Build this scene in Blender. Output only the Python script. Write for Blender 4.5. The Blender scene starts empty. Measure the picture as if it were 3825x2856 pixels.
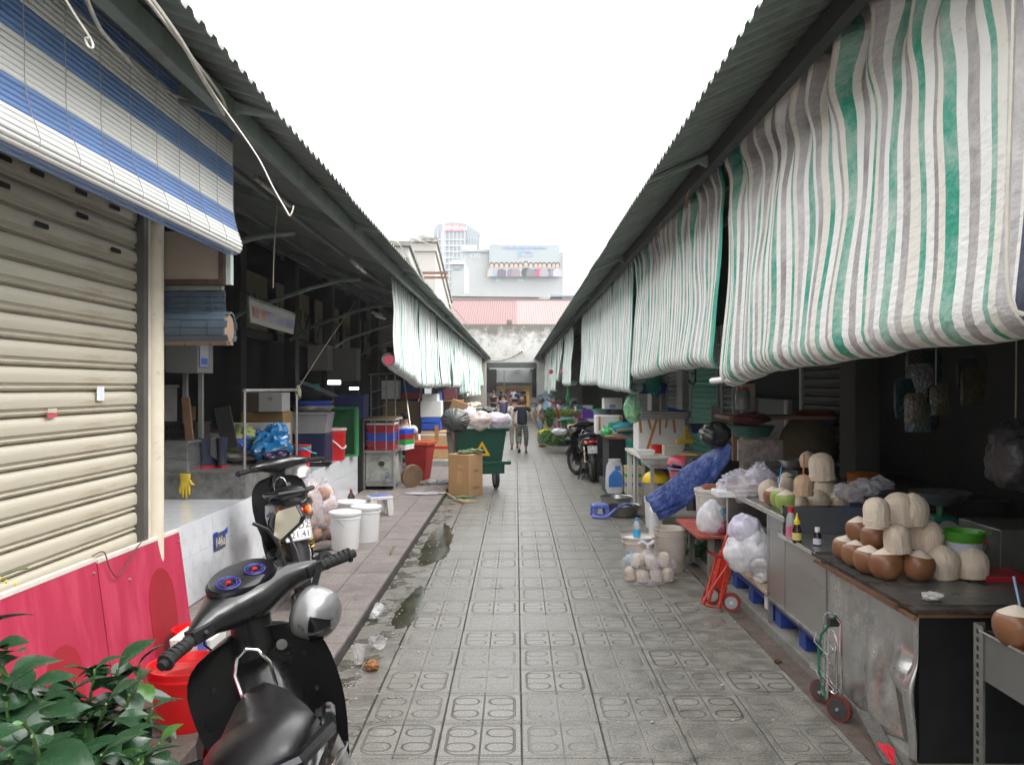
import bpy,math,random
from mathutils import Vector,Matrix,Euler,noise
from mathutils.geometry import tessellate_polygon
random.seed(7)
C=bpy.context.scene
COL=C.collection
R=math.radians
PI=math.pi
F=1773.0;U0=1114.6;V0=836.0;H=1.717
cam=bpy.data.cameras.new('camera');camo=bpy.data.objects.new('camera',cam);COL.objects.link(camo)
camo.location=(0,0,H);camo.rotation_euler=(R(90),0,0)
cam.sensor_width=36;cam.lens=36*3065/3825
cam.shift_x=-0.0038;cam.shift_y=0.0044
cam.clip_start=0.05;cam.clip_end=2000
C.camera=camo
SUN_EL=52;SUN_AZ=110
w=bpy.data.worlds.new('World');C.world=w;w.use_nodes=True
nt=w.node_tree;nt.nodes.clear()
sk=nt.nodes.new('ShaderNodeTexSky');sk.sky_type='NISHITA';sk.sun_disc=False
sk.sun_elevation=R(SUN_EL);sk.sun_rotation=R(SUN_AZ);sk.air_density=1.5;sk.dust_density=6
hs=nt.nodes.new('ShaderNodeHueSaturation');hs.inputs['Saturation'].default_value=0.12
sc_=nt.nodes.new('ShaderNodeVectorMath');sc_.operation='SCALE';sc_.inputs[3].default_value=0.08
ad=nt.nodes.new('ShaderNodeVectorMath');ad.operation='ADD';ad.inputs[1].default_value=(1.10,1.10,1.10)
bg=nt.nodes.new('ShaderNodeBackground');bg.inputs['Strength'].default_value=1.0
wo=nt.nodes.new('ShaderNodeOutputWorld')
nt.links.new(sk.outputs[0],hs.inputs['Color']);nt.links.new(hs.outputs[0],sc_.inputs[0])
nt.links.new(sc_.outputs[0],ad.inputs[0]);nt.links.new(ad.outputs[0],bg.inputs[0]);nt.links.new(bg.outputs[0],wo.inputs[0])
sl=bpy.data.lights.new('sun','SUN');sl.energy=0.65;sl.angle=R(30);sl.color=(1,.97,.93)
so=bpy.data.objects.new('sun',sl);COL.objects.link(so)
so.rotation_euler=(R(90-SUN_EL),0,R(180-SUN_AZ));so.location=(0,0,30)
C.view_settings.view_transform='Standard';C.view_settings.look='None'
C.view_settings.exposure=1.42;C.view_settings.gamma=1
C.view_settings.use_curve_mapping=False
def gp(u,v,z=0.0):
 Y=F*(H-z)/(v-V0);return((u-U0)*Y/F,Y)
def zz(v,Y):return H-(v-V0)*Y/F
def xx(u,Y):return(u-U0)*Y/F
def P(u,v,Y):return Vector((xx(u,Y),Y,zz(v,Y)))
MATS={}
def nodes(m):m.use_nodes=True;return m.node_tree
def M(name,col,rough=.6,metal=0.0,var=.15,scale=6.0,bump=.1,bscale=None,dirt=None,dirt_amt=.5,dscale=2.0,coat=0.0,alpha=1.0,trans=0.0,stretch=None,spec=.5,det=6.0,zm=None):
 if name in MATS:return MATS[name]
 m=bpy.data.materials.new(name);t=nodes(m);N=t.nodes;L=t.links
 b=N['Principled BSDF']
 tc=N.new('ShaderNodeTexCoord');src=tc.outputs['Object']
 if stretch:
  mp=N.new('ShaderNodeMapping');mp.inputs['Scale'].default_value=stretch
  L.new(src,mp.inputs['Vector']);src=mp.outputs[0]
 n=N.new('ShaderNodeTexNoise');n.inputs['Scale'].default_value=scale;n.inputs['Detail'].default_value=det
 n.inputs['Roughness'].default_value=.65
 L.new(src,n.inputs['Vector'])
 r=N.new('ShaderNodeValToRGB');r.color_ramp.elements[0].position=.3;r.color_ramp.elements[1].position=.7
 c=col
 r.color_ramp.elements[0].color=(c[0]*(1-var),c[1]*(1-var),c[2]*(1-var),1)
 r.color_ramp.elements[1].color=(min(1,c[0]*(1+var)),min(1,c[1]*(1+var)),min(1,c[2]*(1+var)),1)
 L.new(n.outputs['Fac'],r.inputs[0]);out=r.outputs[0]
 if dirt:
  n2=N.new('ShaderNodeTexNoise');n2.inputs['Scale'].default_value=dscale;n2.inputs['Detail'].default_value=9;n2.inputs['Roughness'].default_value=.75
  L.new(src,n2.inputs['Vector'])
  mr=N.new('ShaderNodeMapRange');mr.inputs['From Min'].default_value=.62-.25*dirt_amt;mr.inputs['From Max'].default_value=.78-.15*dirt_amt
  fo=n2.outputs['Fac']
  if zm:
   q_=NB(t);sz=N.new('ShaderNodeSeparateXYZ');L.new(tc.outputs['Object'],sz.inputs[0]);fo=q_.m('ADD',fo,q_.m('MULTIPLY',q_.m('MAXIMUM',q_.m('SUBTRACT',sz.outputs[2],zm[0]),0),zm[1]))
  L.new(fo,mr.inputs['Value'])
  mx=N.new('ShaderNodeMixRGB');mx.inputs[2].default_value=(*dirt,1)
  L.new(mr.outputs[0],mx.inputs[0]);L.new(out,mx.inputs[1]);out=mx.outputs[0]
 L.new(out,b.inputs['Base Color'])
 rr=N.new('ShaderNodeMapRange');rr.inputs['To Min'].default_value=max(.02,rough-.12);rr.inputs['To Max'].default_value=min(1,rough+.12)
 L.new(n.outputs['Fac'],rr.inputs['Value']);L.new(rr.outputs[0],b.inputs['Roughness'])
 b.inputs['Metallic'].default_value=metal;b.inputs['Coat Weight'].default_value=coat
 b.inputs['Specular IOR Level'].default_value=spec
 b.inputs['Transmission Weight'].default_value=trans
 if bump:
  bn=N.new('ShaderNodeTexNoise');bn.inputs['Scale'].default_value=bscale or scale*4;bn.inputs['Detail'].default_value=4
  L.new(src,bn.inputs['Vector'])
  bp=N.new('ShaderNodeBump');bp.inputs['Strength'].default_value=bump;bp.inputs['Distance'].default_value=.02
  L.new(bn.outputs['Fac'],bp.inputs['Height']);L.new(bp.outputs[0],b.inputs['Normal'])
 if alpha<1:b.inputs['Alpha'].default_value=alpha
 MATS[name]=m;return m
def film(name,col,alpha=.4,rough=.18):
 if name in MATS:return MATS[name]
 m=bpy.data.materials.new(name);t=nodes(m);N=t.nodes;L=t.links
 b=N['Principled BSDF'];b.inputs['Base Color'].default_value=(*col,1);b.inputs['Roughness'].default_value=rough
 tc=N.new('ShaderNodeTexCoord')
 n=N.new('ShaderNodeTexNoise');n.inputs['Scale'].default_value=5.5;n.inputs['Detail'].default_value=6;n.inputs['Distortion'].default_value=1.2
 L.new(tc.outputs['Object'],n.inputs['Vector'])
 mr=N.new('ShaderNodeMapRange');mr.inputs['From Min'].default_value=.3;mr.inputs['From Max'].default_value=.7
 mr.inputs['To Min'].default_value=max(0,alpha-.25);mr.inputs['To Max'].default_value=min(1,alpha+.3)
 L.new(n.outputs['Fac'],mr.inputs['Value']);L.new(mr.outputs[0],b.inputs['Alpha'])
 bp=N.new('ShaderNodeBump');bp.inputs['Strength'].default_value=.6;bp.inputs['Distance'].default_value=.03
 L.new(n.outputs['Fac'],bp.inputs['Height']);L.new(bp.outputs[0],b.inputs['Normal'])
 MATS[name]=m;return m
def emis(name,col,s):
 m=bpy.data.materials.new(name);t=nodes(m);b=t.nodes['Principled BSDF']
 b.inputs['Emission Color'].default_value=(*col,1);b.inputs['Emission Strength'].default_value=s;MATS[name]=m;return m
class NB:
 def __init__(s,t):s.t=t
 def m(s,op,a,b=None,c=None):
  n=s.t.nodes.new('ShaderNodeMath');n.operation=op
  for i,x in enumerate((a,b,c)):
   if x is None:continue
   if isinstance(x,(int,float)):n.inputs[i].default_value=x
   else:s.t.links.new(x,n.inputs[i])
  return n.outputs[0]
def tile_material(name,colA,colB,groove,pat=.9,speck=260,rough=.62,amt=.6,gutter=False):
 m=bpy.data.materials.new(name);t=nodes(m);N=t.nodes;L=t.links;b=N['Principled BSDF'];q=NB(t)
 uv=N.new('ShaderNodeUVMap');uv.uv_map='UVMap'
 sx=N.new('ShaderNodeSeparateXYZ');L.new(uv.outputs[0],sx.inputs[0])
 X=q.m('ABSOLUTE',q.m('SUBTRACT',q.m('FRACT',sx.outputs[0]),.5));Y=q.m('ABSOLUTE',q.m('SUBTRACT',q.m('FRACT',sx.outputs[1]),.5))
 def ring(cx,cy,hx,hy,r,wd):
  dx=q.m('ADD',q.m('SUBTRACT',q.m('ABSOLUTE',q.m('SUBTRACT',X,cx)),hx),r)
  dy=q.m('ADD',q.m('SUBTRACT',q.m('ABSOLUTE',q.m('SUBTRACT',Y,cy)),hy),r)
  ax=q.m('MAXIMUM',dx,0);ay=q.m('MAXIMUM',dy,0)
  ln=q.m('SQRT',q.m('ADD',q.m('MULTIPLY',ax,ax),q.m('MULTIPLY',ay,ay)))
  d=q.m('SUBTRACT',q.m('ADD',ln,q.m('MINIMUM',q.m('MAXIMUM',dx,dy),0)),r)
  return q.m('SUBTRACT',wd,q.m('ABSOLUTE',d))
 d=ring(.0,.0,.41,.41,.16,.014)
 d=q.m('MAXIMUM',d,ring(.24,.205,.17,.115,.11,.014))
 d=q.m('MAXIMUM',d,q.m('SUBTRACT',.009,X))
 d=q.m('MAXIMUM',d,q.m('SUBTRACT',.007,q.m('ABSOLUTE',q.m('SUBTRACT',Y,.445))))
 line=N.new('ShaderNodeMapRange');line.inputs['From Min'].default_value=-.004;line.inputs['From Max'].default_value=.006
 L.new(d,line.inputs['Value'])
 geo=N.new('ShaderNodeNewGeometry')
 big=N.new('ShaderNodeTexNoise');big.inputs['Scale'].default_value=.9;big.inputs['Detail'].default_value=5
 L.new(geo.outputs['Position'],big.inputs['Vector'])
 oi=N.new('ShaderNodeObjectInfo')
 wear=q.m('ADD',big.outputs['Fac'],q.m('MULTIPLY',q.m('SUBTRACT',oi.outputs['Random'],.5),.55))
 wm=N.new('ShaderNodeMapRange');wm.inputs['From Min'].default_value=.36;wm.inputs['From Max'].default_value=.66;wm.inputs['To Max'].default_value=pat
 wm.inputs['To Min'].default_value=.22
 L.new(wear,wm.inputs['Value'])
 ln=q.m('MULTIPLY',line.outputs[0],wm.outputs[0])
 sp=N.new('ShaderNodeTexNoise');sp.inputs['Scale'].default_value=speck;sp.inputs['Detail'].default_value=3;sp.inputs['Roughness'].default_value=.8
 L.new(geo.outputs['Position'],sp.inputs['Vector'])
 mid=N.new('ShaderNodeTexNoise');mid.inputs['Scale'].default_value=7;mid.inputs['Detail'].default_value=8;mid.inputs['Roughness'].default_value=.7
 L.new(geo.outputs['Position'],mid.inputs['Vector'])
 f=q.m('ADD',q.m('MULTIPLY',sp.outputs['Fac'],.62),q.m('MULTIPLY',mid.outputs['Fac'],.38))
 f=q.m('ADD',f,q.m('MULTIPLY',q.m('SUBTRACT',oi.outputs['Random'],.5),.05))
 cr=N.new('ShaderNodeValToRGB');cr.color_ramp.elements[0].position=.40;cr.color_ramp.elements[1].position=.60
 cr.color_ramp.elements[0].color=(*colA,1);cr.color_ramp.elements[1].color=(*colB,1)
 L.new(f,cr.inputs[0])
 mx=N.new('ShaderNodeMixRGB');mx.inputs[2].default_value=(*groove,1);L.new(q.m('MULTIPLY',ln,amt),mx.inputs[0]);L.new(cr.outputs[0],mx.inputs[1])
 st=N.new('ShaderNodeTexNoise');st.inputs['Scale'].default_value=.55;st.inputs['Detail'].default_value=9;st.inputs['Roughness'].default_value=.72
 L.new(geo.outputs['Position'],st.inputs['Vector'])
 sm=N.new('ShaderNodeMapRange');sm.inputs['From Min'].default_value=.5;sm.inputs['From Max'].default_value=.75;sm.inputs['To Max'].default_value=.55
 L.new(st.outputs['Fac'],sm.inputs['Value'])
 m2=N.new('ShaderNodeMixRGB');m2.blend_type='MULTIPLY';m2.inputs[2].default_value=(.6,.58,.53,1);L.new(sm.outputs[0],m2.inputs[0]);L.new(mx.outputs[0],m2.inputs[1])
 if gutter:
  sp_=N.new('ShaderNodeSeparateXYZ');L.new(geo.outputs['Position'],sp_.inputs[0])
  gn=N.new('ShaderNodeTexNoise');gn.inputs['Scale'].default_value=2.6;gn.inputs['Detail'].default_value=9;gn.inputs['Roughness'].default_value=.62;L.new(geo.outputs['Position'],gn.inputs['Vector'])
  def ramp(x,a,b_,lo=0,hi=1):
   r_=N.new('ShaderNodeMapRange');r_.inputs['From Min'].default_value=a;r_.inputs['From Max'].default_value=b_;r_.inputs['To Min'].default_value=lo;r_.inputs['To Max'].default_value=hi;L.new(x,r_.inputs['Value']);return r_.outputs[0]
  dist=ramp(q.m('ADD',sp_.outputs[0],q.m('MULTIPLY',q.m('SUBTRACT',gn.outputs['Fac'],.5),.9)),-.74,-.98)
  wet=q.m('MULTIPLY',dist,.75)
  g3=N.new('ShaderNodeTexNoise');g3.inputs['Scale'].default_value=4.2;g3.inputs['Detail'].default_value=10;g3.inputs['Roughness'].default_value=.6;L.new(geo.outputs['Position'],g3.inputs['Vector'])
  silt=q.m('MULTIPLY',dist,ramp(g3.outputs['Fac'],.50,.53));edge=q.m('MULTIPLY',dist,q.m('MULTIPLY',ramp(g3.outputs['Fac'],.485,.505),ramp(g3.outputs['Fac'],.53,.51)))
  ma=N.new('ShaderNodeMixRGB');ma.blend_type='MULTIPLY';ma.inputs[2].default_value=(.36,.35,.28,1);L.new(wet,ma.inputs[0]);L.new(m2.outputs[0],ma.inputs[1])
  mb_=N.new('ShaderNodeMixRGB');mb_.inputs[2].default_value=(.185,.16,.142,1);L.new(q.m('MULTIPLY',silt,.8),mb_.inputs[0]);L.new(ma.outputs[0],mb_.inputs[1])
  m2=N.new('ShaderNodeMixRGB');m2.inputs[2].default_value=(.33,.32,.29,1);L.new(q.m('MULTIPLY',edge,.7),m2.inputs[0]);L.new(mb_.outputs[0],m2.inputs[1])
  rgh=N.new('ShaderNodeMapRange');rgh.inputs['To Min'].default_value=1;rgh.inputs['To Max'].default_value=.25;L.new(q.m('MULTIPLY',wet,q.m('SUBTRACT',1,silt)),rgh.inputs['Value'])
 L.new(m2.outputs[0],b.inputs['Base Color']);b.inputs['Specular IOR Level'].default_value=.8
 rm=N.new('ShaderNodeMapRange');rm.inputs['From Min'].default_value=.35;rm.inputs['From Max'].default_value=.7;rm.inputs['To Min'].default_value=rough-.2;rm.inputs['To Max'].default_value=rough+.15
 L.new(mid.outputs['Fac'],rm.inputs['Value']);L.new(q.m('MULTIPLY',rm.outputs[0],rgh.outputs[0])if gutter else rm.outputs[0],b.inputs['Roughness'])
 bp=N.new('ShaderNodeBump');bp.inputs['Strength'].default_value=.7;bp.inputs['Distance'].default_value=.006
 hh=q.m('SUBTRACT',q.m('MULTIPLY',sp.outputs['Fac'],.35),ln)
 L.new(hh,bp.inputs['Height']);L.new(bp.outputs[0],b.inputs['Normal'])
 MATS[name]=m;return m
def stripe_material(name,cols,period,axis='Y',fade=.25,rough=.7,wr=.35,transl=.12):
 m=bpy.data.materials.new(name);t=nodes(m);N=t.nodes;L=t.links;b=N['Principled BSDF'];q=NB(t)
 uv=N.new('ShaderNodeUVMap');uv.uv_map='UVMap'
 sx=N.new('ShaderNodeSeparateXYZ');L.new(uv.outputs[0],sx.inputs[0])
 f=q.m('FRACT',q.m('DIVIDE',sx.outputs[0],period))
 cr=N.new('ShaderNodeValToRGB');e=cr.color_ramp;e.interpolation='CONSTANT'
 p=0;tot=sum(c[1]for c in cols);e.elements.remove(e.elements[1])
 for i,(c,wd)in enumerate(cols):
  el=e.elements[0]if i==0 else e.elements.new(p/tot)
  el.position=p/tot;el.color=(*c,1);p+=wd
 L.new(f,cr.inputs[0])
 n=N.new('ShaderNodeTexNoise');n.inputs['Scale'].default_value=3;n.inputs['Detail'].default_value=9;n.inputs['Roughness'].default_value=.75
 L.new(uv.outputs[0],n.inputs['Vector'])
 mr=N.new('ShaderNodeMapRange');mr.inputs['From Min'].default_value=.4;mr.inputs['From Max'].default_value=.75;mr.inputs['To Max'].default_value=fade*1.6
 L.new(n.outputs['Fac'],mr.inputs['Value'])
 mx=N.new('ShaderNodeMixRGB');mx.inputs[2].default_value=(.80,.79,.77,1);L.new(mr.outputs[0],mx.inputs[0]);L.new(cr.outputs[0],mx.inputs[1])
 n3=N.new('ShaderNodeTexNoise');n3.inputs['Scale'].default_value=14;n3.inputs['Detail'].default_value=10;n3.inputs['Roughness'].default_value=.8
 L.new(uv.outputs[0],n3.inputs['Vector'])
 m3=N.new('ShaderNodeMapRange');m3.inputs['From Min'].default_value=.56;m3.inputs['From Max'].default_value=.72;m3.inputs['To Max'].default_value=.45
 L.new(n3.outputs['Fac'],m3.inputs['Value'])
 mx2=N.new('ShaderNodeMixRGB');mx2.blend_type='MULTIPLY';mx2.inputs[2].default_value=(.55,.5,.43,1);L.new(m3.outputs[0],mx2.inputs[0]);L.new(mx.outputs[0],mx2.inputs[1])
 L.new(mx2.outputs[0],b.inputs['Base Color']);b.inputs['Roughness'].default_value=rough
 mp=N.new('ShaderNodeMapping');mp.inputs['Scale'].default_value=(22,34,1);L.new(uv.outputs[0],mp.inputs['Vector'])
 n2=N.new('ShaderNodeTexNoise');n2.inputs['Scale'].default_value=1;n2.inputs['Detail'].default_value=5;L.new(mp.outputs[0],n2.inputs['Vector'])
 bp=N.new('ShaderNodeBump');bp.inputs['Strength'].default_value=wr;bp.inputs['Distance'].default_value=.032
 L.new(n2.outputs['Fac'],bp.inputs['Height']);L.new(bp.outputs[0],b.inputs['Normal'])
 if transl:
  tr=N.new('ShaderNodeBsdfTranslucent');L.new(mx2.outputs[0],tr.inputs[0])
  ms=N.new('ShaderNodeMixShader');ms.inputs[0].default_value=transl
  L.new(b.outputs[0],ms.inputs[1]);L.new(tr.outputs[0],ms.inputs[2]);L.new(ms.outputs[0],N['Material Output'].inputs[0])
 MATS[name]=m;return m
def frame(p,a):
 a=a.normalized();u=a.cross(Vector((0,0,1)))
 if u.length<1e-3:u=a.cross(Vector((0,1,0)))
 u.normalize();return u,a.cross(u).normalized()
class MB:
 def __init__(s):s.v=[];s.f=[];s.uv=None;s.mi=[];s.cm=0
 def add(s,vs,fs):
  o=len(s.v);s.v+=[Vector(x)for x in vs];s.f+=[[i+o for i in f]for f in fs];s.mi+=[s.cm]*len(fs);return s
 def box(s,x0,x1,y0,y1,z0,z1,rz=0,c=None,rx=0,ry=0):
  vs=[Vector((x,y,z))for z in(z0,z1)for y in(y0,y1)for x in(x0,x1)]
  if rz or rx or ry:
   cc=Vector(c)if c else Vector(((x0+x1)/2,(y0+y1)/2,(z0+z1)/2));E=Euler((rx,ry,rz)).to_matrix()
   vs=[E@(q-cc)+cc for q in vs]
  return s.add(vs,[(0,2,3,1),(4,5,7,6),(0,1,5,4),(2,6,7,3),(0,4,6,2),(1,3,7,5)])
 def taper(s,cx,cy,z0,z1,a0,b0,a1,b1,rz=0,wall=0,open_top=False):
  def rect(a,b,z):
   c,n=math.cos(rz),math.sin(rz)
   return[Vector((cx+x*c-y*n,cy+x*n+y*c,z))for x,y in((-a,-b),(a,-b),(a,b),(-a,b))]
  vs=rect(a0,b0,z0)+rect(a1,b1,z1);fs=[(3,2,1,0),(0,1,5,4),(1,2,6,5),(2,3,7,6),(3,0,4,7)]
  if open_top:
   w=wall or .01;vs+=rect(a1-w,b1-w,z1)+rect(a0-w,b0-w,z0+w)
   fs+=[(4,5,9,8),(5,6,10,9),(6,7,11,10),(7,4,8,11),(8,9,13,12),(9,10,14,13),(10,11,15,14),(11,8,12,15),(12,13,14,15)]
  else:fs+=[(4,5,6,7)]
  return s.add(vs,fs)
 def cyl(s,p0,p1,r0,r1=None,n=12,caps=True):
  p0,p1=Vector(p0),Vector(p1);r1=r0 if r1 is None else r1
  u,w=frame(p0,p1-p0);vs=[]
  for p,r in((p0,r0),(p1,r1)):
   for i in range(n):a=2*PI*i/n;vs.append(p+u*math.cos(a)*r+w*math.sin(a)*r)
  fs=[(i,(i+1)%n,n+(i+1)%n,n+i)for i in range(n)]
  if caps:fs+=[tuple(range(n))[::-1],tuple(range(n,2*n))]
  return s.add(vs,fs)
 def tube(s,pts,r,n=6,closed=False,caps=True):
  pts=[Vector(p)for p in pts];k=len(pts);vs=[];fs=[]
  rr=r if isinstance(r,(list,tuple))else[r]*k
  up=None
  for i,p in enumerate(pts):
   a=(pts[(i+1)%k]-pts[i-1])if closed else(pts[min(i+1,k-1)]-pts[max(i-1,0)])
   if a.length<1e-9:a=Vector((0,0,1))
   a.normalize()
   if up is None:u,w=frame(p,a)
   else:
    u=up-a*up.dot(a);u=u.normalized()if u.length>1e-6 else frame(p,a)[0];w=a.cross(u)
   up=u
   for j in range(n):t=2*PI*j/n;vs.append(p+(u*math.cos(t)+w*math.sin(t))*rr[i])
  m=k if closed else k-1
  for i in range(m):
   for j in range(n):fs.append((i*n+j,i*n+(j+1)%n,((i+1)%k)*n+(j+1)%n,((i+1)%k)*n+j))
  if caps and not closed:fs+=[tuple(range(n))[::-1],tuple((k-1)*n+j for j in range(n))]
  return s.add(vs,fs)
 def lathe(s,prof,c=(0,0,0),n=20,rot=None,cap0=True,cap1=False,sq=None,wob=0,seed=0):
  c=Vector(c);vs=[];fs=[]
  E=Euler(rot).to_matrix()if rot else None
  for k,(r,z)in enumerate(prof):
   for i in range(n):
    a=2*PI*i/n;rr=r
    if wob:rr=r*(1+wob*noise.noise(Vector((math.cos(a)*1.5,math.sin(a)*1.5+seed,z*8))))
    q=Vector((math.cos(a)*rr*(sq[0]if sq else 1),math.sin(a)*rr*(sq[1]if sq else 1),z))
    vs.append(c+(E@q if E else q))
  for k in range(len(prof)-1):
   for i in range(n):fs.append((k*n+i,k*n+(i+1)%n,(k+1)*n+(i+1)%n,(k+1)*n+i))
  if cap0:fs.append(tuple(range(n))[::-1])
  if cap1:fs.append(tuple((len(prof)-1)*n+i for i in range(n)))
  return s.add(vs,fs)
 def loft(s,rings,cap=True):
  n=len(rings[0]);vs=[q for r in rings for q in r];fs=[]
  for k in range(len(rings)-1):
   for i in range(n):fs.append((k*n+i,k*n+(i+1)%n,(k+1)*n+(i+1)%n,(k+1)*n+i))
  if cap:fs+=[tuple(range(n))[::-1],tuple((len(rings)-1)*n+i for i in range(n))]
  return s.add(vs,fs)
 def prism(s,poly,o,ax,ay,d):
  o,ax,ay,d=Vector(o),Vector(ax),Vector(ay),Vector(d);n=len(poly)
  vs=[o+ax*x+ay*y for x,y in poly];vs+=[q+d for q in vs]
  return s.add(vs,[tuple(range(n))[::-1],tuple(range(n,2*n))]+[(i,(i+1)%n,n+(i+1)%n,n+i)for i in range(n)])
 def grid(s,fn,nu,nv,uv=None):
  vs=[fn(i/nu,j/nv)for j in range(nv+1)for i in range(nu+1)]
  o=len(s.v);s.add(vs,[(j*(nu+1)+i,j*(nu+1)+i+1,(j+1)*(nu+1)+i+1,(j+1)*(nu+1)+i)for j in range(nv)for i in range(nu)])
  if uv:
   if s.uv is None:s.uv={}
   for j in range(nv+1):
    for i in range(nu+1):s.uv[o+j*(nu+1)+i]=uv(i/nu,j/nv)
  return s
 def blob(s,c,r,amp=.1,seed=0,freq=2.0,nu=18,nv=12,flat=None,squash=None,ridged=0):
  c=Vector(c);r=Vector(r)if not isinstance(r,(int,float))else Vector((r,r,r));vs=[]
  for j in range(nv+1):
   ph=PI*j/nv
   for i in range(nu):
    a=2*PI*i/nu;d=Vector((math.sin(ph)*math.cos(a),math.sin(ph)*math.sin(a),-math.cos(ph)))
    k=1+amp*noise.noise(d*freq+Vector((seed*3.1,seed,-seed)))+amp*.5*noise.noise(d*freq*2.7+Vector((seed,5,seed)))
    if ridged:k-=ridged*abs(noise.noise(d*freq*1.6+Vector((9,seed,2))))
    q=Vector((d.x*r.x*k,d.y*r.y*k,d.z*r.z*k))
    if flat is not None:q.z=max(q.z,flat)
    vs.append(c+q)
  fs=[(j*nu+i,j*nu+(i+1)%nu,(j+1)*nu+(i+1)%nu,(j+1)*nu+i)for j in range(nv)for i in range(nu)]
  return s.add(vs,fs)
 def xf(s,mat,start=0):
  for i in range(start,len(s.v)):s.v[i]=mat@s.v[i]
  return s
 def mesh(s,name,mats,smooth=False,ang=40):
  me=bpy.data.meshes.new(name);me.from_pydata([tuple(v)for v in s.v],[],s.f);
  ms=mats if isinstance(mats,(list,tuple))else[mats]
  for m in ms:me.materials.append(m)
  if len(ms)>1:me.polygons.foreach_set('material_index',s.mi)
  if s.uv:
   ul=me.uv_layers.new(name='UVMap')
   for lp in me.loops:ul.data[lp.index].uv=s.uv.get(lp.vertex_index,(0,0))
  me.validate();me.update()
  if smooth:
   me.shade_smooth();me.set_sharp_from_angle(angle=R(ang))
  return me
 def build(s,name,mats,parent=None,smooth=False,bevel=0,label=None,kind=None,solid=0,sub=0,ang=40,loc=None,rz=0):
  me=s.mesh(name,mats,smooth,ang);o=bpy.data.objects.new(name,me);COL.objects.link(o)
  if parent:o.parent=parent
  if loc:o.location=loc
  if rz:o.rotation_euler.z=rz
  if solid:md=o.modifiers.new('s','SOLIDIFY');md.thickness=solid;md.offset=0
  if sub:md=o.modifiers.new('u','SUBSURF');md.levels=sub;md.render_levels=sub
  if bevel:md=o.modifiers.new('b','BEVEL');md.width=bevel;md.segments=2;md.limit_method='ANGLE'
  if label:o['label']=label
  if kind:o['kind']=kind
  return o
def thing(name,label,cat,loc=(0,0,0),rz=0,group=None,rx=0,ry=0):
 o=bpy.data.objects.new(name,None);COL.objects.link(o);o.location=loc;o.rotation_euler=(rx,ry,rz)
 o.empty_display_size=.1
 o['label']=label;o['category']=cat
 if group:o['group']=group
 return o
def tag(o,label,cat,group=None,kind=None):
 o['label']=label;o['category']=cat
 if group:o['group']=group
 if kind:o['kind']=kind
 return o
def piece(name,me,parent,loc=(0,0,0),rot=None,scale=None,label=None):
 o=bpy.data.objects.new(name,me);COL.objects.link(o);o.parent=parent;o.location=loc
 if rot:o.rotation_euler=rot
 if scale:o.scale=scale
 if label:o['label']=label
 return o
def dup(root,loc,rz,label,group=None):
 r=root.copy();COL.objects.link(r);r.location=loc;r.rotation_euler=(0,0,rz);r['label']=label
 if group:r['group']=group
 for ch in list(root.children):
  c=ch.copy();COL.objects.link(c);c.parent=r
  for g in list(ch.children):
   d=g.copy();COL.objects.link(d);d.parent=c
 return r
def text(name,body,size,mat,parent,loc,rot,ext=.0008,align='CENTER',sx=1.0):
 cu=bpy.data.curves.new('t','FONT');cu.body=body;cu.size=size;cu.extrude=ext;cu.align_x=align;cu.align_y='CENTER';cu.resolution_u=3
 t=bpy.data.objects.new('t',cu);COL.objects.link(t)
 dg=bpy.context.evaluated_depsgraph_get();me=bpy.data.meshes.new_from_object(t.evaluated_get(dg))
 bpy.data.objects.remove(t);bpy.data.curves.remove(cu)
 me.materials.clear();me.materials.append(mat)
 o=bpy.data.objects.new(name,me);COL.objects.link(o);o.parent=parent;o.location=loc;o.rotation_euler=rot;o.scale=(sx,1,1)
 return o
def ring(cx,cy,cz,wx,wz,n=14,p=2.4,axis='y',tilt=0):
 out=[]
 for i in range(n):
  a=2*PI*i/n;ca,sa=math.cos(a),math.sin(a)
  x=math.copysign(abs(ca)**(2/p),ca)*wx;z=math.copysign(abs(sa)**(2/p),sa)*wz
  if axis=='y':out.append(Vector((cx+x,cy+z*math.sin(tilt),cz+z*math.cos(tilt))))
  elif axis=='z':out.append(Vector((cx+x,cy+z,cz)))
  else:out.append(Vector((cx,cy+x,cz+z)))
 return out
steel=M('stainless_steel',(.42,.42,.41),.34,.85,.18,5,.05,dirt=(.2,.18,.15),dirt_amt=.45,dscale=3,stretch=(1,1,4))
steel_dull=M('dull_steel',(.30,.30,.29),.42,.75,.25,3,.12,dirt=(.10,.09,.08),dirt_amt=.6,dscale=4)
chrome=M('chrome',(.75,.75,.75),.12,1,.05,5,0)
tube_steel=M('tube_steel',(.45,.44,.42),.35,.8,.25,8,.05)
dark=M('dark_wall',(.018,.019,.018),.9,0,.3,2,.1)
darker=M('shade_black',(.009,.010,.010),.95,0,.3,2,.1)  # interior shade put into a near-black base colour
black_pl=M('black_plastic',(.012,.012,.013),.42,0,.2,20,.03)
black_gl=M('black_gloss_paint',(.006,.006,.008),.12,0,.1,20,0,coat=.5)
rubber=M('rubber',(.015,.015,.015),.8,0,.3,30,.2)
white_pl=M('white_plastic',(.74,.74,.74),.38,0,.05,4,.02)
white_dirty=M('dirty_white_plastic',(.62,.60,.55),.5,0,.1,5,.05,dirt=(.38,.27,.17),dirt_amt=.35,dscale=5)
foam=M('styrofoam',(.66,.66,.64),.75,0,.08,8,.15,bscale=60,dirt=(.4,.36,.3),dirt_amt=.25)
red_pl=M('red_plastic',(.56,.006,.008),.33,0,.1,4,.02)
red_dk=M('dark_red_plastic',(.33,.01,.02),.42,0,.15,4,.03)
pink_pl=M('crimson_plastic',(.42,.03,.06),.42,0,.15,5,.05)
blue_pl=M('blue_plastic',(.02,.07,.42),.42,0,.2,5,.03)
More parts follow.
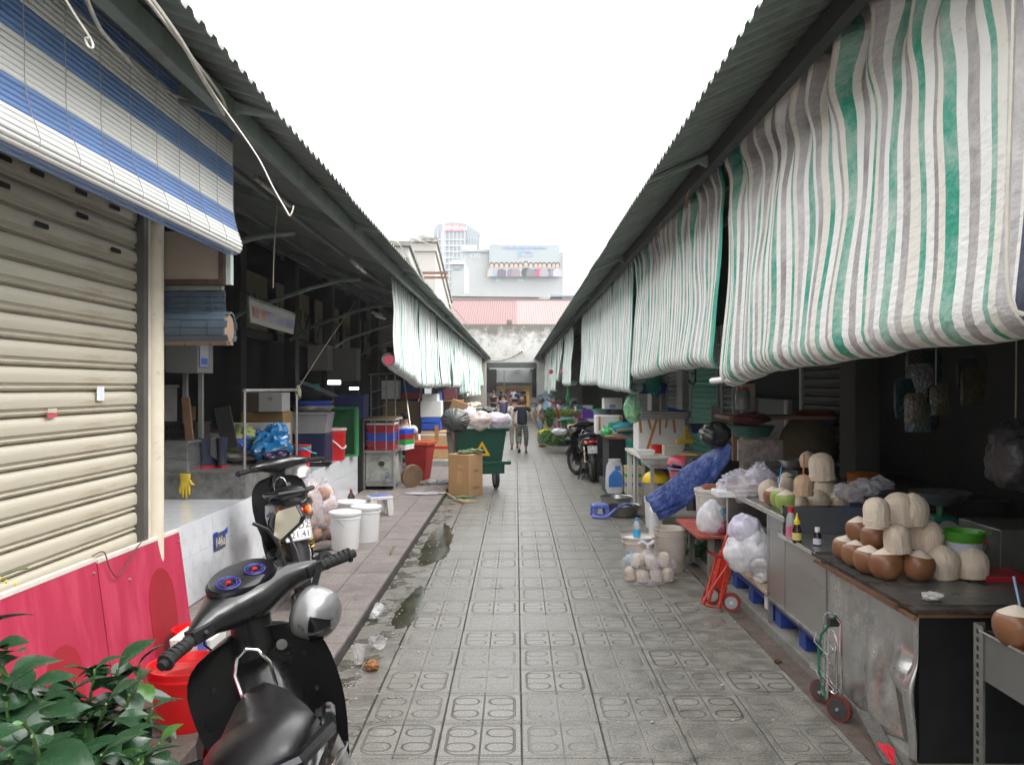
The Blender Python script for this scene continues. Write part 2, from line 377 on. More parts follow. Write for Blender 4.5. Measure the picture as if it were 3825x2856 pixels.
blue_lt=M('light_blue_plastic',(.13,.18,.55),.42,0,.12,6,.03)
green_pl=M('green_plastic',(.02,.33,.08),.42,0,.15,5,.03)
yellow_pl=M('yellow_plastic',(.75,.52,.02),.45,0,.12,6,.05)
teal_cl=M('teal_cloth',(.02,.20,.17),.8,0,.3,12,.4)
card=M('cardboard',(.43,.25,.12),.85,0,.12,4,.08,dirt=(.3,.17,.08),dirt_amt=.25,stretch=(1,1,.3))
card2=M('pale_cardboard',(.50,.31,.15),.85,0,.12,4,.08)
tape=M('brown_tape',(.42,.19,.04),.35,0,.15,10,.05)
wood=M('worn_wood',(.17,.09,.05),.75,0,.35,6,.3,stretch=(1,6,1),dirt=(.35,.3,.25),dirt_amt=.2)
bag_clear=film('clear_bag_plastic',(.80,.78,.85),.42)
bag_white=film('white_bag_plastic',(.82,.82,.86),.72)
bag_green=film('green_bag_plastic',(.35,.75,.45),.42)
bag_black=M('black_bag_plastic',(.03,.035,.035),.28,0,.3,6,.6,bscale=12)
blk_ink=M('black_ink',(.02,.02,.02),.5,0,0,5,0)
red_ink=M('red_ink',(.5,.03,.04),.5,0,.1,5,0)
blue_ink=M('blue_ink',(.03,.08,.35),.5,0,.1,5,0)
# ================================================================ SETTING
def struct(o):o['kind']='structure';return o
m_lane=tile_material('lane_tile',(.082,.077,.063),(.315,.300,.258),(.022,.019,.015),speck=95,rough=.50,amt=.8,pat=1.0,gutter=True)
m_pink=tile_material('pink_tile',(.105,.086,.080),(.29,.248,.232),(.06,.04,.037),speck=110,rough=.7,amt=.35,pat=.9)
m_mort=M('joint_mortar',(.05,.046,.038),.85,0,.4,14,.5,dirt=(.12,.1,.085),dirt_amt=.5,dscale=3)
m_conc=M('concrete',(.30,.295,.27),.85,0,.25,6,.35,bscale=60,dirt=(.13,.11,.09),dirt_amt=.4)
g=MB().box(-69,69,-11,239,-.5,-.045)
struct(g.build('ground',M('asphalt',(.11,.11,.10),.9,0,.2,3,.2)))
lane=struct(MB().box(-1.104,1.75,-3,95,-.044,-.012).build('lane',m_mort))
TW=.4;X0=.028
def tile_mesh(w,h,nm,m,t=.02):
 b=MB();e=.004;ww,hh=w/2-.0028,h/2-.0028
 vs=[(-ww,-hh,-t),(ww,-hh,-t),(ww,hh,-t),(-ww,hh,-t),(-ww,-hh,-e),(ww,-hh,-e),(ww,hh,-e),(-ww,hh,-e),(-ww+e,-hh+e,0),(ww-e,-hh+e,0),(ww-e,hh-e,0),(-ww+e,hh-e,0)]
 b.add(vs,[(0,1,5,4),(1,2,6,5),(2,3,7,6),(3,0,4,7),(4,5,9,8),(5,6,10,9),(6,7,11,10),(7,4,8,11),(8,9,10,11)])
 b.uv={i:((v.x)/TW+.5,(v.y)/TW+.5)for i,v in enumerate(b.v)}
 return b.mesh(nm,m)
tm=tile_mesh(TW,TW,'paving_tile',m_lane);tmL=tile_mesh(.328,TW,'paving_tile',m_lane);tmR=tile_mesh(.115,TW,'paving_tile',m_lane)
rt=random.Random(3)
k=0;y=2.2;rest=MB();rest.uv={}
def rest_tile(cx,cy,w,z=0):
 o=len(rest.v);hw,hh=w/2-.003,TW/2-.003
 rest.add([(cx-hw,cy-hh,z),(cx+hw,cy-hh,z),(cx+hw,cy+hh,z),(cx-hw,cy+hh,z)],[(0,1,2,3)])
 for i,(a,b_)in enumerate(((-hw,-hh),(hw,-hh),(hw,hh),(-hw,hh))):rest.uv[o+i]=(a/TW+.5,b_/TW+.5)
ny=0
for j in range(235):
 cy=-1.0+TW*.5+j*TW
 near=2.4<cy<19.2
 for i in range(-3,4):
  cx=X0+TW*(i+.5);me,wd=tm,TW
  if i==-3:me,wd,cx=tmL,.328,-.772-.164-.002
  if near:piece('paving_tile',me,lane,(cx+rt.uniform(-.001,.001),cy,rt.uniform(-.0012,.0012)),(rt.uniform(-.002,.002),rt.uniform(-.002,.002),rt.uniform(-.004,.004)))
  else:rest_tile(cx,cy,wd)
o=rest.build('distant_tiles',m_lane,lane);o['kind']='stuff'
b=MB()
def band(u,v):
 yy=1+40*u;e=.03*noise.noise(Vector((yy*1.7,0,3)))+.015*noise.noise(Vector((yy*7,0,3)))
 return Vector((1.62+(e if v<.5 else 0)+(.13-0)*v+(0 if v<.5 else 0),yy,.0035+.004*noise.noise(Vector((yy*4,v*3,0)))))
b.grid(band,400,3)
m_dirtb=M('brown_grime',(.115,.088,.07),.8,0,.35,9,.5,bscale=50,dirt=(.09,.06,.045),dirt_amt=.5,dscale=3)
o=b.build('grime_strip',m_dirtb,lane,smooth=True);o['kind']='stuff'
m_rk=M('kerb_concrete',(.20,.197,.175),.8,0,.25,9,.4,bscale=90,dirt=(.15,.12,.10),dirt_amt=.45,dscale=3)
struct(MB().box(1.75,3.2,-3,95,-.04,.075).build('right_shop_floor',m_rk,bevel=.012))
pave=struct(MB().box(-2.46,-1.105,-3,95,-.04,.058).build('left_pavement',M('kerb_stone',(.08,.072,.065),.85,0,.4,12,.6,bscale=40,dirt=(.05,.045,.04),dirt_amt=.6,dscale=4)))
PT=.333
ptm=tile_mesh(PT,TW,'pavement_tile',m_pink,.018)
for j in range(42):
 cy=2.6+j*TW
 for i in range(4):
  if i<3 or cy>3.4:
   piece('pavement_tile',ptm,pave,(-1.105-PT*(i+.5),cy+.06,.077+rt.uniform(-.001,.001)),(rt.uniform(-.002,.002),rt.uniform(-.002,.002),0))
o=MB().box(-2.44,-1.108,19.5,95,.058,.077).build('distant_tiles',m_pink,pave);o['kind']='stuff'
def patch(name,pts,z,m,seed=0,wob=.03,n=90,parent=lane):
 k=len(pts);out=[]
 for i in range(n):
  t=i/n*k;a=int(t);f=t-a;p0,p1,p2,p3=[Vector(pts[(a+q)%k])for q in(-1,0,1,2)]
  q=.5*((2*p1)+(p2-p0)*f+(2*p0-5*p1+4*p2-p3)*f*f+(3*p1-p0-3*p2+p3)*f**3)
  d=wob*noise.noise(Vector((q.x*9,q.y*6,seed)));d2=wob*noise.noise(Vector((q.x*22,q.y*17,seed+4)))
  out.append((max(q.x+d+d2*.7,-1.1),q.y+d*1.8+d2,z))
 bb=MB();bb.v=[Vector(p)for p in out];bb.f=[list(q_)for q_ in tessellate_polygon([bb.v])];bb.f=[q_[::-1]if(bb.v[q_[1]]-bb.v[q_[0]]).cross(bb.v[q_[2]]-bb.v[q_[0]]).z<0 else q_ for q_ in bb.f];bb.mi=[0]*len(bb.f)
 o=bb.build(name,m,parent);o['kind']='stuff';return o
def gpts(l,z=0):return[gp(u,v,z)for u,v in l]
m_pud=M('muddy_water',(.055,.055,.035),.04,0,.5,5,.02,spec=.9)
m_smear=M('cement_smear',(.185,.16,.142),.75,0,.15,10,.25,bscale=50)
m_smear2=M('white_scum',(.33,.33,.305),.7,0,.2,10,.3,bscale=50)
patch('puddle',gpts([(935,1150),(960,1130),(975,1150),(968,1195),(945,1212),(905,1222),(915,1180)]),.0026,m_pud,1)
patch('puddle',gpts([(880,1290),(912,1265),(918,1300),(885,1350),(845,1352),(862,1315)]),.0026,m_pud,8)
for i,(u,v,s)in enumerate([(1038,1462,.035),(1085,1460,.05),(1075,1268,.05),(1140,1107,.12),(1165,1012,.06),(1092,1131,.06),(1190,1109,.05)]):
 x,yv=gp(u,v);patch('bird_dropping',[(x-s,yv),(x,yv+s*.5),(x+s,yv+s*.2),(x+s*.3,yv-s*.5)],.0028,m_smear2,20+i,.02,24)
m_stain=M('damp_stain',(.10,.095,.085),.5,0,.3,8,.1)
# ================================================================ ROOFS
m_corr=M('corrugated_sheet',(.165,.195,.175),.6,.25,.2,3,.1,dirt=(.10,.095,.085),dirt_amt=.6,dscale=2)
m_beamd=M('shaded_beam_paint',(.035,.038,.036),.7,0,.3,5,.1)  # darker copy of the beam paint: shade under the right roof as colour
m_beam=M('green_grey_paint',(.17,.21,.185),.6,0,.2,5,.1,dirt=(.12,.10,.08),dirt_amt=.45,dscale=4)
m_ceil=M('grey_ceiling_panel',(.15,.165,.155),.75,0,.15,4,.05,dirt=(.08,.08,.075),dirt_amt=.5,dscale=2)
def corr_sheet(length,waves,pit,sgn,slope,amp=.012,lip=.02):
 b=MB();n=6;prof=[0,.18,.5,.68]
 hs_=[0,amp*2,amp*2,0]
 ys=[];
 for w_ in range(waves):
  for p_,h_ in zip(prof,hs_):ys.append((w_*pit+p_*pit,h_))
 ys.append((waves*pit,0))
 N_=len(ys)
 for t_ in(0,-.004):
  for k_ in(0,1):
   for yv,h_ in ys:b.v.append(Vector((sgn*length*k_,yv,slope*length*k_+h_+t_)))
 for i in range(N_-1):b.f+=[[i,i+1,N_+i+1,N_+i],[2*N_+i,3*N_+i,3*N_+i+1,2*N_+i+1],[i,2*N_+i,2*N_+i+1,i+1]]
 b.mi=[0]*len(b.f);return b
def shed_roof(name,label,xe,ze,sgn,depth,slope,y0,y1,beam_x):
 t=thing(name,label,'roof',(xe,0,ze))
 me=corr_sheet(depth,8,.125,sgn,slope).mesh('roof_sheet',m_corr)
 y=y0;i=0
 while y<y1:
  piece('roof_sheet',me,t,(rt.uniform(-.006,.006),y,.003*(i%2)),(0,0,0));y+=1.0;i+=1
 bx=beam_x-xe;bz=abs(bx)*slope
 MB().box(bx-.03,bx+.03,y0,y1,bz-.125,bz-.02).build('edge_beam',m_beam if sgn<0 else m_beamd,t,bevel=.004)
 for q in(.95,1.9,2.85):
  if q<depth-.1:MB().box(sgn*q-.025,sgn*q+.025,y0,y1,q*slope-.085,q*slope-.012).build('purlin',m_beam,t)
 return t
LE=(-1.21,3.10);RE=(.889,3.10)
SL=.36;SR=.45
lroof=shed_roof('left_shed_roof','corrugated metal shed roof over the stalls left of the lane',LE[0],LE[1],-1,3.6,SL,-2,40,-1.45)
rroof=shed_roof('right_shed_roof','corrugated metal shed roof over the stalls right of the lane, with the striped curtains',RE[0],RE[1],1,2.6,SR,-2,40,1.30)
def rafters(t,xe,ze,sgn,depth,slope,ys,beam_off,curve=True,wallx=2.2):
 for y in ys:
  b=MB();b.prism([(0,0),(depth-.05,(depth-.05)*slope),(depth-.05,(depth-.05)*slope-.07),(beam_off,beam_off*slope-.10),(beam_off*.8,beam_off*slope-.06)],(sgn*.0,y-.03,-.022),(sgn,0,0),(0,0,1),(0,.06,0));b.build('rafter',m_beam,t)
  if curve:
   pts=[(sgn*(beam_off+.5),y,-.02),(sgn*(beam_off+.8),y,-.05),(sgn*(beam_off+1.15),y,-.14),(sgn*(wallx),y,-.42),(sgn*(wallx+.3),y,-.62)]
   MB().tube(pts,.028,8).build('curved_bracket',m_beam,t,smooth=True)
rafters(lroof,*LE,-1,3.6,SL,[4.15+3.1*i for i in range(12)],.24)
rafters(rroof,*RE,1,2.6,SR,[1.25+4.2*i for i in range(10)],.41,False)
b=MB();b.add([(-1.50,-2,3.10+.29*SL-.02),(-4.8,-2,3.10+3.59*SL-.02),(-4.8,40,3.10+3.59*SL-.02),(-1.5,40,3.10+.29*SL-.02)],[(0,1,2,3)])
o=b.build('ceiling_lining',m_ceil,lroof,solid=.004);o.location=(-LE[0],0,-LE[1]-.012)
# ================================================================ INNER WALLS
m_cream_in=M('old_cream_wall',(.22,.19,.12),.85,0,.2,3,.15,dirt=(.15,.12,.08),dirt_amt=.5)
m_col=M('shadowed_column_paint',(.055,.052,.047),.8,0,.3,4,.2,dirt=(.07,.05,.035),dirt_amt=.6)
lw=thing('market_hall_wall','dark inner wall of the left market hall with cream transom panels and scroll ironwork','wall',(-4.4,0,0))
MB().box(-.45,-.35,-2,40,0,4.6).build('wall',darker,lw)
for i in range(11):
 y=6.4+3.1*i
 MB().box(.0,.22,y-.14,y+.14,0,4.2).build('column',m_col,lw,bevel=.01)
 MB().box(-.30,-.26,y+.3,y+2.8,2.75,3.75).build('transom_panel',m_cream_in,lw)
 b=MB()
 for q in range(3):
  yc=y+.6+q*.95
  for sg in(1,-1):
   pts=[]
   for a in range(22):
    th=a/21*2.2*PI;rr=.05+.16*(a/21)
    pts.append((-.2,yc+sg*(rr*math.cos(th)+.12),3.25+rr*math.sin(th)))
   b.tube(pts,.011,5)
  b.tube([(-.2,yc-.4,2.85),(-.2,yc,3.3),(-.2,yc+.4,2.85)],.011,5)
 b.build('scroll_ironwork',black_pl,lw,smooth=True)
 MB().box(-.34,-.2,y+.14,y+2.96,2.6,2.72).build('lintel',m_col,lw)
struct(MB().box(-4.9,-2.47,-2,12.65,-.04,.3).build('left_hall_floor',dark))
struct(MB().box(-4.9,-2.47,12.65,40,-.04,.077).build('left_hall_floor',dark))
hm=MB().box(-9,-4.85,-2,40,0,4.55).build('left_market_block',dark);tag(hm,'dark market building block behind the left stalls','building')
rw=MB().box(3.15,3.4,-2,40,0,4.4).build('right_stall_back_wall',M('shaded_plaster',(.014,.015,.014),.85,0,.3,3,.15,dirt=(.03,.025,.02),dirt_amt=.5));tag(rw,'dark back wall of the stalls on the right','wall')  # shade of the right stalls put into the plaster colour
e1=MB().box(1.5,3.15,-2.1,-2.0,0,4).build('right_light_blocker',darker);tag(e1,'added unseen partition keeping light out of the near end of the right stalls','wall')  # added out of view behind the camera to keep the right stalls dark
e2=MB().box(-4.85,-1.7,-2.1,-2.0,0,4).build('left_light_blocker',darker);tag(e2,'added unseen partition keeping light out of the near end of the left stalls','wall')  # left counterpart, unseen, added to keep light out of the stalls
# ================================================================ LEFT SHUTTER SHOP
SX=-2.2
m_shut=M('cream_shutter_paint',(.43,.395,.315),.45,0,.06,3,.04,dirt=(.27,.19,.11),dirt_amt=.36,dscale=3,stretch=(1,.5,6))
sh=thing('roller_shutter','closed cream roller shutter with vent slots left of the lane','roller shutter',(SX,0,0))
pit=.116;b=MB();prof=[]
for(dz,dx)in((0,-.016),(.006,-.016),(.009,0),(.018,.005),(.024,-.006),(.030,-.004),(.042,.010),(.07,.0125),(.095,.010),(.106,.003),(.111,-.014)):
 prof.append((dx,dz))
b.loft([[Vector((dx,y,dz))for dx,dz in prof]+[Vector((-.022,y,pit*.98)),Vector((-.022,y,0))]for y in(2.3,4.74)])
slat=b.mesh('shutter_slat',m_shut,True,35)
for i in range(23):piece('shutter_slat',slat,sh,(0,0,.42+pit*i))
m_slot=M('vent_dark',(.012,.012,.010),.9,0,0,4,0)
for i,(u,v)in enumerate([(80,388),(175,392),(90,475),(178,468),(248,465),(250,533),(4,400),(305-50,0),(8,318),(60,330)]):
 if v<100:continue
 Y=F*2.18/(U0-u);z=zz(v,Y);kq=round((z-.42-.068)/pit);z=.42+pit*kq+.068
 p_=[(-.05,-.012),(.05,-.012),(.058,0),(.05,.012),(-.05,.012),(-.058,0)]
 MB().prism(p_,(.0205,Y,z),(0,1,0),(0,0,1),(.002,0,0)).build('vent_slot',m_slot,sh)
MB().box(-.03,.05,4.74,4.80,.3,3.3).build('guide_rail',M('rail_dark',(.10,.095,.085),.6,.3,.2,5,.1),sh)
MB().box(-.05,.03,4.80,4.90,.2,3.3).build('door_jamb',M('cream_jamb',(.55,.51,.42),.6,0,.1,6,.1,dirt=(.3,.25,.2),dirt_amt=.3),sh)
def sticker(name,u,v,w_,h_,m,seed=1):
 Y=F*2.18/(U0-u);z=zz(v,Y)
 return MB().prism([(-w_/2,-h_/2),(w_/2,-h_/2),(w_/2,h_/2),(-w_/2,h_/2)],(.0225,Y,z),(0,1,0),(0,0,1),(.001,0,0)).build(name,m,sh)
sticker('sticker',216,850,.075,.075,M('pale_paper',(.62,.66,.68),.6,0,.1,20,0));
sticker('sticker',112,887,.075,.02,M('torn_paper',(.45,.40,.33),.7,0,.2,20,0));sticker('sticker',111,898,.08,.018,M('red_paper',(.5,.05,.07),.6,0,.2,20,0))
pp_=MB().cyl((-2.17,4.93,.1),(-2.17,4.93,3.3),.052,n=20).build('pipe_post',M('cream_post_paint',(.60,.54,.43),.5,0,.08,5,.05,dirt=(.20,.11,.05),dirt_amt=.12,dscale=22),smooth=True)
tag(pp_,'round cream painted post with rust spots beside the cream roller shutter','post')
wl=MB().box(-4.8,-2.24,-2,4.97,0,3.95).build('shutter_shop_wall',M('shop_wall',(.33,.30,.24),.8,0,.15,3,.1));tag(wl,'shop wall behind the cream roller shutter','wall')
# ================================================================ BLINDS
m_bw=M('white_slat',(.84,.84,.81),.38,0,.05,8,.03,stretch=(1,.3,1));m_bb=M('blue_slat',(.15,.27,.56),.38,0,.12,8,.03,stretch=(1,.3,1));m_bd=M('faded_blue_slat',(.022,.042,.07),.5,0,.25,8,.05,dirt=(.10,.08,.06),dirt_amt=.3)
bl=thing('slat_blind','blue and white striped slat blind bulging out above the cream shutter','blind',(-1.7,0,0))
sb=MB();hw=.0104
sb.loft([[Vector((x_,y,z_))for x_,z_ in((0,-hw),(.003,-hw*.7),(.0045,0),(.003,hw*.7),(0,hw),(-.003,0))]for y in(.9,4.92)])
mw=sb.mesh('blind_slat',m_bw,True,60);mbl=sb.mesh('blind_slat',m_bb,True,60)
def blind_pt(s):
 z0=3.27
 if s<.42:return(0,z0-s,0)
 if s<.68:t=(s-.42)/.26;return(.05*t*t,z0-s,-.15*t)
 t=(s-.68)/.16
 a=min(t,1.0)*2.3;r_=.075
 return(.05+r_*(1-math.cos(a))*-.9+.03*math.sin(a),z0-.68-r_*math.sin(a)*.9-.02*t,a)
pat=[0]*5+[1]*5+[0]*5+[1]*6+[0]*5
seq='BBBBWWWWWWBBBBBBWWWWWWWWBBBBBWWWWWWBBBBBB'
for i,ch in enumerate('BBBBWWWWWWBBBBBWWWWWWWBBBBBWWWWWWBBBB'):
 s=.012+i*.0232;x_,z_,a=blind_pt(s)
 piece('blind_slat',mw if ch=='W' else mbl,bl,(x_,0,z_),(0,-a*0+(a if a>0 else-a*.3),0))
b=MB()
for q in range(16):
 yq=1.0+q*.26
 pts=[(blind_pt(s_)[0]+.009,yq+.004*math.sin(s_*20),blind_pt(s_)[1])for s_ in[k_*.028 for k_ in range(27)]]
 b.tube(pts,.0015,4)
b.build('blind_strings',M('string',(.42,.40,.38),.9,0,.1,5,0),bl,smooth=True)
MB().tube([(-.03,.9,3.28),(-.03,4.95,3.28)],.02,8).build('head_rod',m_beam,bl)
def wire(name,label,cat,pts,r,m,grp=None,n=5):
 V=[Vector(p)for p in pts];out=[]
 k=len(V)
 for i in range(k-1):
  p0,p1,p2,p3=V[max(i-1,0)],V[i],V[i+1],V[min(i+2,k-1)]
  for s_ in range(6):
   t=s_/6;out.append(.5*((2*p1)+(p2-p0)*t+(2*p0-5*p1+4*p2-p3)*t*t+(3*p1-p0-3*p2+p3)*t**3))
 out.append(V[-1]);o=MB().tube(out,r,n).build(name,m,smooth=True);return tag(o,label,cat,grp)
m_cable=M('grey_cable',(.32,.31,.28),.6,0,.2,20,.05);m_cabw=M('white_cable',(.55,.52,.46),.5,0,.15,20,.05)
wire('pvc_pipe','dirty white pipe running under the roof edge above the blind','pipe',[(-1.24,2.2,3.09),(-1.25,2.6,3.07),(-1.28,3.1,3.045),(-1.34,3.5,3.04),(-1.42,3.95,3.06),(-1.52,4.35,3.11),(-1.68,4.9,3.25)],.010,m_cabw,n=7)
wire('pvc_pipe','second thinner white pipe bundled beside the dirty one under the roof edge','pipe',[(-1.23,2.2,3.06),(-1.26,2.8,3.04),(-1.31,3.3,3.05),(-1.37,3.8,3.07),(-1.45,4.15,3.09),(-1.5,4.5,3.16)],.007,m_cabw,n=7)
wire('hanging_cable','dark cable drooping across the upper part of the striped slat blind','cable',[P(180,-20,2.4),P(215,60,2.7),P(262,115,3.0),P(318,170,3.4),P(395,212,4.0),P(455,218,4.6)],.007,m_cable)
wire('hooked_wire','stiff white hooked wire dangling in front of the striped slat blind','wire',[P(130,-20,2.2),P(160,30,2.25),P(196,85,2.3),P(200,104,2.3),P(190,100,2.3),P(184,84,2.3),P(190,82,2.3)],.0035,m_cabw)
wire('hooked_wire','long white hooked wire hanging from the left roof edge below the blind corner','wire',[P(418,135,3.6),P(470,215,3.6),P(520,285,3.6),P(560,345,3.6),P(590,405,3.6),P(617,452,3.6),P(626,466,3.6),P(632,455,3.6),P(634,445,3.6)],.0035,m_cabw)
wire('hanging_string','thin twine hanging straight down from the left roof beam','string',[P(604,345,6.2),P(598,450,6.2),P(592,540,6.2),P(590,622,6.2)],.004,M('twine',(.3,.27,.2),.9,0,.2,9,0))
wire('roof_cable','white cable sagging along the left roof edge near the striped curtains','cable',[P(835,520,9.3),P(862,527,10),P(900,590,11.0),P(935,635,12.5),P(975,660,13.5),P(1012,705,16)],.008,m_cabw)
bd=thing('board_panel','stained cream board in a brown wooden frame under the striped blind','panel',(-1.85,4.98,0))
MB().box(-.62,.05,0,.02,2.37,2.66).build('board',M('stained_board',(.25,.21,.17),.8,0,.12,2,.05,dirt=(.25,.15,.10),dirt_amt=.3,dscale=3),bd)
MB().box(-.62,.08,-.012,.035,2.335,2.368).box(.05,.08,-.012,.035,2.37,3.25).build('frame',M('rotten_brown_frame',(.05,.022,.014),.8,0,.4,12,.3),bd)
o=MB().box(-1.765,-1.735,4.99,5.04,2.34,3.26).build('thin_post',M('pale_green_post',(.30,.36,.34),.5,0,.1,5,.05));tag(o,'thin pale green steel post hanging beside the striped blind','post')
rb=thing('rolled_blind','weathered blue grey slat blind rolled up under the stained board','blind',(-1.9,5.02,0))
m_tan=M('sun_bleached_slat',(.20,.13,.08),.6,0,.2,9,.1)
for i in range(4):
 MB().box(-.62,.12,0,.008,2.30-.035*i-.031,2.30-.035*i).build('blind_slat',m_bd,rb)
for i in range(14):
 a=2*PI*i/14;r_=.098
 cy_,cz_=.02+math.sin(a)*r_,2.075+math.cos(a)*r_
 MB().box(-.62,.15+.01*math.sin(i*3),cy_-.021,cy_+.021,cz_-.004,cz_+.004,rx=-a,c=(0,cy_,cz_)).build('blind_slat',m_tan if i in(7,8,6)else M('greyed_blue_slat',(.05,.075,.10),.5,0,.2,8,.05),rb)
b=MB()
for k_ in range(3):b.cyl((.0,.02,2.075),(.14-.02*k_,.02,2.075),.085-.028*k_,n=14)
b.build('roll_core',m_tan,rb)
b=MB()
for xq in(-.3,-.12,.04):b.tube([(xq,-.01,2.3),(xq+.01,-.012,2.18),(xq+.005,-.09,2.1),(xq,-.085,2.04),(xq,-.01,1.97)],.003,4)
b.build('blind_strings',black_pl,rb)
MB().box(-.62,.1,.0,.04,2.31,2.335).build('head_rail',m_beam,rb)
# ================================================================ RED BOARDS, STEP
rbd=M('crimson_board',(.38,.022,.06),.5,0,.12,3,.06,dirt=(.45,.055,.10),dirt_amt=.5,dscale=3,stretch=(1,3,.6))
m_edge=M('white_board_edge',(.6,.57,.52),.7,0,.1,9,.1,dirt=(.3,.2,.14),dirt_amt=.3)
def lean_board(label,y0,y1,zt0,zt1,grp='crimson boards leaning on the shutter'):
 t=thing('leaning_board',label,'board',(-2.05,0,.15),group=grp)
 b=MB();b.prism([(y0,0),(y1,0),(y1,zt1),(y0,zt0)],(0,0,0),(0,1,0),(-.13,0,.9915),(-.018,0,0));b.build('panel',rbd,t)
 b=MB();b.add([(-.13*zt0+.003,y0,.9915*zt0),(-.13*zt1+.003,y1,.9915*zt1),(-.13*zt1+.004,y1,.9915*zt1+.02),(-.13*zt0+.004,y0,.9915*zt0+.02),(-.13*zt0-.025,y0,.9915*zt0),(-.13*zt1-.025,y1,.9915*zt1),(-.13*zt1-.025,y1,.9915*zt1+.02),(-.13*zt0-.025,y0,.9915*zt0+.02)],[(0,1,2,3),(3,2,6,7),(4,7,6,5),(1,5,6,2),(0,3,7,4)])
 b.build('edge_strip',m_edge,t)
 b=MB()
 for yy,z_ in((y1-.04,zt1-.05),(y0+.3,zt0-.15)):b.cyl((-.13*z_,yy,z_*.99),(-.13*z_+.012,yy,z_*.99),.006,n=8)
 b.build('screws',tube_steel,t);return t
lean_board('left crimson board leaning on the shutter behind the potted plant',2.4,4.18,.70,.685)
lean_board('right crimson board with a darker arched stain behind the red bucket',4.19,5.2,.672,.655)
t=bpy.data.objects['leaning_board.001']
arch=[(.30*math.cos(a)if False else .17*math.cos(a),.30+.2*math.sin(a))for a in[PI*i/12 for i in range(13)]]+[(-.17,-.0),(.17,-.0)]
MB().prism([(4.85+x_,y_)for x_,y_ in arch],(.0012,0,.0),(0,1,0),(-.13,0,.9915),(.0012,0,0)).build('arched_stain',M('worn_crimson',(.28,.012,.022),.5,0,.12,3,.05),t)
t0=bpy.data.objects['leaning_board']
MB().prism([(3.78+x_*.9,y_*.75)for x_,y_ in arch],(.0012,0,.0),(0,1,0),(-.13,0,.9915),(.0012,0,0)).build('arched_stain',MATS['worn_crimson'],t0)
wire('scrap_wire','bent brown wire hooked over the joint of the crimson boards','wire',[(-2.15,4.16,.86),(-2.12,4.22,.87),(-2.11,4.26,.78),(-2.10,4.32,.72),(-2.10,4.42,.76),(-2.09,4.52,.83),(-2.08,4.62,.88)],.0035,M('rusty_wire',(.12,.06,.04),.7,.3,.2,9,0))
st_=MB().box(-2.2,-1.41,1.5,4.7,.058,.15).build('concrete_step',M('dirty_step',(.09,.07,.06),.8,0,.35,5,.4,bscale=40,dirt=(.06,.05,.045),dirt_amt=.5,dscale=4),bevel=.008)
struct(st_)
# ================================================================ WHITE TILED PLATFORM
m_wt=M('white_wall_tile',(.66,.68,.72),.14,0,.04,3,.01,coat=.3,dirt=(.50,.47,.42),dirt_amt=.32,dscale=6)
m_gr=M('tile_grout',(.40,.38,.34),.8,0,.2,20,.1)
pf=thing('tiled_platform','long white tiled stall platform left of the lane, numbered plate on its side','platform',(-2.44,0,0))
MB().box(-1.9,-.012,5.0,12.63,.058,.688).build('core',m_gr,pf)
def wtile(w_,h_,d_=.012):
 return MB().box(0,d_,-w_/2+.0012,w_/2-.0012,-h_/2+.0012,h_/2-.0012)
mt1=wtile(.2,.25);wf=mt1.mesh('wall_tile',m_wt);wt3=wtile(.2,.125).mesh('wall_tile',m_wt)
for j,(zc,me)in enumerate(((.70-.125,wf),(.70-.375,wf),(.70-.56,wt3))):
 for i in range(38):
  piece('wall_tile',me,pf,(-.012,5.1+i*.2+rt.uniform(-.0006,.0006),zc),(0,0,rt.uniform(-.003,.003)))
ft=MB().box(-.1238,.1238,-.1238,.1238,-.012,0).mesh('floor_tile',m_wt)
for i in range(30):
 for j in range(3 if i>11 else 6):piece('floor_tile',ft,pf,(-.125-.25*j-.002,5.13+.25*i,.70),(rt.uniform(-.002,.002),rt.uniform(-.002,.002),0))
MB().box(-1.9,0,12.63,12.65,.058,.70).build('end_panel',m_wt,pf)
npl=thing('number_plate','small dark metal plate reading 146a with torn blue tape on the tiled platform','sign',(-2.436,6.75,.455))
MB().box(0,.004,-.125,.125,-.07,.07).build('plate',M('plate_grey',(.10,.11,.14),.5,.3,.2,10,.05),npl)
m_bt_=M('blue_tape',(.02,.05,.30),.5,0,.1,10,0)
MB().box(.004,.006,-.15,-.06,.045,.085).build('blue_tape',m_bt_,npl);MB().box(.004,.006,.06,.17,.03,.075,rx=.2).build('blue_tape',m_bt_,npl);MB().box(.004,.006,-.14,-.115,-.06,.044).build('blue_tape',m_bt_,npl)
text('number','146a',.115,M('ivory_paint',(.6,.58,.48),.5,0,0,5,0),npl,(.0055,0,-.01),(R(90),0,R(90)))
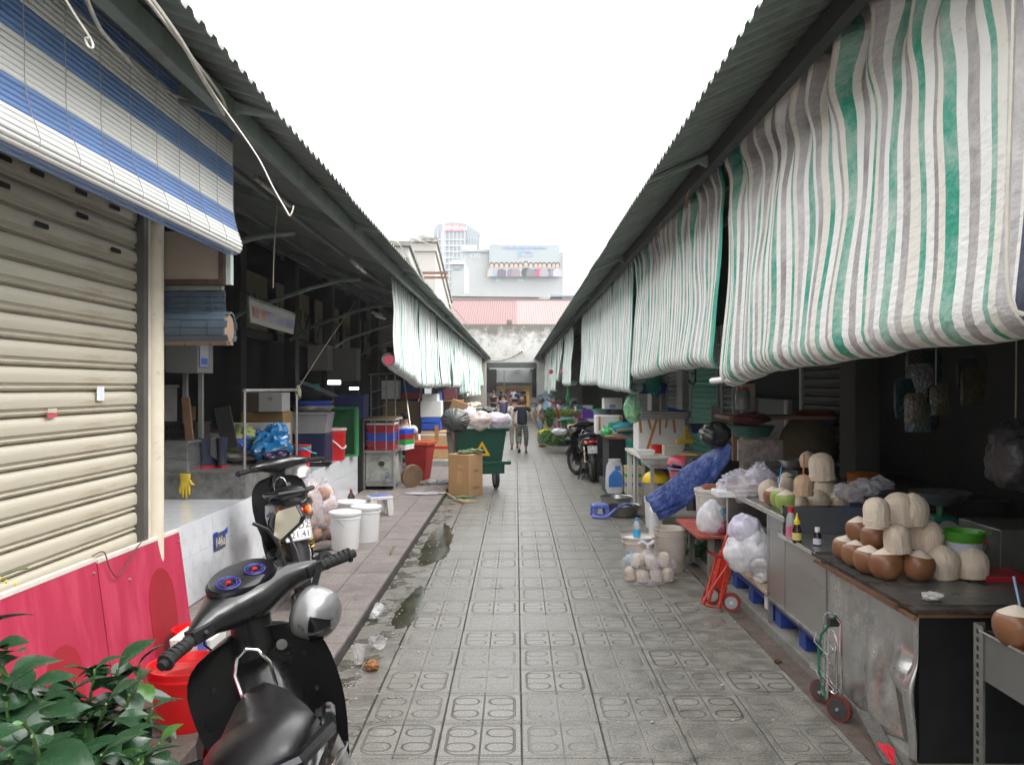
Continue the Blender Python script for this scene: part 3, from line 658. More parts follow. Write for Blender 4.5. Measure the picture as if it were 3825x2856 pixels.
# ================================================================ CURTAINS
gr=(.02,.31,.21);gy=(.30,.28,.28);cr_=(.76,.74,.67);wh=(.82,.83,.82);nv=(.07,.075,.13);lg=(.42,.40,.42)
m_cur=stripe_material('striped_canvas',[(wh,3),(gr,2.4),(cr_,3),(gy,2.6),(wh,2),(gr,3.6),(wh,2.4),(lg,3),(cr_,2),(gr,1.4),(wh,2.6),(gy,3.4),(wh,3),(gr,4),(cr_,2.2),(gy,1.4)],.86,fade=.5)
m_cur2=stripe_material('fine_striped_canvas',[(wh,2.6),(gr,2.3),(wh,2.2),(gy,1.6),(wh,2.6),(gr,1.9),(wh,2.2),(lg,1.8)],.34,fade=.42)
m_hem=M('teal_hem',(.01,.30,.21),.7,0,.15,9,.3)
m_navy=M('navy_canvas',(.05,.055,.09),.7,0,.2,9,.4)
def curtain(label,side,x,y0,y1,zt,zb,seed=0,m=None,amp=.02,roll=.07,cat='curtain',group='striped canvas curtains',nu=None,hem=None,flare=0.0,rollend=None,tie=0.0,top_wave=.0,endband=None):
 """side -1: left of the lane, +1: right. Canvas hangs at x from zt to zb(t), then curls up inward."""
 W=y1-y0;nu=nu or max(24,int(W*26));nv_=44
 f=lambda t:zb(t)+roll
 t_=thing('striped_curtain',label,cat,(x,y0,0),group=group)
 L=(zt-.0)
 def fn(u,v):
  zbot=f(u);Ln=zt-zbot;arc=1.5*PI*roll if roll else 0;tot=Ln+arc;s=v*tot
  yy=u*W
  fold=noise.noise(Vector((yy*3.2,s*.35,seed)))+.55*noise.noise(Vector((yy*8.5,s*.6,seed+7)))+.10*noise.noise(Vector((yy*20,s*1.0,seed+3)))
  wob=noise.noise(Vector((yy*1.3,s*1.4,seed+11)))
  ys=.03*noise.noise(Vector((yy*2.2,s*1.9,seed+19)))*(1+min(s,1))
  pin=math.sin(min(s/Ln,1)*PI)
  yy2=yy+ys+(flare*(u-.5)*min(s/Ln,1))-tie*(u-.5)*max(0,s/Ln-.25)**1.2*W
  yy2+=(.05*math.sin(s*3.1+seed)*min(1,s))*(1 if u>.8 or u<.2 else .4)
  dx=amp*fold*(.5+.8*min(s/Ln,1))+.05*wob*pin
  if top_wave:dx+=top_wave*math.exp(-(s/.35)**2)*math.sin(yy*24+2.5*math.sin(yy*3));yy2+=top_wave*1.2*math.exp(-(s/.4)**2)*math.sin(s*16+yy*2)
  if s<=Ln:X=-side*.10*(s/Ln)**2*.6+dx;Z=zt-s
  else:
   a=(s-Ln)/roll if roll else 0
   X=-side*.06+dx*.8+side*roll*(1-math.cos(a));Z=zbot-roll*math.sin(a)
  Z+=.02*noise.noise(Vector((yy*2.1,0,seed+23)))*min(1,s/Ln)
  return Vector((X,yy2,Z))
 b=MB();b.grid(fn,nu,nv_,uv=lambda u,v:(u*W+seed*.37,v*2))
 b.build('canvas',m or m_cur,t_,smooth=True,ang=180)
 def edge(u_,mm,wd,nm):
  e=MB();e.grid(lambda a,v:fn(u_,v)+Vector((-side*.004+(a*.01 if wd>0 else 0),a*wd,0)),3,nv_);e.build(nm,mm,t_,smooth=True,ang=180)
 if hem=='far':edge(1.0,m_hem,.07,'teal_hem')
 if hem=='near':edge(0.0,m_hem,-.07,'teal_hem')
 if endband:edge(0.0,endband,-.06,'dark_edge_band')
 if rollend:
  yv,mm=rollend;zc=f(0 if yv<.5 else 1)
  MB().cyl((side*(roll-.06),yv*W-.05,zc-.01),(side*(roll-.06),yv*W+.03,zc-.01),roll*.72,n=18).build('roller_end',mm,t_,smooth=True)
 return t_
CX=1.42
curtain('nearest and largest striped canvas curtain, above the coconut counter',1,CX,2.26,5.50,3.34,lambda t:1.86-.07*t-(.07*max(0,(t-.72)/.28)),seed=1,amp=.017,roll=.10,top_wave=.06,nu=150,endband=m_navy,hem=None)
curtain('second striped canvas curtain on the right, teal hem beside the nearest one',1,CX,5.68,9.70,3.34,lambda t:1.84+.03*math.sin(t*5),seed=2,amp=.016,roll=.09,top_wave=.05,nu=140,hem='near')
curtain('third striped canvas curtain on the right, teal hem hanging low over the green bag',1,CX,9.95,13.7,3.33,lambda t:1.64+.05*t,seed=3,amp=.04,roll=.08,m=m_cur2,hem='near',top_wave=.02)
curtain('fourth right curtain, bleached canvas just beyond the low teal-hemmed one',1,CX,13.75,17.7,3.33,lambda t:1.75,seed=4,amp=.04,roll=.08,m=m_cur2)
curtain('short right curtain with teal hem hanging alone beyond the dark gap',1,CX,20.4,24.4,3.33,lambda t:1.75,seed=5,amp=.05,roll=.08,m=m_cur2,hem='near',flare=-.2)
curtain('bunched right curtain tied with a green cord',1,CX,24.9,27.4,3.33,lambda t:1.9,seed=6,amp=.09,roll=.08,m=m_cur2,tie=.45)
curtain('right curtain gathered to a narrow strip before the gateway',1,CX,28.2,31.8,3.33,lambda t:1.55,seed=7,amp=.09,roll=.06,m=m_cur2,tie=.3,hem='near')
curtain('last but one right curtain by the gateway, long and narrow',1,CX,32.2,35.6,3.33,lambda t:1.4,seed=8,amp=.08,roll=.05,m=m_cur2,tie=.25)
curtain('farthest right curtain touching the gateway wall',1,CX,36.0,39.6,3.33,lambda t:1.5,seed=9,amp=.08,roll=.05,m=m_cur2,tie=.1,hem='near')
curtain('near right curtain end hanging at the edge of the picture beside the nearest one',1,CX-.02,-1.8,2.08,3.34,lambda t:1.8,seed=10,amp=.03,roll=.09)
LX=-1.6
m_rend=M('red_roller_cap',(.42,.06,.09),.6,0,.1,8,.1)
curtain('nearest left striped curtain with a red roller end',-1,LX,10.55,13.55,3.13,lambda t:1.98-.27*t,seed=21,amp=.03,roll=.09,m=m_cur2,rollend=(0,m_rend),group='striped canvas curtains',top_wave=.015)
curtain('second left curtain, teal seam beside the red roller one',-1,LX,13.62,16.65,3.13,lambda t:1.70,seed=22,amp=.07,roll=.09,m=m_cur2,hem='near')
curtain('third left curtain, flared with a navy lower corner',-1,LX,16.72,19.75,3.13,lambda t:1.72,seed=23,amp=.10,roll=.08,m=m_cur2,tie=.15)
curtain('fourth left curtain with a wide teal edge',-1,LX,19.85,22.8,3.13,lambda t:1.70,seed=24,amp=.11,roll=.08,m=m_cur2,hem='far',tie=.25)
curtain('fifth left curtain bunched to a point over the cream wall',-1,LX,22.95,25.9,3.13,lambda t:1.50,seed=25,amp=.14,roll=.08,m=m_cur2,hem='near',tie=.45)
curtain('sixth left curtain, long pale canvas',-1,LX,26.1,29.1,3.13,lambda t:1.38,seed=26,amp=.12,roll=.08,m=m_cur2,tie=.2)
curtain('seventh left curtain, long pale canvas with red roller dot',-1,LX,29.2,32.3,3.13,lambda t:1.36,seed=27,amp=.12,roll=.07,m=m_cur2,tie=.2,rollend=(0,m_rend))
curtain('eighth left curtain, narrow and pale',-1,LX,32.4,35.4,3.13,lambda t:1.33,seed=28,amp=.07,roll=.07,m=m_cur2,tie=.2)
curtain('farthest left curtain, shorter, against the cream wall stub',-1,LX,35.6,38.7,3.13,lambda t:1.75,seed=29,amp=.05,roll=.05,m=m_cur2)
wire('curtain_rope','white rope hanging beside the right end of the nearest curtain','rope',[(1.30,2.12,3.3),(1.29,2.13,2.6),(1.27,2.12,2.0),(1.30,2.1,1.9)],.006,m_cabw)
wire('roller_pole','white end of the roller pole poking out between the two nearest right curtains','pole',[(CX-.02,5.35,1.77),(CX-.02,5.6,1.765),(CX-.02,5.85,1.76)],.022,white_pl,n=10)
for i,y in enumerate((6.0,7.2,9.0)):
 wire('curtain_tie',['loose brown tie hanging from the right roof beam by the teal hem','short frayed tie on the right roof beam above the second curtain','small frayed tie on the right roof beam near the third curtain'][i],'string',[(1.28,y,3.18),(1.25,y+.02,3.10),(1.27,y+.06,3.04)],.006,M('frayed_tie',(.28,.16,.08),.9,0,.2,9,0))
# ================================================================ RIGHT SHUTTERS AND PILLARS
def rshutter(label,y0,y1,m,x=2.95,z0=.1,z1=2.6,pitch=.085):
 t=thing('roller_shutter',label,'roller shutter',(x,0,0),group='roller shutters behind the right stalls')
 b=MB();b.loft([[Vector((-dx,y,dz*pitch))for dx,dz in((-.008,0),(.004,.1),(.004,.2),(-.002,.28),(.010,.45),(.013,.65),(.008,.88),(-.008,.97))]+[Vector((.02,y,pitch*.98)),Vector((.02,y,0))]for y in(y0,y1)])
 me=b.mesh('shutter_slat',m,True,40)
 for i in range(int((z1-z0)/pitch)):piece('shutter_slat',me,t,(0,0,z0+i*pitch))
 MB().box(-.03,.04,y0-.06,y0,z0,z1).box(-.03,.04,y1,y1+.06,z0,z1).build('guide_rail',M('pale_rail',(.35,.38,.37),.5,.2,.1,5,.05),t)
 return t
m_gs=M('green_shutter_paint',(.10,.36,.27),.45,0,.1,4,.05,dirt=(.08,.18,.14),dirt_amt=.3,stretch=(1,1,4));m_brs=M('grey_brown_shutter',(.15,.14,.125),.5,0,.2,4,.05,dirt=(.1,.09,.08),dirt_amt=.4);m_dks=M('dim_shutter',(.045,.043,.041),.55,0,.2,4,.05)
rshutter('mint green closed roller shutter behind the styrofoam boxes',11.95,13.75,m_gs)
rshutter('grey brown roller shutter right of the mint green one',11.1,11.65,m_brs)
rshutter('brown roller shutter with a green sliver left of the white pillar',15.0,15.9,m_brs)
rshutter('dim grey roller shutter behind the coconut stall',7.2,8.4,m_dks)
rshutter('dark grey roller shutter behind the hanging green bag',18.2,19.6,m_dks)
m_pil=M('pillar_white',(.36,.36,.35),.6,0,.08,5,.05,dirt=(.28,.27,.25),dirt_amt=.3)
for lab,y,wd,x in(('wide white pillar left of the mint green shutter',14.3,.45,2.85),('thin white pillar beside the brown shutter',16.2,.16,2.85),('thin white panel right of the mint green shutter',11.8,.1,2.8),('white cupboard side behind the styrofoam box',17.2,.5,2.8),('far white pillar by the dark grey shutter',19.9,.2,2.85)):
 tag(MB().box(x,x+.2,y-wd/2,y+wd/2,.08,1.45 if 'panel' in lab else 2.7).build('pillar',m_pil,bevel=.01),lab,'pillar')
cab=thing('dark_cupboard','dark cupboard with thin white uprights behind the coconut stall','cupboard',(2.86,0,0))
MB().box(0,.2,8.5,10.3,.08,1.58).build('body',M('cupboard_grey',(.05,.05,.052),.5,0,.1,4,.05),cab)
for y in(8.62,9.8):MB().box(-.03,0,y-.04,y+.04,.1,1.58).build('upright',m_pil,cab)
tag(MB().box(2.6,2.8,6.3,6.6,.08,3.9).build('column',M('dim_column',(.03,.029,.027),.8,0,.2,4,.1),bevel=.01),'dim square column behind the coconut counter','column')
tag(MB().box(2.15,2.27,7.78,7.9,.08,1.75).build('wooden_post',M('weathered_post',(.30,.27,.23),.8,0,.3,8,.3,stretch=(1,1,.3))),'weathered wooden post beside the black bag','post')
sf=thing('stall_shelf','rough dark wooden shelf fixed to the weathered post','shelf',(2.1,7.8,1.42))
MB().box(-.15,.9,-.3,.25,0,.03).build('board',wood,sf)
MB().box(-.05,0,-.05,0,-.4,0).build('bracket',wood,sf)
# ================================================================ CROSS WALL, GATE
m_old=M('peeling_white_wall',(.44,.435,.42),.85,0,.10,3,.2,dirt=(.13,.12,.105),dirt_amt=.42,dscale=2.2,zm=(3.9,.34))
cw=thing('cross_wall','peeling white wall bridging the lane above the gateway','wall',(0,40,0))
MB().box(-5.0,4.6,0,.3,2.92,4.78).build('wall',m_old,cw)
MB().box(-1.42,1.0,-.03,.33,2.64,2.90).build('gate_lintel',M('dark_green_beam',(.045,.055,.05),.7,0,.2,5,.1),cw)
MB().box(-1.30,.85,-.04,.0,2.58,2.635).build('pale_lip',m_pil,cw)
MB().box(-1.42,-.95,-.02,.32,1.45,2.63).build('dark_side_panel',darker,cw)
MB().box(.80,1.0,-.02,.32,1.2,2.63).build('dark_side_panel',darker,cw)
MB().box(-.45,-.2,-.05,.3,4.785,4.98).build('stub',m_old,cw);MB().box(2.35,2.75,-.05,.3,4.785,5.05).build('stub',m_old,cw)
ct=thing('security_camera','small white security camera on the peeling cross wall','camera',(.28,39.95,3.42))
MB().cyl((0,0,.05),(0,-.35,0),.075,n=10).build('housing',white_pl,ct,smooth=True);MB().cyl((0,-.36,0),(0,-.37,0),.05,n=10).build('lens',black_pl,ct);MB().cyl((0,.05,0),(.0,-.1,.04),.02,n=6).build('bracket',tube_steel,ct)
wire('wall_cable','black cable drooping across the peeling wall below the camera','cable',[(-1.25,39.9,2.98),(-.8,39.9,2.98),(-.2,39.9,3.15),(.25,39.9,3.4)],.018,black_pl)
m_cream=M('cream_wall',(.36,.34,.29),.8,0,.08,2,.08,dirt=(.34,.31,.27),dirt_amt=.35,dscale=1)
ws=MB().box(-4.0,-1.43,38.9,40.3,.0,2.90).build('cream_wall_stub',m_cream);tag(ws,'cream plaster wall stub left of the gateway behind the rubbish bin','wall')
tag(MB().box(1.02,4.6,39.0,40.3,0,2.9).build('right_wall_stub',m_pil),'white plaster wall stub right of the gateway','wall')
pr=thing('pink_roof','faded pink corrugated roof rising behind the cross wall','roof',(0,41,4.7))
m_pk1=M('faded_pink_sheet',(.165,.092,.09),.7,0,.08,3,.05);m_pk2=M('pale_pink_sheet',(.20,.148,.142),.7,0,.06,3,.05);m_pkl=M('peach_sheet',(.22,.165,.12),.7,0,.06,3,.05)
for i in range(14):
 x0=-5.2+i*.75;n_=6;b=MB();mm=m_pk1 if x0<-.05 else(m_pk2 if x0<4.1 else m_pkl)
 for q in range(n_):
  xa=x0+q*.125;b.prism([(0,0),(.04,.03),(.085,.03),(.125,0),(.125,-.01),(0,-.01)],(xa,0,0),(1,0,0),(0,-.28,.96),(0,5.6,1.9))
 b.build('roof_sheet',mm,pr)
MB().box(-5.3,5.4,5.55,5.75,1.86,1.99).build('ridge_cap',m_pk1,pr)
MB().box(-5.1,5.2,.1,5.5,-1.2,0).build('gable_mass',dark,pr)
# ================================================================ BACKGROUND BUILDINGS
m_wb=M('pale_wall',(.26,.272,.275),.8,0,.05,.3,.02);m_gl=M('window_glass',(.14,.20,.25),.15,0,.2,.5,0,spec=.8);m_wf=M('window_frame',(.5,.52,.52),.6,0,.05,1,0)
bb=thing('billboard_building','plain pale grey building carrying a large white billboard','building',(0,110,0))
MB().box(xx(996,110),xx(1217,110),0,12,0,zz(545,110)).build('wall',m_wb,bb)
MB().box(xx(996,110),xx(1060,110),-.3,11,zz(545,110)+.01,zz(539,110)).build('parapet',m_wb,bb)
MB().box(xx(997,110),xx(1027,110),1,8,zz(538,110),zz(527,110)).build('green_rooftop_room',M('pale_green_wall',(.35,.55,.45),.8,0,.05,.5,0),bb)
for i,(u,v,w_,h_)in enumerate([(1022,552,9,9),(1034,552,7,9),(1074,601,3.2,14),(1079.5,601,3.2,14),(1122,601,3.2,14),(1127.5,601,3.2,14),(1124,634,5,2),(1002,552,7,16)]):
 wn=MB().box(xx(u,110)-w_/32,xx(u,110)+w_/32,-.04,-.005,zz(v+h_/2,110),zz(v-h_/2,110)).build('window',m_wf,bb)
 MB().box(xx(u,110)-w_/32+.06,xx(u,110)+w_/32-.06,-.06,-.045,zz(v+h_/2,110)+.06,zz(v-h_/2,110)-.06).build('pane',M('green_pane',(.12,.32,.26),.3,0,.1,1,0)if i==2 else m_gl,wn)
for s_ in(0,1):
 b=MB();u=1072+12*s_;b.lathe([(1.0,0),(.85,.25),(.45,.5),(.05,.6)],(xx(u,110),2,zz(527,110)),14);b.build('water_tank',M('pale_tank',(.45,.46,.48),.4,.3,.05,1,0),bb,smooth=True)
bo=thing('billboard','large white advertising billboard showing a row of people under blue lettering','billboard',(0,109.2,0))
bx0,bx1,bz0,bz1=xx(1057,109.2),xx(1210,109.2),zz(598,109.2),zz(528,109.2);bw_=bx1-bx0
MB().box(bx0,bx1,0,.5,bz0,bz1).build('board',M('billboard_white',(.22,.25,.26),.5,0,.03,.2,0),bo)
tb=M('billboard_blue',(.04,.12,.34),.5,0,.05,1,0);tcy=M('billboard_cyan',(.01,.22,.36),.5,0,.05,1,0);tgy=M('billboard_grey',(.10,.09,.12),.5,0,.05,1,0)
def bu(zx):return bx0+(zx-190)/(2015-190)*bw_
def bv(zy):return bz1-(zy-135)/(985-135)*(bz1-bz0)
text('lettering','VÌ CỘNG ĐỒNG MẠNG VĂN MINH NHÂN ÁI',.52,tb,bo,(bu(1105),-.02,bv(245)),(R(90),0,0),.003,sx=.56)
text('lettering','#',.95,tcy,bo,(bu(970),-.02,bv(365)),(R(90),0,0),.003)
text('lettering','SOCIAL',.36,tb,bo,(bu(1140),-.02,bv(335)),(R(90),0,0),.003);text('lettering','GOOD',.36,tb,bo,(bu(1215),-.02,bv(378)),(R(90),0,0),.003)
text('lettering','13:00  23.11.2019',.30,tgy,bo,(bu(1115),-.02,bv(458)),(R(90),0,0),.003)
text('lettering','TƯNG',.2,red_ink,bo,(bu(930),-.02,bv(522)),(R(90),0,0),.003)
cols=[(.62,.55,.48),(.35,.50,.62),(.16,.13,.18),(.55,.48,.46),(.22,.2,.3),(.35,.28,.32),(.62,.62,.60),(.05,.05,.07),(.22,.22,.28),(.12,.12,.16),(.60,.05,.16),(.45,.42,.48),(.10,.10,.18),(.28,.24,.34),(.62,.64,.66)]
skin_p=M('printed_skin',(.36,.25,.20),.6,0,.03,1,0)
for i,zx in enumerate([255,380,510,640,770,880,1000,1135,1265,1395,1500,1605,1740,1860,1950]):
 x=bu(zx);hb=.62;zt_=bv(690)+(.15 if i==7 else 0);mm=M('printed_clothes_'+'abcdefghijklmno'[i],tuple(c_*.45 for c_ in cols[i]),.6,0,.1,2,0)
 yb=-.012-.004*(i%3)
 bodyp=[(-.58,0),(.58,0),(.62,1.1),(.46,1.75),(.15,1.95),(-.15,1.95),(-.46,1.75),(-.62,1.1)]
 hairp=[(.36*math.cos(2*PI*q/14),.42*math.sin(2*PI*q/14))for q in range(14)]
 facep=[(.24*math.cos(2*PI*q/12),.31*math.sin(2*PI*q/12))for q in range(12)]
 zb0=bz0+.02;hgt=(zt_-.45-zb0)/1.95
 MB().prism([(a,c_*hgt)for a,c_ in bodyp],(x,yb,zb0),(1,0,0),(0,0,1),(0,-.003,0)).build('printed_figure',mm,bo)
 MB().prism(hairp,(x,yb-.004,zt_+.03),(1,0,0),(0,0,1),(0,-.003,0)).build('printed_hair',M('printed_hair',(.035,.025,.025),.6,0,.1,2,0),bo)
 MB().prism(facep,(x,yb-.008,zt_-.06),(1,0,0),(0,0,1),(0,-.003,0)).build('printed_face',skin_p,bo)
for i,(u,v)in enumerate([(1063,518),(1073,516)]):
 fl=thing('rooftop_floodlight',['left floodlight arm above the billboard','right floodlight arm above the billboard'][i],'floodlight',(xx(u,109),109,bz1),group='floodlights above the billboard')
 MB().tube([(-.5,0,.0),(0,0,.9),(1.3,-.2,1.5)],.07,5).build('arm',tube_steel,fl);MB().box(1.2,1.7,-.3,.1,1.3,2.0,ry=.4).build('lamp',tube_steel,fl)
gt=thing('glass_tower','pale blue glass office tower with a red GENERALI sign','building',(0,200,0))
def T(u,v):return xx(u,200),zz(v,200)
m_tw=M('tower_glass',(.11,.14,.16),.25,0,.15,.12,0,spec=.8);m_tf=M('tower_frame',(.25,.28,.30),.5,.2,.05,.5,0);m_tv=M('tower_bay',(.14,.17,.19),.3,0,.15,.15,0)
xa,zt1=T(963,498);xb,_=T(1005,480);
MB().prism([(T(935,0)[0],0),(T(1006,0)[0],0),(T(1006,0)[0],T(0,482)[1]),(T(985,0)[0],T(0,478)[1]),(T(945,0)[0],T(0,484)[1]),(T(935,0)[0],T(0,497)[1])],(0,0,0),(1,0,0),(0,0,1),(0,20,0)).build('front_volume',m_tw,gt)
MB().prism([(T(1006,0)[0]+.01,0),(T(1037,0)[0],0),(T(1037,0)[0],T(0,500)[1]),(T(1006,0)[0]+.01,T(0,482)[1])],(0,1,0),(1,0,0),(0,0,1),(0,18,0)).build('side_volume',m_tv,gt)
MB().box(T(908,0)[0],T(935,0)[0]-.01,2,16,0,T(0,504)[1]).build('low_volume',m_tv,gt)
for i in range(9):
 x=T(937+i*8.4,0)[0];MB().box(x-.12,x+.12,-.35,-.02,0,T(0,500)[1]).build('mullion',m_tf,gt)
for i in range(10):MB().box(T(935,0)[0],T(1006,0)[0],-.5,-.37,T(0,520+i*13)[1],T(0,520+i*13)[1]+.3).build('floor_band',m_tf,gt)
for i in range(4):
 x=T(911+i*7,0)[0];MB().box(x-.1,x+.1,1.7,1.98,0,T(0,504)[1]).build('mullion',m_tf,gt)
for i in range(5):
 x=T(1011+i*6,0)[0];MB().box(x-.1,x+.1,.7,.98,0,T(0,502)[1]-i*.1-.8).build('mullion',m_tf,gt)
sg=MB().box(T(958,0)[0],T(1004,0)[0],-.8,-.51,T(0,501)[1],T(0,488)[1]).build('sign_band',M('sign_red',(.55,.05,.08),.5,0,.03,1,0),gt)
text('lettering','GENERALI',1.25,M('sign_white',(.8,.8,.8),.5,0,0,1,0),gt,(T(984,0)[0],-.83,T(0,494.5)[1]),(R(90),0,0),.01)
MB().box(T(988,0)[0],T(998,0)[0],6,9,T(0,480)[1],T(0,470)[1]).build('roof_box',m_tf,gt)
hs1=thing('pale_house','small pale house with a beige gable between the tower and the billboard building','building',(0,80,0))
MB().box(xx(975,80),xx(1003,80),0,8,0,zz(560,80)).build('wall',m_wb,hs1);MB().box(xx(974,80),xx(1004,80),-.3,-.01,zz(572,80),zz(566,80)).build('ledge',tube_steel,hs1);wn=MB().box(xx(980,80),xx(996,80),-.1,-.01,zz(582,80),zz(574,80)).build('window',m_gl,hs1)
hs2=thing('flat_roof','long dark flat roof edge peeking over the pink roof','roof',(0,52,0))
MB().prism([(xx(975,52),zz(640,52)),(xx(1165,52),zz(642,52)),(xx(1165,52),zz(637,52)),(xx(1070,52),zz(628,52)),(xx(990,52),zz(636,52))],(0,0,0),(1,0,0),(0,0,1),(0,3,0)).build('roof',M('grey_tin',(.30,.30,.29),.7,0,.1,2,.05),hs2)
MB().box(xx(975,52),xx(1215,52),.2,3,2,zz(641,52)).build('wall',m_wb,hs2)
hs3=thing('dark_canopy','dark flat canopy over the right end of the pink roof','canopy',(0,50,0))
MB().box(xx(1190,50),xx(1260,50),0,3,zz(641,50),zz(637,50)).build('roof',m_gl,hs3);MB().box(xx(1228,50),xx(1230,50),1,1.1,4,zz(641,50)).build('post',tube_steel,hs3);MB().box(xx(1210,50),xx(1260,50),1.5,3,3,zz(650,50)).build('wall',m_wb,hs3)
pb=thing('parapet_building','cream plastered hall with stepped mossy parapets behind the left roof','building',(0,0,0))
m_pw=M('cream_parapet',(.32,.305,.28),.8,0,.05,1,.05,dirt=(.45,.43,.38),dirt_amt=.25,dscale=.8);m_moss=M('mossy_coping',(.16,.155,.14),.9,0,.4,4,.5,dirt=(.45,.44,.42),dirt_amt=.4)
def gable(y0,y1,x,zts,wd=.5):
 b=MB();b.prism([(y0,3),(y1,3),(y1,zts[1]),(y0,zts[0])],(x,0,0),(0,1,0),(0,0,1),(-wd,0,0));b.build('wall',m_pw,pb)
 c_=MB();c_.prism([(y0-.25,zts[0]),(y1+.1,zts[1]),(y1+.1,zts[1]+.14),(y0-.25,zts[0]+.16)],(x+.14,0,0),(0,1,0),(0,0,1),(-wd-.25,0,0));c_.build('coping',m_moss,pb)
 c_=MB();c_.prism([(y0-.1,zts[0]-.35),(y1+.05,zts[1]-.3),(y1+.05,zts[1]-.01),(y0-.1,zts[0]-.01)],(x+.07,0,0),(0,1,0),(0,0,1),(-wd-.14,0,0));c_.build('cornice',m_pw,pb)
gable(26,32,-3.45,(6.15,5.1));gable(33.5,41,-3.3,(7.6,5.9),.9)
gable(41.5,46,-3.5,(4.9,4.2))
MB().box(-6.6,-3.95,26,26.4,3,6.0).build('wall',m_pw,pb);MB().box(-5.2,-3.95,28,33,3,5.9).build('wall',m_pw,pb)
wt=thing('water_tank','small round grey water tank on top of the cream parapet','tank',(-3.75,34,7.78))
MB().lathe([(.0,.0),(.28,.0),(.34,.12),(.34,.42),(.2,.6),(.03,.66)],(0,0,0),16).build('tank',M('dull_tank',(.40,.40,.39),.4,.5,.1,3,.05),wt,smooth=True)
tag(MB().box(-3.6,-2.5,30,30.1,5.85,5.93).box(-3.4,-2.5,30,30.1,5.68,5.76).build('rusty_bracket',M('rust',(.14,.06,.04),.8,.2,.3,8,.2)),'rusty iron bracket sticking out from the cream parapet','bracket')
for i,(u,vt,Y)in enumerate([(929,285,34.5),(958,375,60)]):
 tag(MB().cyl(P(u,620,Y),P(u,vt,Y),.02 if i==0 else .05,n=6).build('antenna_mast',tube_steel),['tall thin antenna mast rising from the cream parapet','shorter thin mast in front of the glass tower'][i],'mast')
wire('overhead_line','thin power line crossing the white sky above the billboard','cable',[P(1080,487,60),P(1200,492,60),P(1330,499,60)],.02,m_cable)
wire('overhead_line','thin wire slanting across the sky in front of the glass tower','cable',[P(930,478,58),P(1010,484,58),P(1110,500,58)],.02,m_cable)
wire('overhead_line','faint wire from the left roof towards the cream parapet','cable',[P(830,505,30),P(880,512,30),P(935,530,30)],.012,m_cable)
# ================================================================ BEYOND THE GATE
rl2=shed_roof('far_left_shed_roof','far corrugated shed roof left of the lane beyond the gateway',-1.21,2.75,-1,2.6,SL,40.5,64,-1.45)
rr2=shed_roof('far_right_shed_roof','far corrugated shed roof right of the lane beyond the gateway',.889,2.75,1,2.2,SR,40.5,64,1.3)
curtain('striped curtain beyond the gateway on the left, nearer one',-1,-1.6,41,46,2.8,lambda t:1.2,seed=31,amp=.1,roll=.05,m=m_cur2,tie=.2,hem='far')
curtain('striped curtain beyond the gateway on the left, farther one',-1,-1.6,47,52,2.8,lambda t:1.35,seed=32,amp=.1,roll=.05,m=m_cur2,tie=.2,hem='near')
curtain('striped curtain beyond the gateway on the right',1,1.25,42,50,2.8,lambda t:1.1,seed=33,amp=.1,roll=.05,m=m_cur2,tie=.1)
tag(MB().box(-4.2,-1.9,41,66,0,2.9).build('far_left_stalls',dark),'dark stall fronts left of the lane beyond the gateway','stall')
tag(MB().box(1.7,4.2,41,66,0,2.9).build('far_right_stalls',dark),'dark stall fronts right of the lane beyond the gateway','stall')
fb=thing('far_market_hall','far market hall with yellow pillars closing the end of the lane','building',(0,68,0))
MB().box(-6,6,1.5,2,0,2.0).build('wall',M('far_wall',(.28,.27,.24),.7,0,.3,1,.05),fb)
MB().prism([(-6,2.0),(0.1,2.42),(6,2.0),(6,1.9),(0.1,2.28),(-6,1.9)],(0,-.5,0),(1,0,0),(0,0,1),(0,3,0)).build('roof',m_pil,fb)
MB().prism([(-5.8,1.8),(5.8,1.8),(5.8,1.88),(.1,2.26),(-5.8,1.88)],(0,.2,0),(1,0,0),(0,0,1),(0,1.2,0)).build('gable_panel',M('dim_gable',(.08,.085,.10),.7,0,.1,2,0),fb)
my=M('yellow_paint',(.55,.33,.04),.6,0,.1,3,.05)
for x in(-1.1,.95,3.0):MB().box(x-.18,x+.18,1.0,1.3,0,1.8).build('pillar',my,fb)
MB().box(-5.8,5.8,1.32,1.42,1.55,1.8).build('yellow_fascia',my,fb)
MB().box(-.6,-.05,1.2,1.25,1.0,1.4).build('pink_poster',M('pink_poster',(.55,.10,.18),.6,0,.2,4,0),fb)
MB().box(.25,.5,-.6,-.55,2.12,2.22).build('exit_sign',M('sign_green',(.05,.35,.2),.5,0,0,4,0),fb)
hd=thing('hanging_lantern','small hanging lamp over the lane beyond the gateway','lamp',(.1,52,2.6));MB().box(-.12,.12,-.1,.1,0,.25).build('lamp_case',tube_steel,hd);MB().cyl((0,0,.25),(0,0,.55),.012,n=5).build('cord',black_pl,hd)
tag(MB().cyl((-.72,50,0),(-.72,50,3.6),.03,n=6).build('steel_pole',tube_steel),'thin steel pole standing in the lane beyond the gateway','pole')
aw=MB().prism([(0,0),(1.0,-.15),(1.0,-.2),(0,-.06)],(-1.7,47,2.05),(1,0,0),(0,0,1),(0,6,0)).build('small_awning',m_beam);tag(aw,'small sloping awning left of the lane beyond the gateway','awning')
struct(MB().box(-30,30,70.5,71,0,1.9).build('far_backdrop_wall',m_wb))
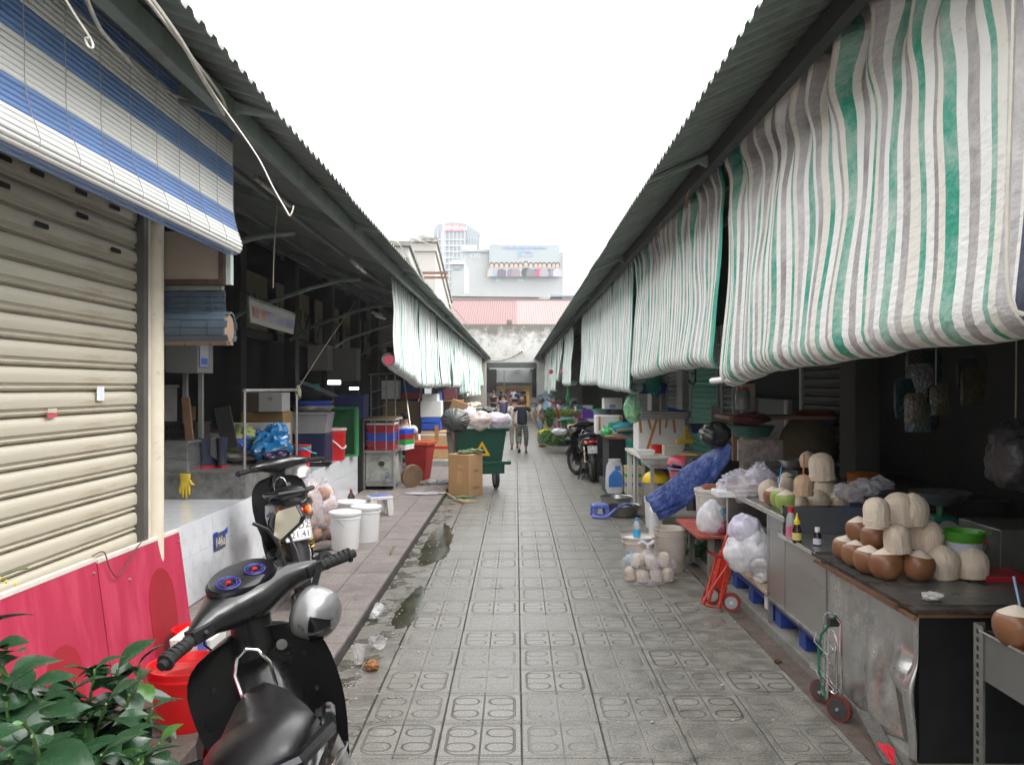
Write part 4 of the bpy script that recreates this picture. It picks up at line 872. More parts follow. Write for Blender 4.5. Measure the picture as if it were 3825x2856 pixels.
def fluo(name,label,p0,p1,on=False):
 t=thing(name,label,'lamp',(0,0,0));p0,p1=Vector(p0),Vector(p1);d=(p1-p0).normalized();s_=Vector((.045,0,.0))
 MB().cyl(p0+Vector((0,0,.03)),p1+Vector((0,0,.03)),.022,n=8).build('fitting',M('lamp_fitting',(.40,.40,.38),.5,0,.1,5,.05),t)
 MB().cyl(p0+s_-Vector((0,0,.02)),p1+s_-Vector((0,0,.02)),.016,n=8).build('tube',emis('lit_tube',(.9,.95,1),12)if on else M('unlit_tube',(.60,.60,.58),.3,0,.05,5,0),t)
 return t
fluo('fluorescent_lamp','unlit double fluorescent lamp under the left roof near the blind',(-2.0,6.3,3.30),(-2.0,7.1,3.30))
fluo('fluorescent_lamp','unlit fluorescent lamp under the left roof beyond the first bracket',(-1.75,8.75,3.03),(-1.75,9.3,3.03))
fluo('fluorescent_lamp','unlit fluorescent lamp high under the left roof by the striped curtain',P(805,680,11.5),P(825,686,12.2))
lp=thing('lit_lamp','small lit white lamp deep in the dark left hall, left one','lamp',P(722,826,16));MB().box(-.12,.12,-.02,.02,-.035,.035).build('lit_tube',emis('lit_white',(.9,.95,1),9),lp)
lp=thing('lit_lamp','thin lit white tube deep in the dark left hall, right one','lamp',P(765,839,16));MB().box(-.085,.085,-.02,.02,-.02,.02).build('lit_tube',MATS['lit_white'],lp)
# ================================================================ SCOOTER
m_seat=M('black_seat_vinyl',(.012,.012,.013),.36,0,.2,30,.1,bscale=200)
m_seatr=M('reflection_tint_seat_vinyl',(.0065,.0055,.006),.34,0,.1,30,.04,bscale=120)  # black vinyl, faint red reflection put into the base colour
m_tyre=M('tyre_rubber',(.02,.02,.02),.85,0,.2,30,.5,bscale=60)
m_red_l=M('red_lens',(.45,.01,.01),.1,0,.1,5,0,coat=.6);m_or_l=M('orange_lens',(.65,.14,.02),.1,0,.1,5,0,coat=.6);m_cl_l=M('clear_lens',(.55,.5,.45),.08,.4,.1,5,0,coat=.6)
m_mir=M('mirror_glass',(.85,.85,.82),.02,1,0,5,0);m_plate=M('plate_white',(.70,.71,.70),.35,0,.04,10,0)
m_blk=M('black_panel',(.014,.014,.015),.3,0,.15,12,.02,coat=.25)
m_taupe=M('dark_bronze_panel',(.055,.05,.045),.13,.35,.1,12,0,coat=.5)
def scooter(name,label,loc,rz,lean=0.0,steer=0.0,plate=None,mirror=None,tinted_seat=False,helmet=False,extras=True):
 t=thing(name,label,'motor scooter',loc,rz,ry=0)
 t.rotation_mode='XYZ';t.rotation_euler=(0,0,rz)
 t.rotation_mode='QUATERNION';t.rotation_quaternion=(Matrix.Rotation(rz,3,'Z')@Matrix.Rotation(lean,3,'Y')).to_quaternion()
 def wheel(y,xf_=None,nm='front_wheel'):
  b=MB();n=26
  b.tube([(0,y+.235*math.cos(2*PI*i/n),.285+.235*math.sin(2*PI*i/n))for i in range(n)],.05,10,closed=True)
  if xf_:b.xf(xf_)
  wh_=b.build(nm,m_tyre,t,smooth=True)
  b=MB();b.tube([(0,y+.185*math.cos(2*PI*i/n),.285+.185*math.sin(2*PI*i/n))for i in range(n)],.02,6,closed=True)
  for i in range(6):
   a=2*PI*i/6;b.cyl((0,y,.285),(0,y+.18*math.cos(a),.285+.18*math.sin(a)),.012,n=5)
  b.cyl((-.05,y,.285),(.05,y,.285),.04,n=12)
  if xf_:b.xf(xf_)
  b.build('rim',tube_steel,wh_,smooth=True)
 piv=Vector((0,.40,.8));S=Matrix.Translation(piv)@Matrix.Rotation(steer,4,'Z')@Matrix.Translation(-piv)
 wheel(.62,S,'front_wheel');wheel(-.55,None,'rear_wheel')
 b=MB()
 for s_ in(-1,1):b.cyl((s_*.075,.62,.285),(s_*.065,.50,.62),.022,n=8)
 b.xf(S);b.build('front_fork',m_blk,t,smooth=True)
 b=MB();rg=[]
 for i in range(11):
  a=R(20+15*i);cy,cz=.62+.30*math.cos(a),.285+.30*math.sin(a)
  rg.append([Vector((x_,cy-k_*math.cos(a),cz-k_*math.sin(a)))for x_,k_ in((-.07,.05),(-.06,.0),(0,-.015),(.06,0),(.07,.05),(.05,.02),(0,.005),(-.05,.02))])
 b.loft(rg);b.xf(S);b.build('front_fender',m_blk,t,smooth=True)
 b=MB()
 def shield(zlist):
  rg=[]
  for z,y,wx,d in zlist:
   r_=[]
   for i in range(17):
    q=-1+2*i/16;r_.append(Vector((q*wx,y-.095*abs(q)**2.2,z)))
   for i in range(17):
    q=1-2*i/16;r_.append(Vector((q*wx*.96,y-.095*abs(q)**2.2+d*(1-abs(q)**3)+.006,z)))
   rg.append(r_)
  return rg
 b.loft(shield([(.20,.43,.10,.03),(.26,.445,.155,.04),(.40,.45,.195,.07),(.55,.43,.235,.09),(.68,.41,.238,.10),(.78,.39,.232,.10),(.85,.38,.20,.09),(.895,.365,.13,.07)]))
 b.build('leg_shield',m_blk,t,smooth=True,ang=70,sub=1)
 b=MB();b.loft([ring(0,y,z,wx,wz,16,2.6)for y,z,wx,wz in((.41,.62,.11,.16),(.36,.58,.10,.15),(.31,.50,.085,.11),(.24,.42,.075,.085),(.12,.38,.085,.08),(.02,.40,.11,.10))]);b.build('centre_tunnel',m_blk,t,smooth=True)
 b=MB();b.loft([ring(0,y,z,wx,.022,14,4)for y,z,wx in((.40,.255,.13),(.25,.25,.17),(.05,.26,.17),(-.1,.28,.14))]);b.build('floorboard',black_pl,t,smooth=True)
 b=MB();b.loft([ring(0,y,z,wx,wy,14,2.4,'z')for z,y,wx,wy in((.80,.40,.075,.07),(.88,.37,.065,.06),(.95,.345,.07,.055))]);b.xf(S);b.build('headstock',m_blk,t,smooth=True)
 b=MB();rg=[]
 for x_,z,y,wy,wz in((-.25,.985,.275,.028,.026),(-.20,.992,.295,.042,.038),(-.15,.995,.32,.058,.048),(-.09,.995,.345,.10,.066),(0,.992,.35,.128,.078),(.09,.995,.345,.10,.066),(.15,.995,.32,.058,.048),(.20,.992,.295,.042,.038),(.25,.985,.275,.028,.026)):
  rg.append([Vector((x_,y+wy*math.cos(a),z+wz*math.sin(a)))for a in[2*PI*i/14 for i in range(14)]])
 b.loft(rg);b.xf(S);hb=b.build('handlebar_cover',m_blk,t,smooth=True)
 b=MB();b.loft([ring(0,.43,.97,.085,.055,14),ring(0,.475,.965,.07,.042,14),ring(0,.49,.96,.04,.02,14)]);b.xf(S);b.build('headlight',m_cl_l,t,smooth=True)
 G=S@Matrix.Translation((0,.325,1.062))@Matrix.Rotation(R(24),4,'X')
 b=MB();b.lathe([(.122,-.03),(.125,.0),(.115,.012),(.107,.008),(.0,.006)],n=28,sq=(1.0,.68));b.xf(G);gg=b.build('gauge',M('gauge_face',(.004,.004,.006),.35,0,.1,9,0,spec=.3),t,smooth=True)
 m_dial=M('dial_blue',(.045,.04,.26),.3,0,.3,60,0);m_need=M('needle_red',(.4,.01,.015),.3,0,0,5,0)
 for cx_,rr_ in((-.052,.036),(.052,.032)):
  b=MB();n=20;b.tube([(cx_+rr_*math.cos(2*PI*i/n),rr_*math.sin(2*PI*i/n),.0095)for i in range(n)],.0025,4,closed=True)
  b.tube([(cx_+.7*rr_*math.cos(2*PI*i/n),.7*rr_*math.sin(2*PI*i/n),.0095)for i in range(n)],.0015,4,closed=True)
  for i in range(12):a=2*PI*i/12;b.cyl((cx_+.78*rr_*math.cos(a),.78*rr_*math.sin(a),.0095),(cx_+.95*rr_*math.cos(a),.95*rr_*math.sin(a),.0095),.001,n=3)
  b.xf(G);b.build('dial_ring',m_dial,gg)
  b=MB();b.cyl((cx_,0,.009),(cx_,0,.013),.008,n=10);b.cyl((cx_,0,.0105),(cx_-rr_*.7,-rr_*.25,.0105),.0018,.0008,n=4);b.xf(G);b.build('needle',m_need,gg)
 for s_ in(-1,1):
  b=MB();b.tube([(s_*.24,.275,.985),(s_*.27,.262,.982),(s_*.36,.235,.975)],[.016,.019,.019],10);b.tube([(s_*.36,.235,.975),(s_*.368,.232,.974)],.026,10);b.tube([(s_*.368,.232,.974),(s_*.385,.227,.973)],.015,10)
  for q in range(5):b.tube([(s_*(.275+.018*q)+.0,.26-.005*q,.982)for _ in(0,)]+[(s_*(.285+.018*q),.257-.005*q,.981)],.0205,10)
  b.xf(S);b.build('grip',rubber,t,smooth=True)
  b=MB();b.box(min(s_*.19,s_*.255),max(s_*.19,s_*.255),.245,.30,.968,1.008);b.cyl((s_*.22,.25,.985),(s_*.22,.235,.99),.008,n=8);b.xf(S);b.build('switch_box',black_pl,t,bevel=.004)
  b=MB();b.tube([(s_*.22,.31,.975),(s_*.27,.315,.965),(s_*.36,.285,.955)],[.007,.006,.007],6);b.xf(S);b.build('brake_lever',tube_steel,t,smooth=True)
 if mirror:
  s_=1;b=MB();b.tube([(.19,.30,1.0),(.20,.295,1.06),(.205,.29,1.13),(.20,.285,1.16)],.006,6);b.xf(S);b.build('mirror_stem',black_pl,t,smooth=True)
  MM=mirror
  poly=[(-.062,-.055),(.028,-.045),(.06,.005),(.05,.05),(.02,.062),(-.045,.04),(-.06,.02)]
  b=MB();b.prism([(x_*1.08,y_*1.08)for x_,y_ in poly],(0,0,0),(1,0,0),(0,0,1),(0,.02,0));b.xf(MM);mh=b.build('mirror_housing',m_blk,t,bevel=.003)
  b=MB();b.prism(poly,(0,-.001,0),(1,0,0),(0,0,1),(0,-.002,0));b.xf(MM);b.build('mirror_glass',m_mir,mh)
 def sring(y,z,wx,wz):
  return[Vector((math.copysign(abs(math.cos(a))**.75,math.cos(a))*wx,y,z+(math.sin(a)*wz if math.sin(a)>0 else math.sin(a)*wz*.5)-.02*abs(math.cos(a))**3))for a in[2*PI*i/22 for i in range(22)]]
 b=MB();b.loft([sring(*q)for q in((-.60,.83,.06,.02),(-.575,.845,.10,.04),(-.50,.85,.125,.05),(-.40,.83,.14,.055),(-.30,.795,.145,.058),(-.22,.77,.138,.056),(-.12,.76,.125,.052),(0,.765,.09,.048),(.06,.765,.062,.042),(.11,.755,.035,.03),(.125,.75,.015,.015))])
 b.build('seat',m_seatr if tinted_seat else m_seat,t,smooth=True,ang=70)
 b=MB();b.loft([ring(0,y,z,wx,wz,18,2.8)for y,z,wx,wz in((.10,.60,.05,.12),(.02,.60,.10,.14),(-.12,.61,.15,.14),(-.28,.65,.17,.12),(-.42,.71,.165,.10),(-.56,.75,.14,.07),(-.66,.77,.10,.045),(-.72,.78,.06,.025))]);b.build('body_cowl',m_blk,t,smooth=True)
 for s_ in(-1,1):
  b=MB();b.loft([[Vector((s_*(x_),y,z+dz))for x_,dz in((wx,-h_),(wx+.014,-h_*.2),(wx+.006,h_),(wx-.02,h_),(wx-.02,-h_))]for y,z,wx,h_ in((-.02,.56,.10,.05),(-.18,.62,.16,.08),(-.38,.70,.172,.06),(-.56,.76,.14,.035),(-.68,.78,.095,.012))]);b.build('side_panel',m_taupe,t,smooth=True)
 b=MB();b.tube([(.15,-.30,.80),(.175,-.42,.845),(.165,-.58,.865),(.09,-.68,.87),(-.09,-.68,.87),(-.165,-.58,.865),(-.175,-.42,.845),(-.15,-.30,.80)],[.012,.017,.018,.018,.018,.018,.017,.012],8);b.build('grab_rail',m_blk if not tinted_seat else black_gl,t,smooth=True)
 b=MB();b.loft([ring(0,y,z,wx,wz,14,2.4)for y,z,wx,wz in((-.67,.74,.075,.035),(-.75,.73,.06,.03),(-.78,.725,.035,.015))]);b.build('tail_light',m_red_l,t,smooth=True)
 for s_ in(-1,1):
  b=MB();b.loft([ring(s_*.10,y,z,wx,wz,10,2.2)for y,z,wx,wz in((-.62,.73,.03,.035),(-.72,.72,.027,.025),(-.75,.715,.01,.008))]);b.build('indicator',m_or_l if not tinted_seat else m_cl_l,t,smooth=True)
 b=MB();rg=[]
 for q in range(7):
  f_=q/6;y,z=-.70-.12*f_,.70-.34*f_;wx=.075-.015*f_
  rg.append([Vector((x_,y+d_,z))for x_,d_ in((-wx,.02),(-wx*.6,0),(0,-.012),(wx*.6,0),(wx,.02),(0,.008))])
 b.loft(rg);b.build('rear_fender',black_pl,t,smooth=True)
 if plate:
  PM=Matrix.Translation((0,-.785,.60))@Matrix.Rotation(R(-18),4,'X')
  b=MB();b.prism([(-.095,-.07),(.095,-.07),(.095,.07),(-.095,.07)],(0,-.002,0),(1,0,0),(0,0,1),(0,-.003,0));b.xf(PM);plt=b.build('number_plate',m_plate,t)
  for tx,zz_,sz in((plate[0],.034,.068),(plate[1],-.030,.062)):
   o=text('plate_text',tx,sz,blk_ink,plt,(0,0,0),(0,0,0),.0006);o.matrix_local=PM@Matrix.Translation((0,-.0062,zz_))@Matrix.Rotation(R(90),4,'X')
  b=MB();
  for a_,c_ in(((-.09,-.065),(.09,-.065)),((.09,-.065),(.09,.065)),((.09,.065),(-.09,.065)),((-.09,.065),(-.09,-.065))):b.cyl((a_[0],-.0055,a_[1]),(c_[0],-.0055,c_[1]),.0015,n=4)
  b.xf(PM);b.build('plate_border',blk_ink,plt)
 b=MB();b.loft([ring(.0,y,z,wx,wz,12,3)for y,z,wx,wz in((.02,.33,.09,.06),(-.15,.31,.12,.09),(-.35,.30,.10,.08),(-.5,.29,.05,.05))]);b.box(-.13,-.08,-.62,-.2,.24,.36);b.build('engine',M('dark_engine',(.05,.05,.05),.4,.6,.3,9,.2),t,smooth=True,ang=30)
 for s_ in(-1,1):
  sh_=MB().cyl((s_*.11,-.56,.32),(s_*.10,-.46,.63),.014,n=8).build('shock_absorber',chrome,t,smooth=True)
  pts=[(s_*.108+.026*math.cos(a_),-.535+.055*a_/40+.026*math.sin(a_),.40+.18*a_/44)for a_ in[i*.55 for i in range(80)]]
  MB().tube(pts,.0045,5).build('spring',M('golden_spring',(.45,.28,.03),.3,.7,.1,9,0),sh_,smooth=True)
 b=MB();b.tube([(.09,-.05,.25),(.13,-.3,.22),(.15,-.38,.25)],.016,8);b.tube([(.155,-.38,.26),(.16,-.5,.29),(.165,-.80,.37),(.165,-.86,.385)],[.035,.052,.055,.045],12);b.build('exhaust',black_pl,t,smooth=True)
 MB().cyl((.165,-.86,.385),(.165,-.875,.389),.022,n=10).build('exhaust_tip',darker,t)
 b=MB();b.tube([(-.08,-.05,.24),(-.15,-.12,.10),(-.20,-.15,.005)],[.012,.011,.012],6);b.tube([(-.06,-.3,.22),(-.12,-.36,.06),(-.16,-.34,.02)],.01,6);b.build('side_stand',black_pl,t,smooth=True)
 for s_ in(-1,1):
  b=MB();b.tube([(s_*.12,-.28,.33),(s_*.17,-.34,.33)],.012,6);b.box(min(s_*.17,s_*.27),max(s_*.17,s_*.27),-.36,-.32,.32,.345);b.build('foot_peg',m_cl_l if tinted_seat else black_pl,t,bevel=.004)
 b=MB();b.tube([(-.05,.10,.77),(-.052,.12,.84),(-.03,.125,.885),(0,.128,.90),(.03,.125,.885),(.052,.12,.84),(.05,.10,.77)],.0055,6);b.build('luggage_hook',chrome,t,smooth=True)
 MB().cyl((.09,.385,.80),(.09,.365,.80),.018,n=12).build('key_switch',tube_steel,t)
 MB().tube([(.0,.385,.70),(.0,.35,.69),(.0,.34,.715)],.005,6).build('bag_hook',tube_steel,t)
 return t,S
PZ=.077
mirM=Matrix.Translation((.20,.27,1.215))@Matrix.Rotation(R(-14),4,'Z')
near,NS=scooter('parked_scooter','black scooter nearest the camera with black seat tinted for a red reflection and handlebar turned left',(-.505,2.43,.075),R(19),lean=R(-18),steer=R(35),tinted_seat=True,mirror=None)
b=MB();b.tube([(.15,.30,1.01),(.155,.30,1.10),(.14,.31,1.17),(.10,.32,1.21)],.006,6);b.xf(NS);b.build('mirror_stem',black_pl,near,smooth=True)
def world_to(o,p):bpy.context.view_layer.update();return o.matrix_world.inverted()@Vector(p)
bpy.context.view_layer.update()
Wm=near.matrix_world.inverted()@Matrix.Translation(P(622,1127,2.95))@Matrix.Rotation(R(-24),4,'Z')@Matrix.Rotation(R(-10),4,'X')
poly=[(-.054,-.052),(-.022,-.066),(.050,.0),(.056,.022),(.028,.058),(-.045,.035),(-.055,.02)]
mh=MB().prism([(x_*1.08,y_*1.08)for x_,y_ in poly],(0,0,0),(1,0,0),(0,0,1),(0,.02,0)).xf(Wm).build('mirror_housing',m_blk,near,bevel=.003)
MB().prism(poly,(0,-.001,0),(1,0,0),(0,0,1),(0,-.002,0)).xf(Wm).build('mirror_glass',m_mir,mh)
MB().tube([P(622,1150,2.965),P(640,1190,2.93),P(655,1240,2.9)],.006,6).xf(near.matrix_world.inverted()).build('mirror_stem',black_pl,near,smooth=True)
for x_ in(-.06,.05):MB().tube([(x_*1.8,.40,.98),(x_*2.2,.44,.90),(x_*1.2,.45,.80),(x_,.42,.72)],.004,5).xf(NS).build('control_cable',rubber,near,smooth=True)
for s_ in(-1,1):
 MB().tube([(s_*.178,-.08,.60),(s_*.188,-.25,.67),(s_*.178,-.45,.745),(s_*.14,-.60,.785)],.005,5).build('chrome_trim',chrome,near,smooth=True)
 for y_,z_ in((.355,.62),(.365,.45),(.35,.75)):MB().cyl((s_*.15,y_+.01,z_),(s_*.15,y_-.012,z_),.006,n=8).build('screw',rubber,near)
MB().box(-.03,.03,-.001,.001,-.012,.012).xf(NS@Matrix.Translation((.0,.262,.99))@Matrix.Rotation(R(20),4,'X')).build('sticker',white_pl,near);MB().box(-.024,.024,-.0018,-.0011,-.003,.004).xf(NS@Matrix.Translation((.0,.262,.99))@Matrix.Rotation(R(20),4,'X')).build('sticker_print',red_ink,near)
hc=P(676,1322,2.72)
ht=thing('hanging_helmet','silver and black half helmet hanging by its strap from the near scooter handlebar','helmet',hc)
ht.rotation_euler=(R(0),R(100),R(-18));ht.scale=(.68,.68,.68)
m_silver=M('silver_paint',(.27,.27,.275),.32,.45,.08,10,0,coat=.5)
dome=[(.0,.125),(.05,.118),(.085,.098),(.108,.068),(.118,.03),(.121,-.01),(.119,-.035)]
MB().lathe(dome[::-1],n=28,cap0=False,sq=(1,1.12)).build('shell',m_silver,ht,smooth=True,solid=.012)
MB().lathe([(.116,-.035),(.12,-.045),(.112,-.045),(.108,-.03)],n=28,sq=(1,1.12),cap0=False).build('rim_trim',rubber,ht,smooth=True)
def patch_on(a0,a1,e0,e1,nm,m):
 def fn(u,v):
  a=R(a0+(a1-a0)*u);e_=R(e0+(e1-e0)*v);sh_=1-.25*abs(u-.5)
  return Vector((.136*math.cos(e_)*math.cos(a),.136*1.12*math.cos(e_)*math.sin(a),.140*math.sin(e_)))
 MB().grid(fn,8,8).build(nm,m,ht,smooth=True)
patch_on(-104,-64,26,70,'black_patch',black_gl);patch_on(-55,-12,24,68,'black_patch',black_gl)
b=MB();b.tube([(.11,.0,-.03),(.06,.03,-.12),(-.02,.06,-.16)],.008,4);b.tube([(-.11,.0,-.03),(-.08,.04,-.11),(-.02,.06,-.16)],.008,4);b.build('strap',black_pl,ht,smooth=True)
tag(MB().tube([P(690,1222,2.78),P(680,1262,2.76),P(652,1300,2.74),P(640,1335,2.72)],.012,6).build('helmet_strap',black_pl,smooth=True),'black strap looped over the near scooter grip, holding the helmet','strap')
text('helmet_mark','VIA',.028,blk_ink,ht,(.03,-.145,.03),(R(75),R(-60),R(5)),.001)
sc2,_=scooter('parked_scooter','second black scooter facing away with plate 59-D2 621.41 beside the tiled platform',(-1.81,6.72,.077),R(22),lean=R(-7),steer=R(14),plate=('59-D2','621.41'))
sc3,_=scooter('parked_scooter','black scooter with plate 59-T2 198.50 at the right kerb by the vegetables',(1.34,15.45,0.0),R(5),lean=R(-3),steer=R(25),plate=('59-T2','198.50'))
# ================================================================ POTTED PLANT
m_leaf=M('glossy_leaf',(.022,.062,.026),.28,0,.35,9,.08,spec=.5);m_leaf2=M('fresh_leaf',(.06,.15,.03),.3,0,.3,9,.05,spec=.6);m_stem=M('green_stem',(.10,.17,.04),.6,0,.2,9,.1)
def leaf_mesh(L_,W_,bend,m,cup=.25):
 b=MB();n=7
 prof=[0,.42,.78,.97,1.0,.82,.45,.0]
 rows=[]
 for i in range(n+1):
  t=i/n;wv=W_*prof[i]*.5;y=L_*t;z=-bend*L_*t*t+.02*L_*math.sin(t*PI)
  rows.append([Vector((-wv,y,z+cup*wv)),Vector((-wv*.5,y,z+cup*wv*.32)),Vector((0,y,z)),Vector((wv*.5,y,z+cup*wv*.32)),Vector((wv,y,z+cup*wv))])
 for r_ in rows:b.v+=r_
 for i in range(n):
  for j in range(4):b.f.append([i*5+j,i*5+j+1,(i+1)*5+j+1,(i+1)*5+j])
 b.mi=[0]*len(b.f);b.v=[v for v in b.v]
 return b.mesh('leaf',m,True,180)
leaves=[leaf_mesh(.100,.064,.22,m_leaf),leaf_mesh(.112,.068,.36,m_leaf),leaf_mesh(.088,.058,.1,m_leaf),leaf_mesh(.072,.048,.3,m_leaf2)]
pl=thing('potted_plant','glossy green broad-leaved bush in front of the crimson boards','plant',(-.98,1.85,.15))
base=Vector((-.98,1.85,.15));rp=random.Random(5)
tips=[]
for(u,v,Y)in[(300,1435,1.95),(255,1445,1.9),(205,1445,1.85),(150,1500,1.8),(120,1560,1.72),(185,1560,1.7),(230,1520,1.75),(280,1500,1.85),(330,1530,1.85),(345,1605,1.75),(260,1590,1.7),(60,1490,1.7),(10,1500,1.65),(50,1560,1.6),(-20,1450,1.7),(110,1620,1.6),(220,1630,1.6),(300,1640,1.65),(-40,1360,1.7),(-15,1400,1.75),(20,1630,1.5),(160,1470,1.85),(-40,1600,1.55),(90,1500,1.85),(70,1590,1.45)]:
 tips.append(P(u,v,Y)-base)
b=MB()
cnt=0
for tp in tips:
 root=Vector((rp.uniform(-.12,.12),rp.uniform(-.1,.1),.35));mid=root.lerp(tp,.5)+Vector((rp.uniform(-.03,.03),rp.uniform(-.03,.03),.06))
 pts=[root.lerp(mid,q/4).lerp(mid.lerp(tp,q/4),q/4)for q in range(5)];b.tube(pts,[.006,.005,.0045,.004,.0035],5)
 ax=(tp-mid).normalized()
 for q in range(11):
  t_=q/10;pos=mid.lerp(tp,.25+.75*t_);a=q*2.4+rp.uniform(-.3,.3)
  el=rp.uniform(-.25,.55)+(.5 if t_>.85 else 0)
  me=leaves[rp.choice([0,0,1,1,2])if rp.random()>.12 else 3];s_=rp.uniform(.8,1.15)*(1.0 if t_<.8 else .75)
  e_=Euler((el,rp.uniform(-.5,.5),a),'XYZ');piece('leaf',me,pl,pos,e_,(s_,s_,s_));cnt+=1
b.build('stems',m_stem,pl,smooth=True)
MB().lathe([(.13,0),(.17,.28),(.18,.30),(.165,.30),(.15,.26),(.0,.26)],n=24).build('pot',M('dark_pot',(.05,.045,.04),.6,0,.2,5,.1),pl,smooth=True)
struct(MB().box(-1.35,-.6,1.5,2.2,.058,.148).build('plant_plinth',MATS['dirty_step']))if False else None
yf=thing('yellow_blossom','small sprig of yellow buds at the left edge by the shutter','flower',P(-10,1250,1.9))
MB().tube([(-.03,0,-.12),(0,0,0),(.05,0,.02),(.075,.0,.025)],.002,4).build('twig',m_stem,yf)
b=MB()
for q in range(5):b.blob((rp.uniform(-.02,.06),rp.uniform(-.01,.01),rp.uniform(-.02,.03)),(.0035,.003,.005),nu=6,nv=5)
b.build('buds',yellow_pl,yf)
# ================================================================ BUCKETS ETC. LEFT
def bucket(name,label,loc,r0,r1,h,m,cat='bucket',lid=None,handle=None,group=None,rims=1,fill=None,hang=None):
 t=thing(name,label,cat,loc,group=group)
 prof=[(r0*.97,0),(r0,.008),(r1*.99,h*.82)]
 for k_ in range(rims):z=h*(.84+.05*k_);prof+=[(r1,z),(r1+.006,z+.002),(r1+.006,z+.009),(r1,z+.011)]
 prof+=[(r1,h-.012),(r1+.009,h-.01),(r1+.009,h),(r1-.003,h)]
 if not lid:prof+=[(r1-.006,h-.01),(r0-.006,.012),(0,.012)]
 MB().lathe(prof,n=32).build('body',m,t,smooth=True,ang=35)
 if lid:MB().lathe([(r1+.012,h-.025),(r1+.014,h-.022),(r1+.014,h+.004),(r1+.008,h+.008),(r1-.01,h+.008),(r1-.016,h+.002),(0,h+.002)],n=32).build('lid',lid,t,smooth=True,ang=35)
 if fill:MB().lathe([(r1*.93,h*fill[1]-.004),(r1*.93,h*fill[1]),(0,h*fill[1])],n=24).build('contents',fill[0],t)
 if handle:
  mm,dr=handle;a0=hang or 0;pts=[]
  for i in range(15):
   a=PI*i/14;pts.append((math.cos(a)*(r1+.014),-math.sin(a)*(r1*.55 if dr<.5 else .02)-.012 if dr>=0 else 0,h*.86-math.sin(a)*dr*h))
  E=Matrix.Rotation(a0,4,'Z')
  b=MB().tube(pts,.004,6);b.xf(E);b.build('handle',mm,t,smooth=True)
 return t
bucket('red_bucket','large red bucket full of water on the concrete step behind the near scooter',(-1.53,3.82,.15),.125,.17,.285,red_pl,handle=(red_pl,.24),fill=(M('still_water',(.30,.02,.02),.03,0,0,5,0,spec=1),.86),hang=R(20),rims=1)
bucket('red_bucket','second red bucket standing on the pavement below the step, mostly hidden by the near scooter',(-1.03,3.12,.077),.10,.13,.24,red_pl)
bucket('red_tub','red tub peeking out behind the crimson board on the pavement',(-1.90,4.85,.077),.10,.12,.22,red_pl,cat='tub')
t=thing('torn_foam_box','torn white foam box with dirt and a blue label behind the red bucket','box',(-1.70,4.4,.15))
MB().taper(0,0,0,.25,.09,.10,.11,.12,wall=.03,open_top=True).build('box',foam,t,bevel=.006);MB().blob((0,0,.22),(.09,.09,.02),.3,4,5).build('soil',M('soil',(.10,.075,.05),.9,0,.4,20,.5),t,smooth=True);MB().box(.04,.09,-.122,-.117,.17,.24).build('label',blue_lt,t)
bucket('white_bucket','front white lidded bucket on the pink pavement beside the husk bags',(-1.73,8.32,PZ),.135,.15,.375,white_pl,lid=white_pl,group='white lidded buckets',handle=(tube_steel,.3),hang=R(70),rims=2)
bucket('white_bucket','right white lidded bucket just behind the front one',(-1.60,8.75,PZ),.135,.15,.37,white_pl,lid=white_pl,group='white lidded buckets',rims=2)
bucket('white_bucket','left rear white lidded bucket in front of the red basin',(-1.83,9.1,PZ),.135,.15,.37,white_pl,lid=white_pl,group='white lidded buckets',rims=2)
t=MB().taper(-2.08,9.75,PZ,PZ+.2,.2,.15,.24,.19,rz=.1,wall=.012,open_top=True).build('red_basin',M('red_basin',(.45,.02,.06),.4,0,.1,5,.02),bevel=.005);tag(t,'rectangular red basin behind the white buckets','basin')
bt=thing('dark_bottle','small dark bottle with a red cap standing against the tiled platform','bottle',(-2.33,11.6,PZ));MB().lathe([(.05,0),(.055,.02),(.05,.1),(.02,.15),(.018,.18)],n=16,cap1=True).build('glass',M('brown_glass',(.05,.03,.02),.1,0,.1,5,0),bt,smooth=True);MB().cyl((0,0,.18),(0,0,.2),.02,n=10).build('cap',red_pl,bt)
def stool(label,loc,rz,w_,d_,h_,m,mtop,cat='stool',grp=None):
 t=thing('plastic_stool',label,cat,loc,rz,group=grp)
 MB().box(-w_/2,w_/2,-d_/2,d_/2,h_-.05,h_-.004).build('seat_rim',m,t,bevel=.012)
 MB().box(-w_/2+.025,w_/2-.025,-d_/2+.025,d_/2-.025,h_-.008,h_).build('seat',mtop,t,bevel=.003)
 for sx_ in(-1,1):
  for sy_ in(-1,1):
   b=MB();x0,y0=sx_*(w_/2-w_*.15),sy_*(d_/2-w_*.15);b.taper(0,0,0,h_-.048,w_*.115,w_*.115,w_*.14,w_*.14)
   for i in range(4):b.v[i]+=Vector((x0+sx_*.015,y0+sy_*.015,0))
   for i in range(4,8):b.v[i]+=Vector((x0,y0,0))
   b.build('leg',m,t,bevel=.006)
 return t
stool('white plastic stool with a blue seat on the pink pavement',(*gp(820,1112,PZ),PZ),R(24),.30,.25,.25,M('grimy_white_plastic',(.60,.58,.56),.45,0,.1,6,.03,dirt=(.30,.24,.2),dirt_amt=.3,dscale=8),M('blue_seat_plastic',(.10,.17,.48),.45,0,.1,6,.02))
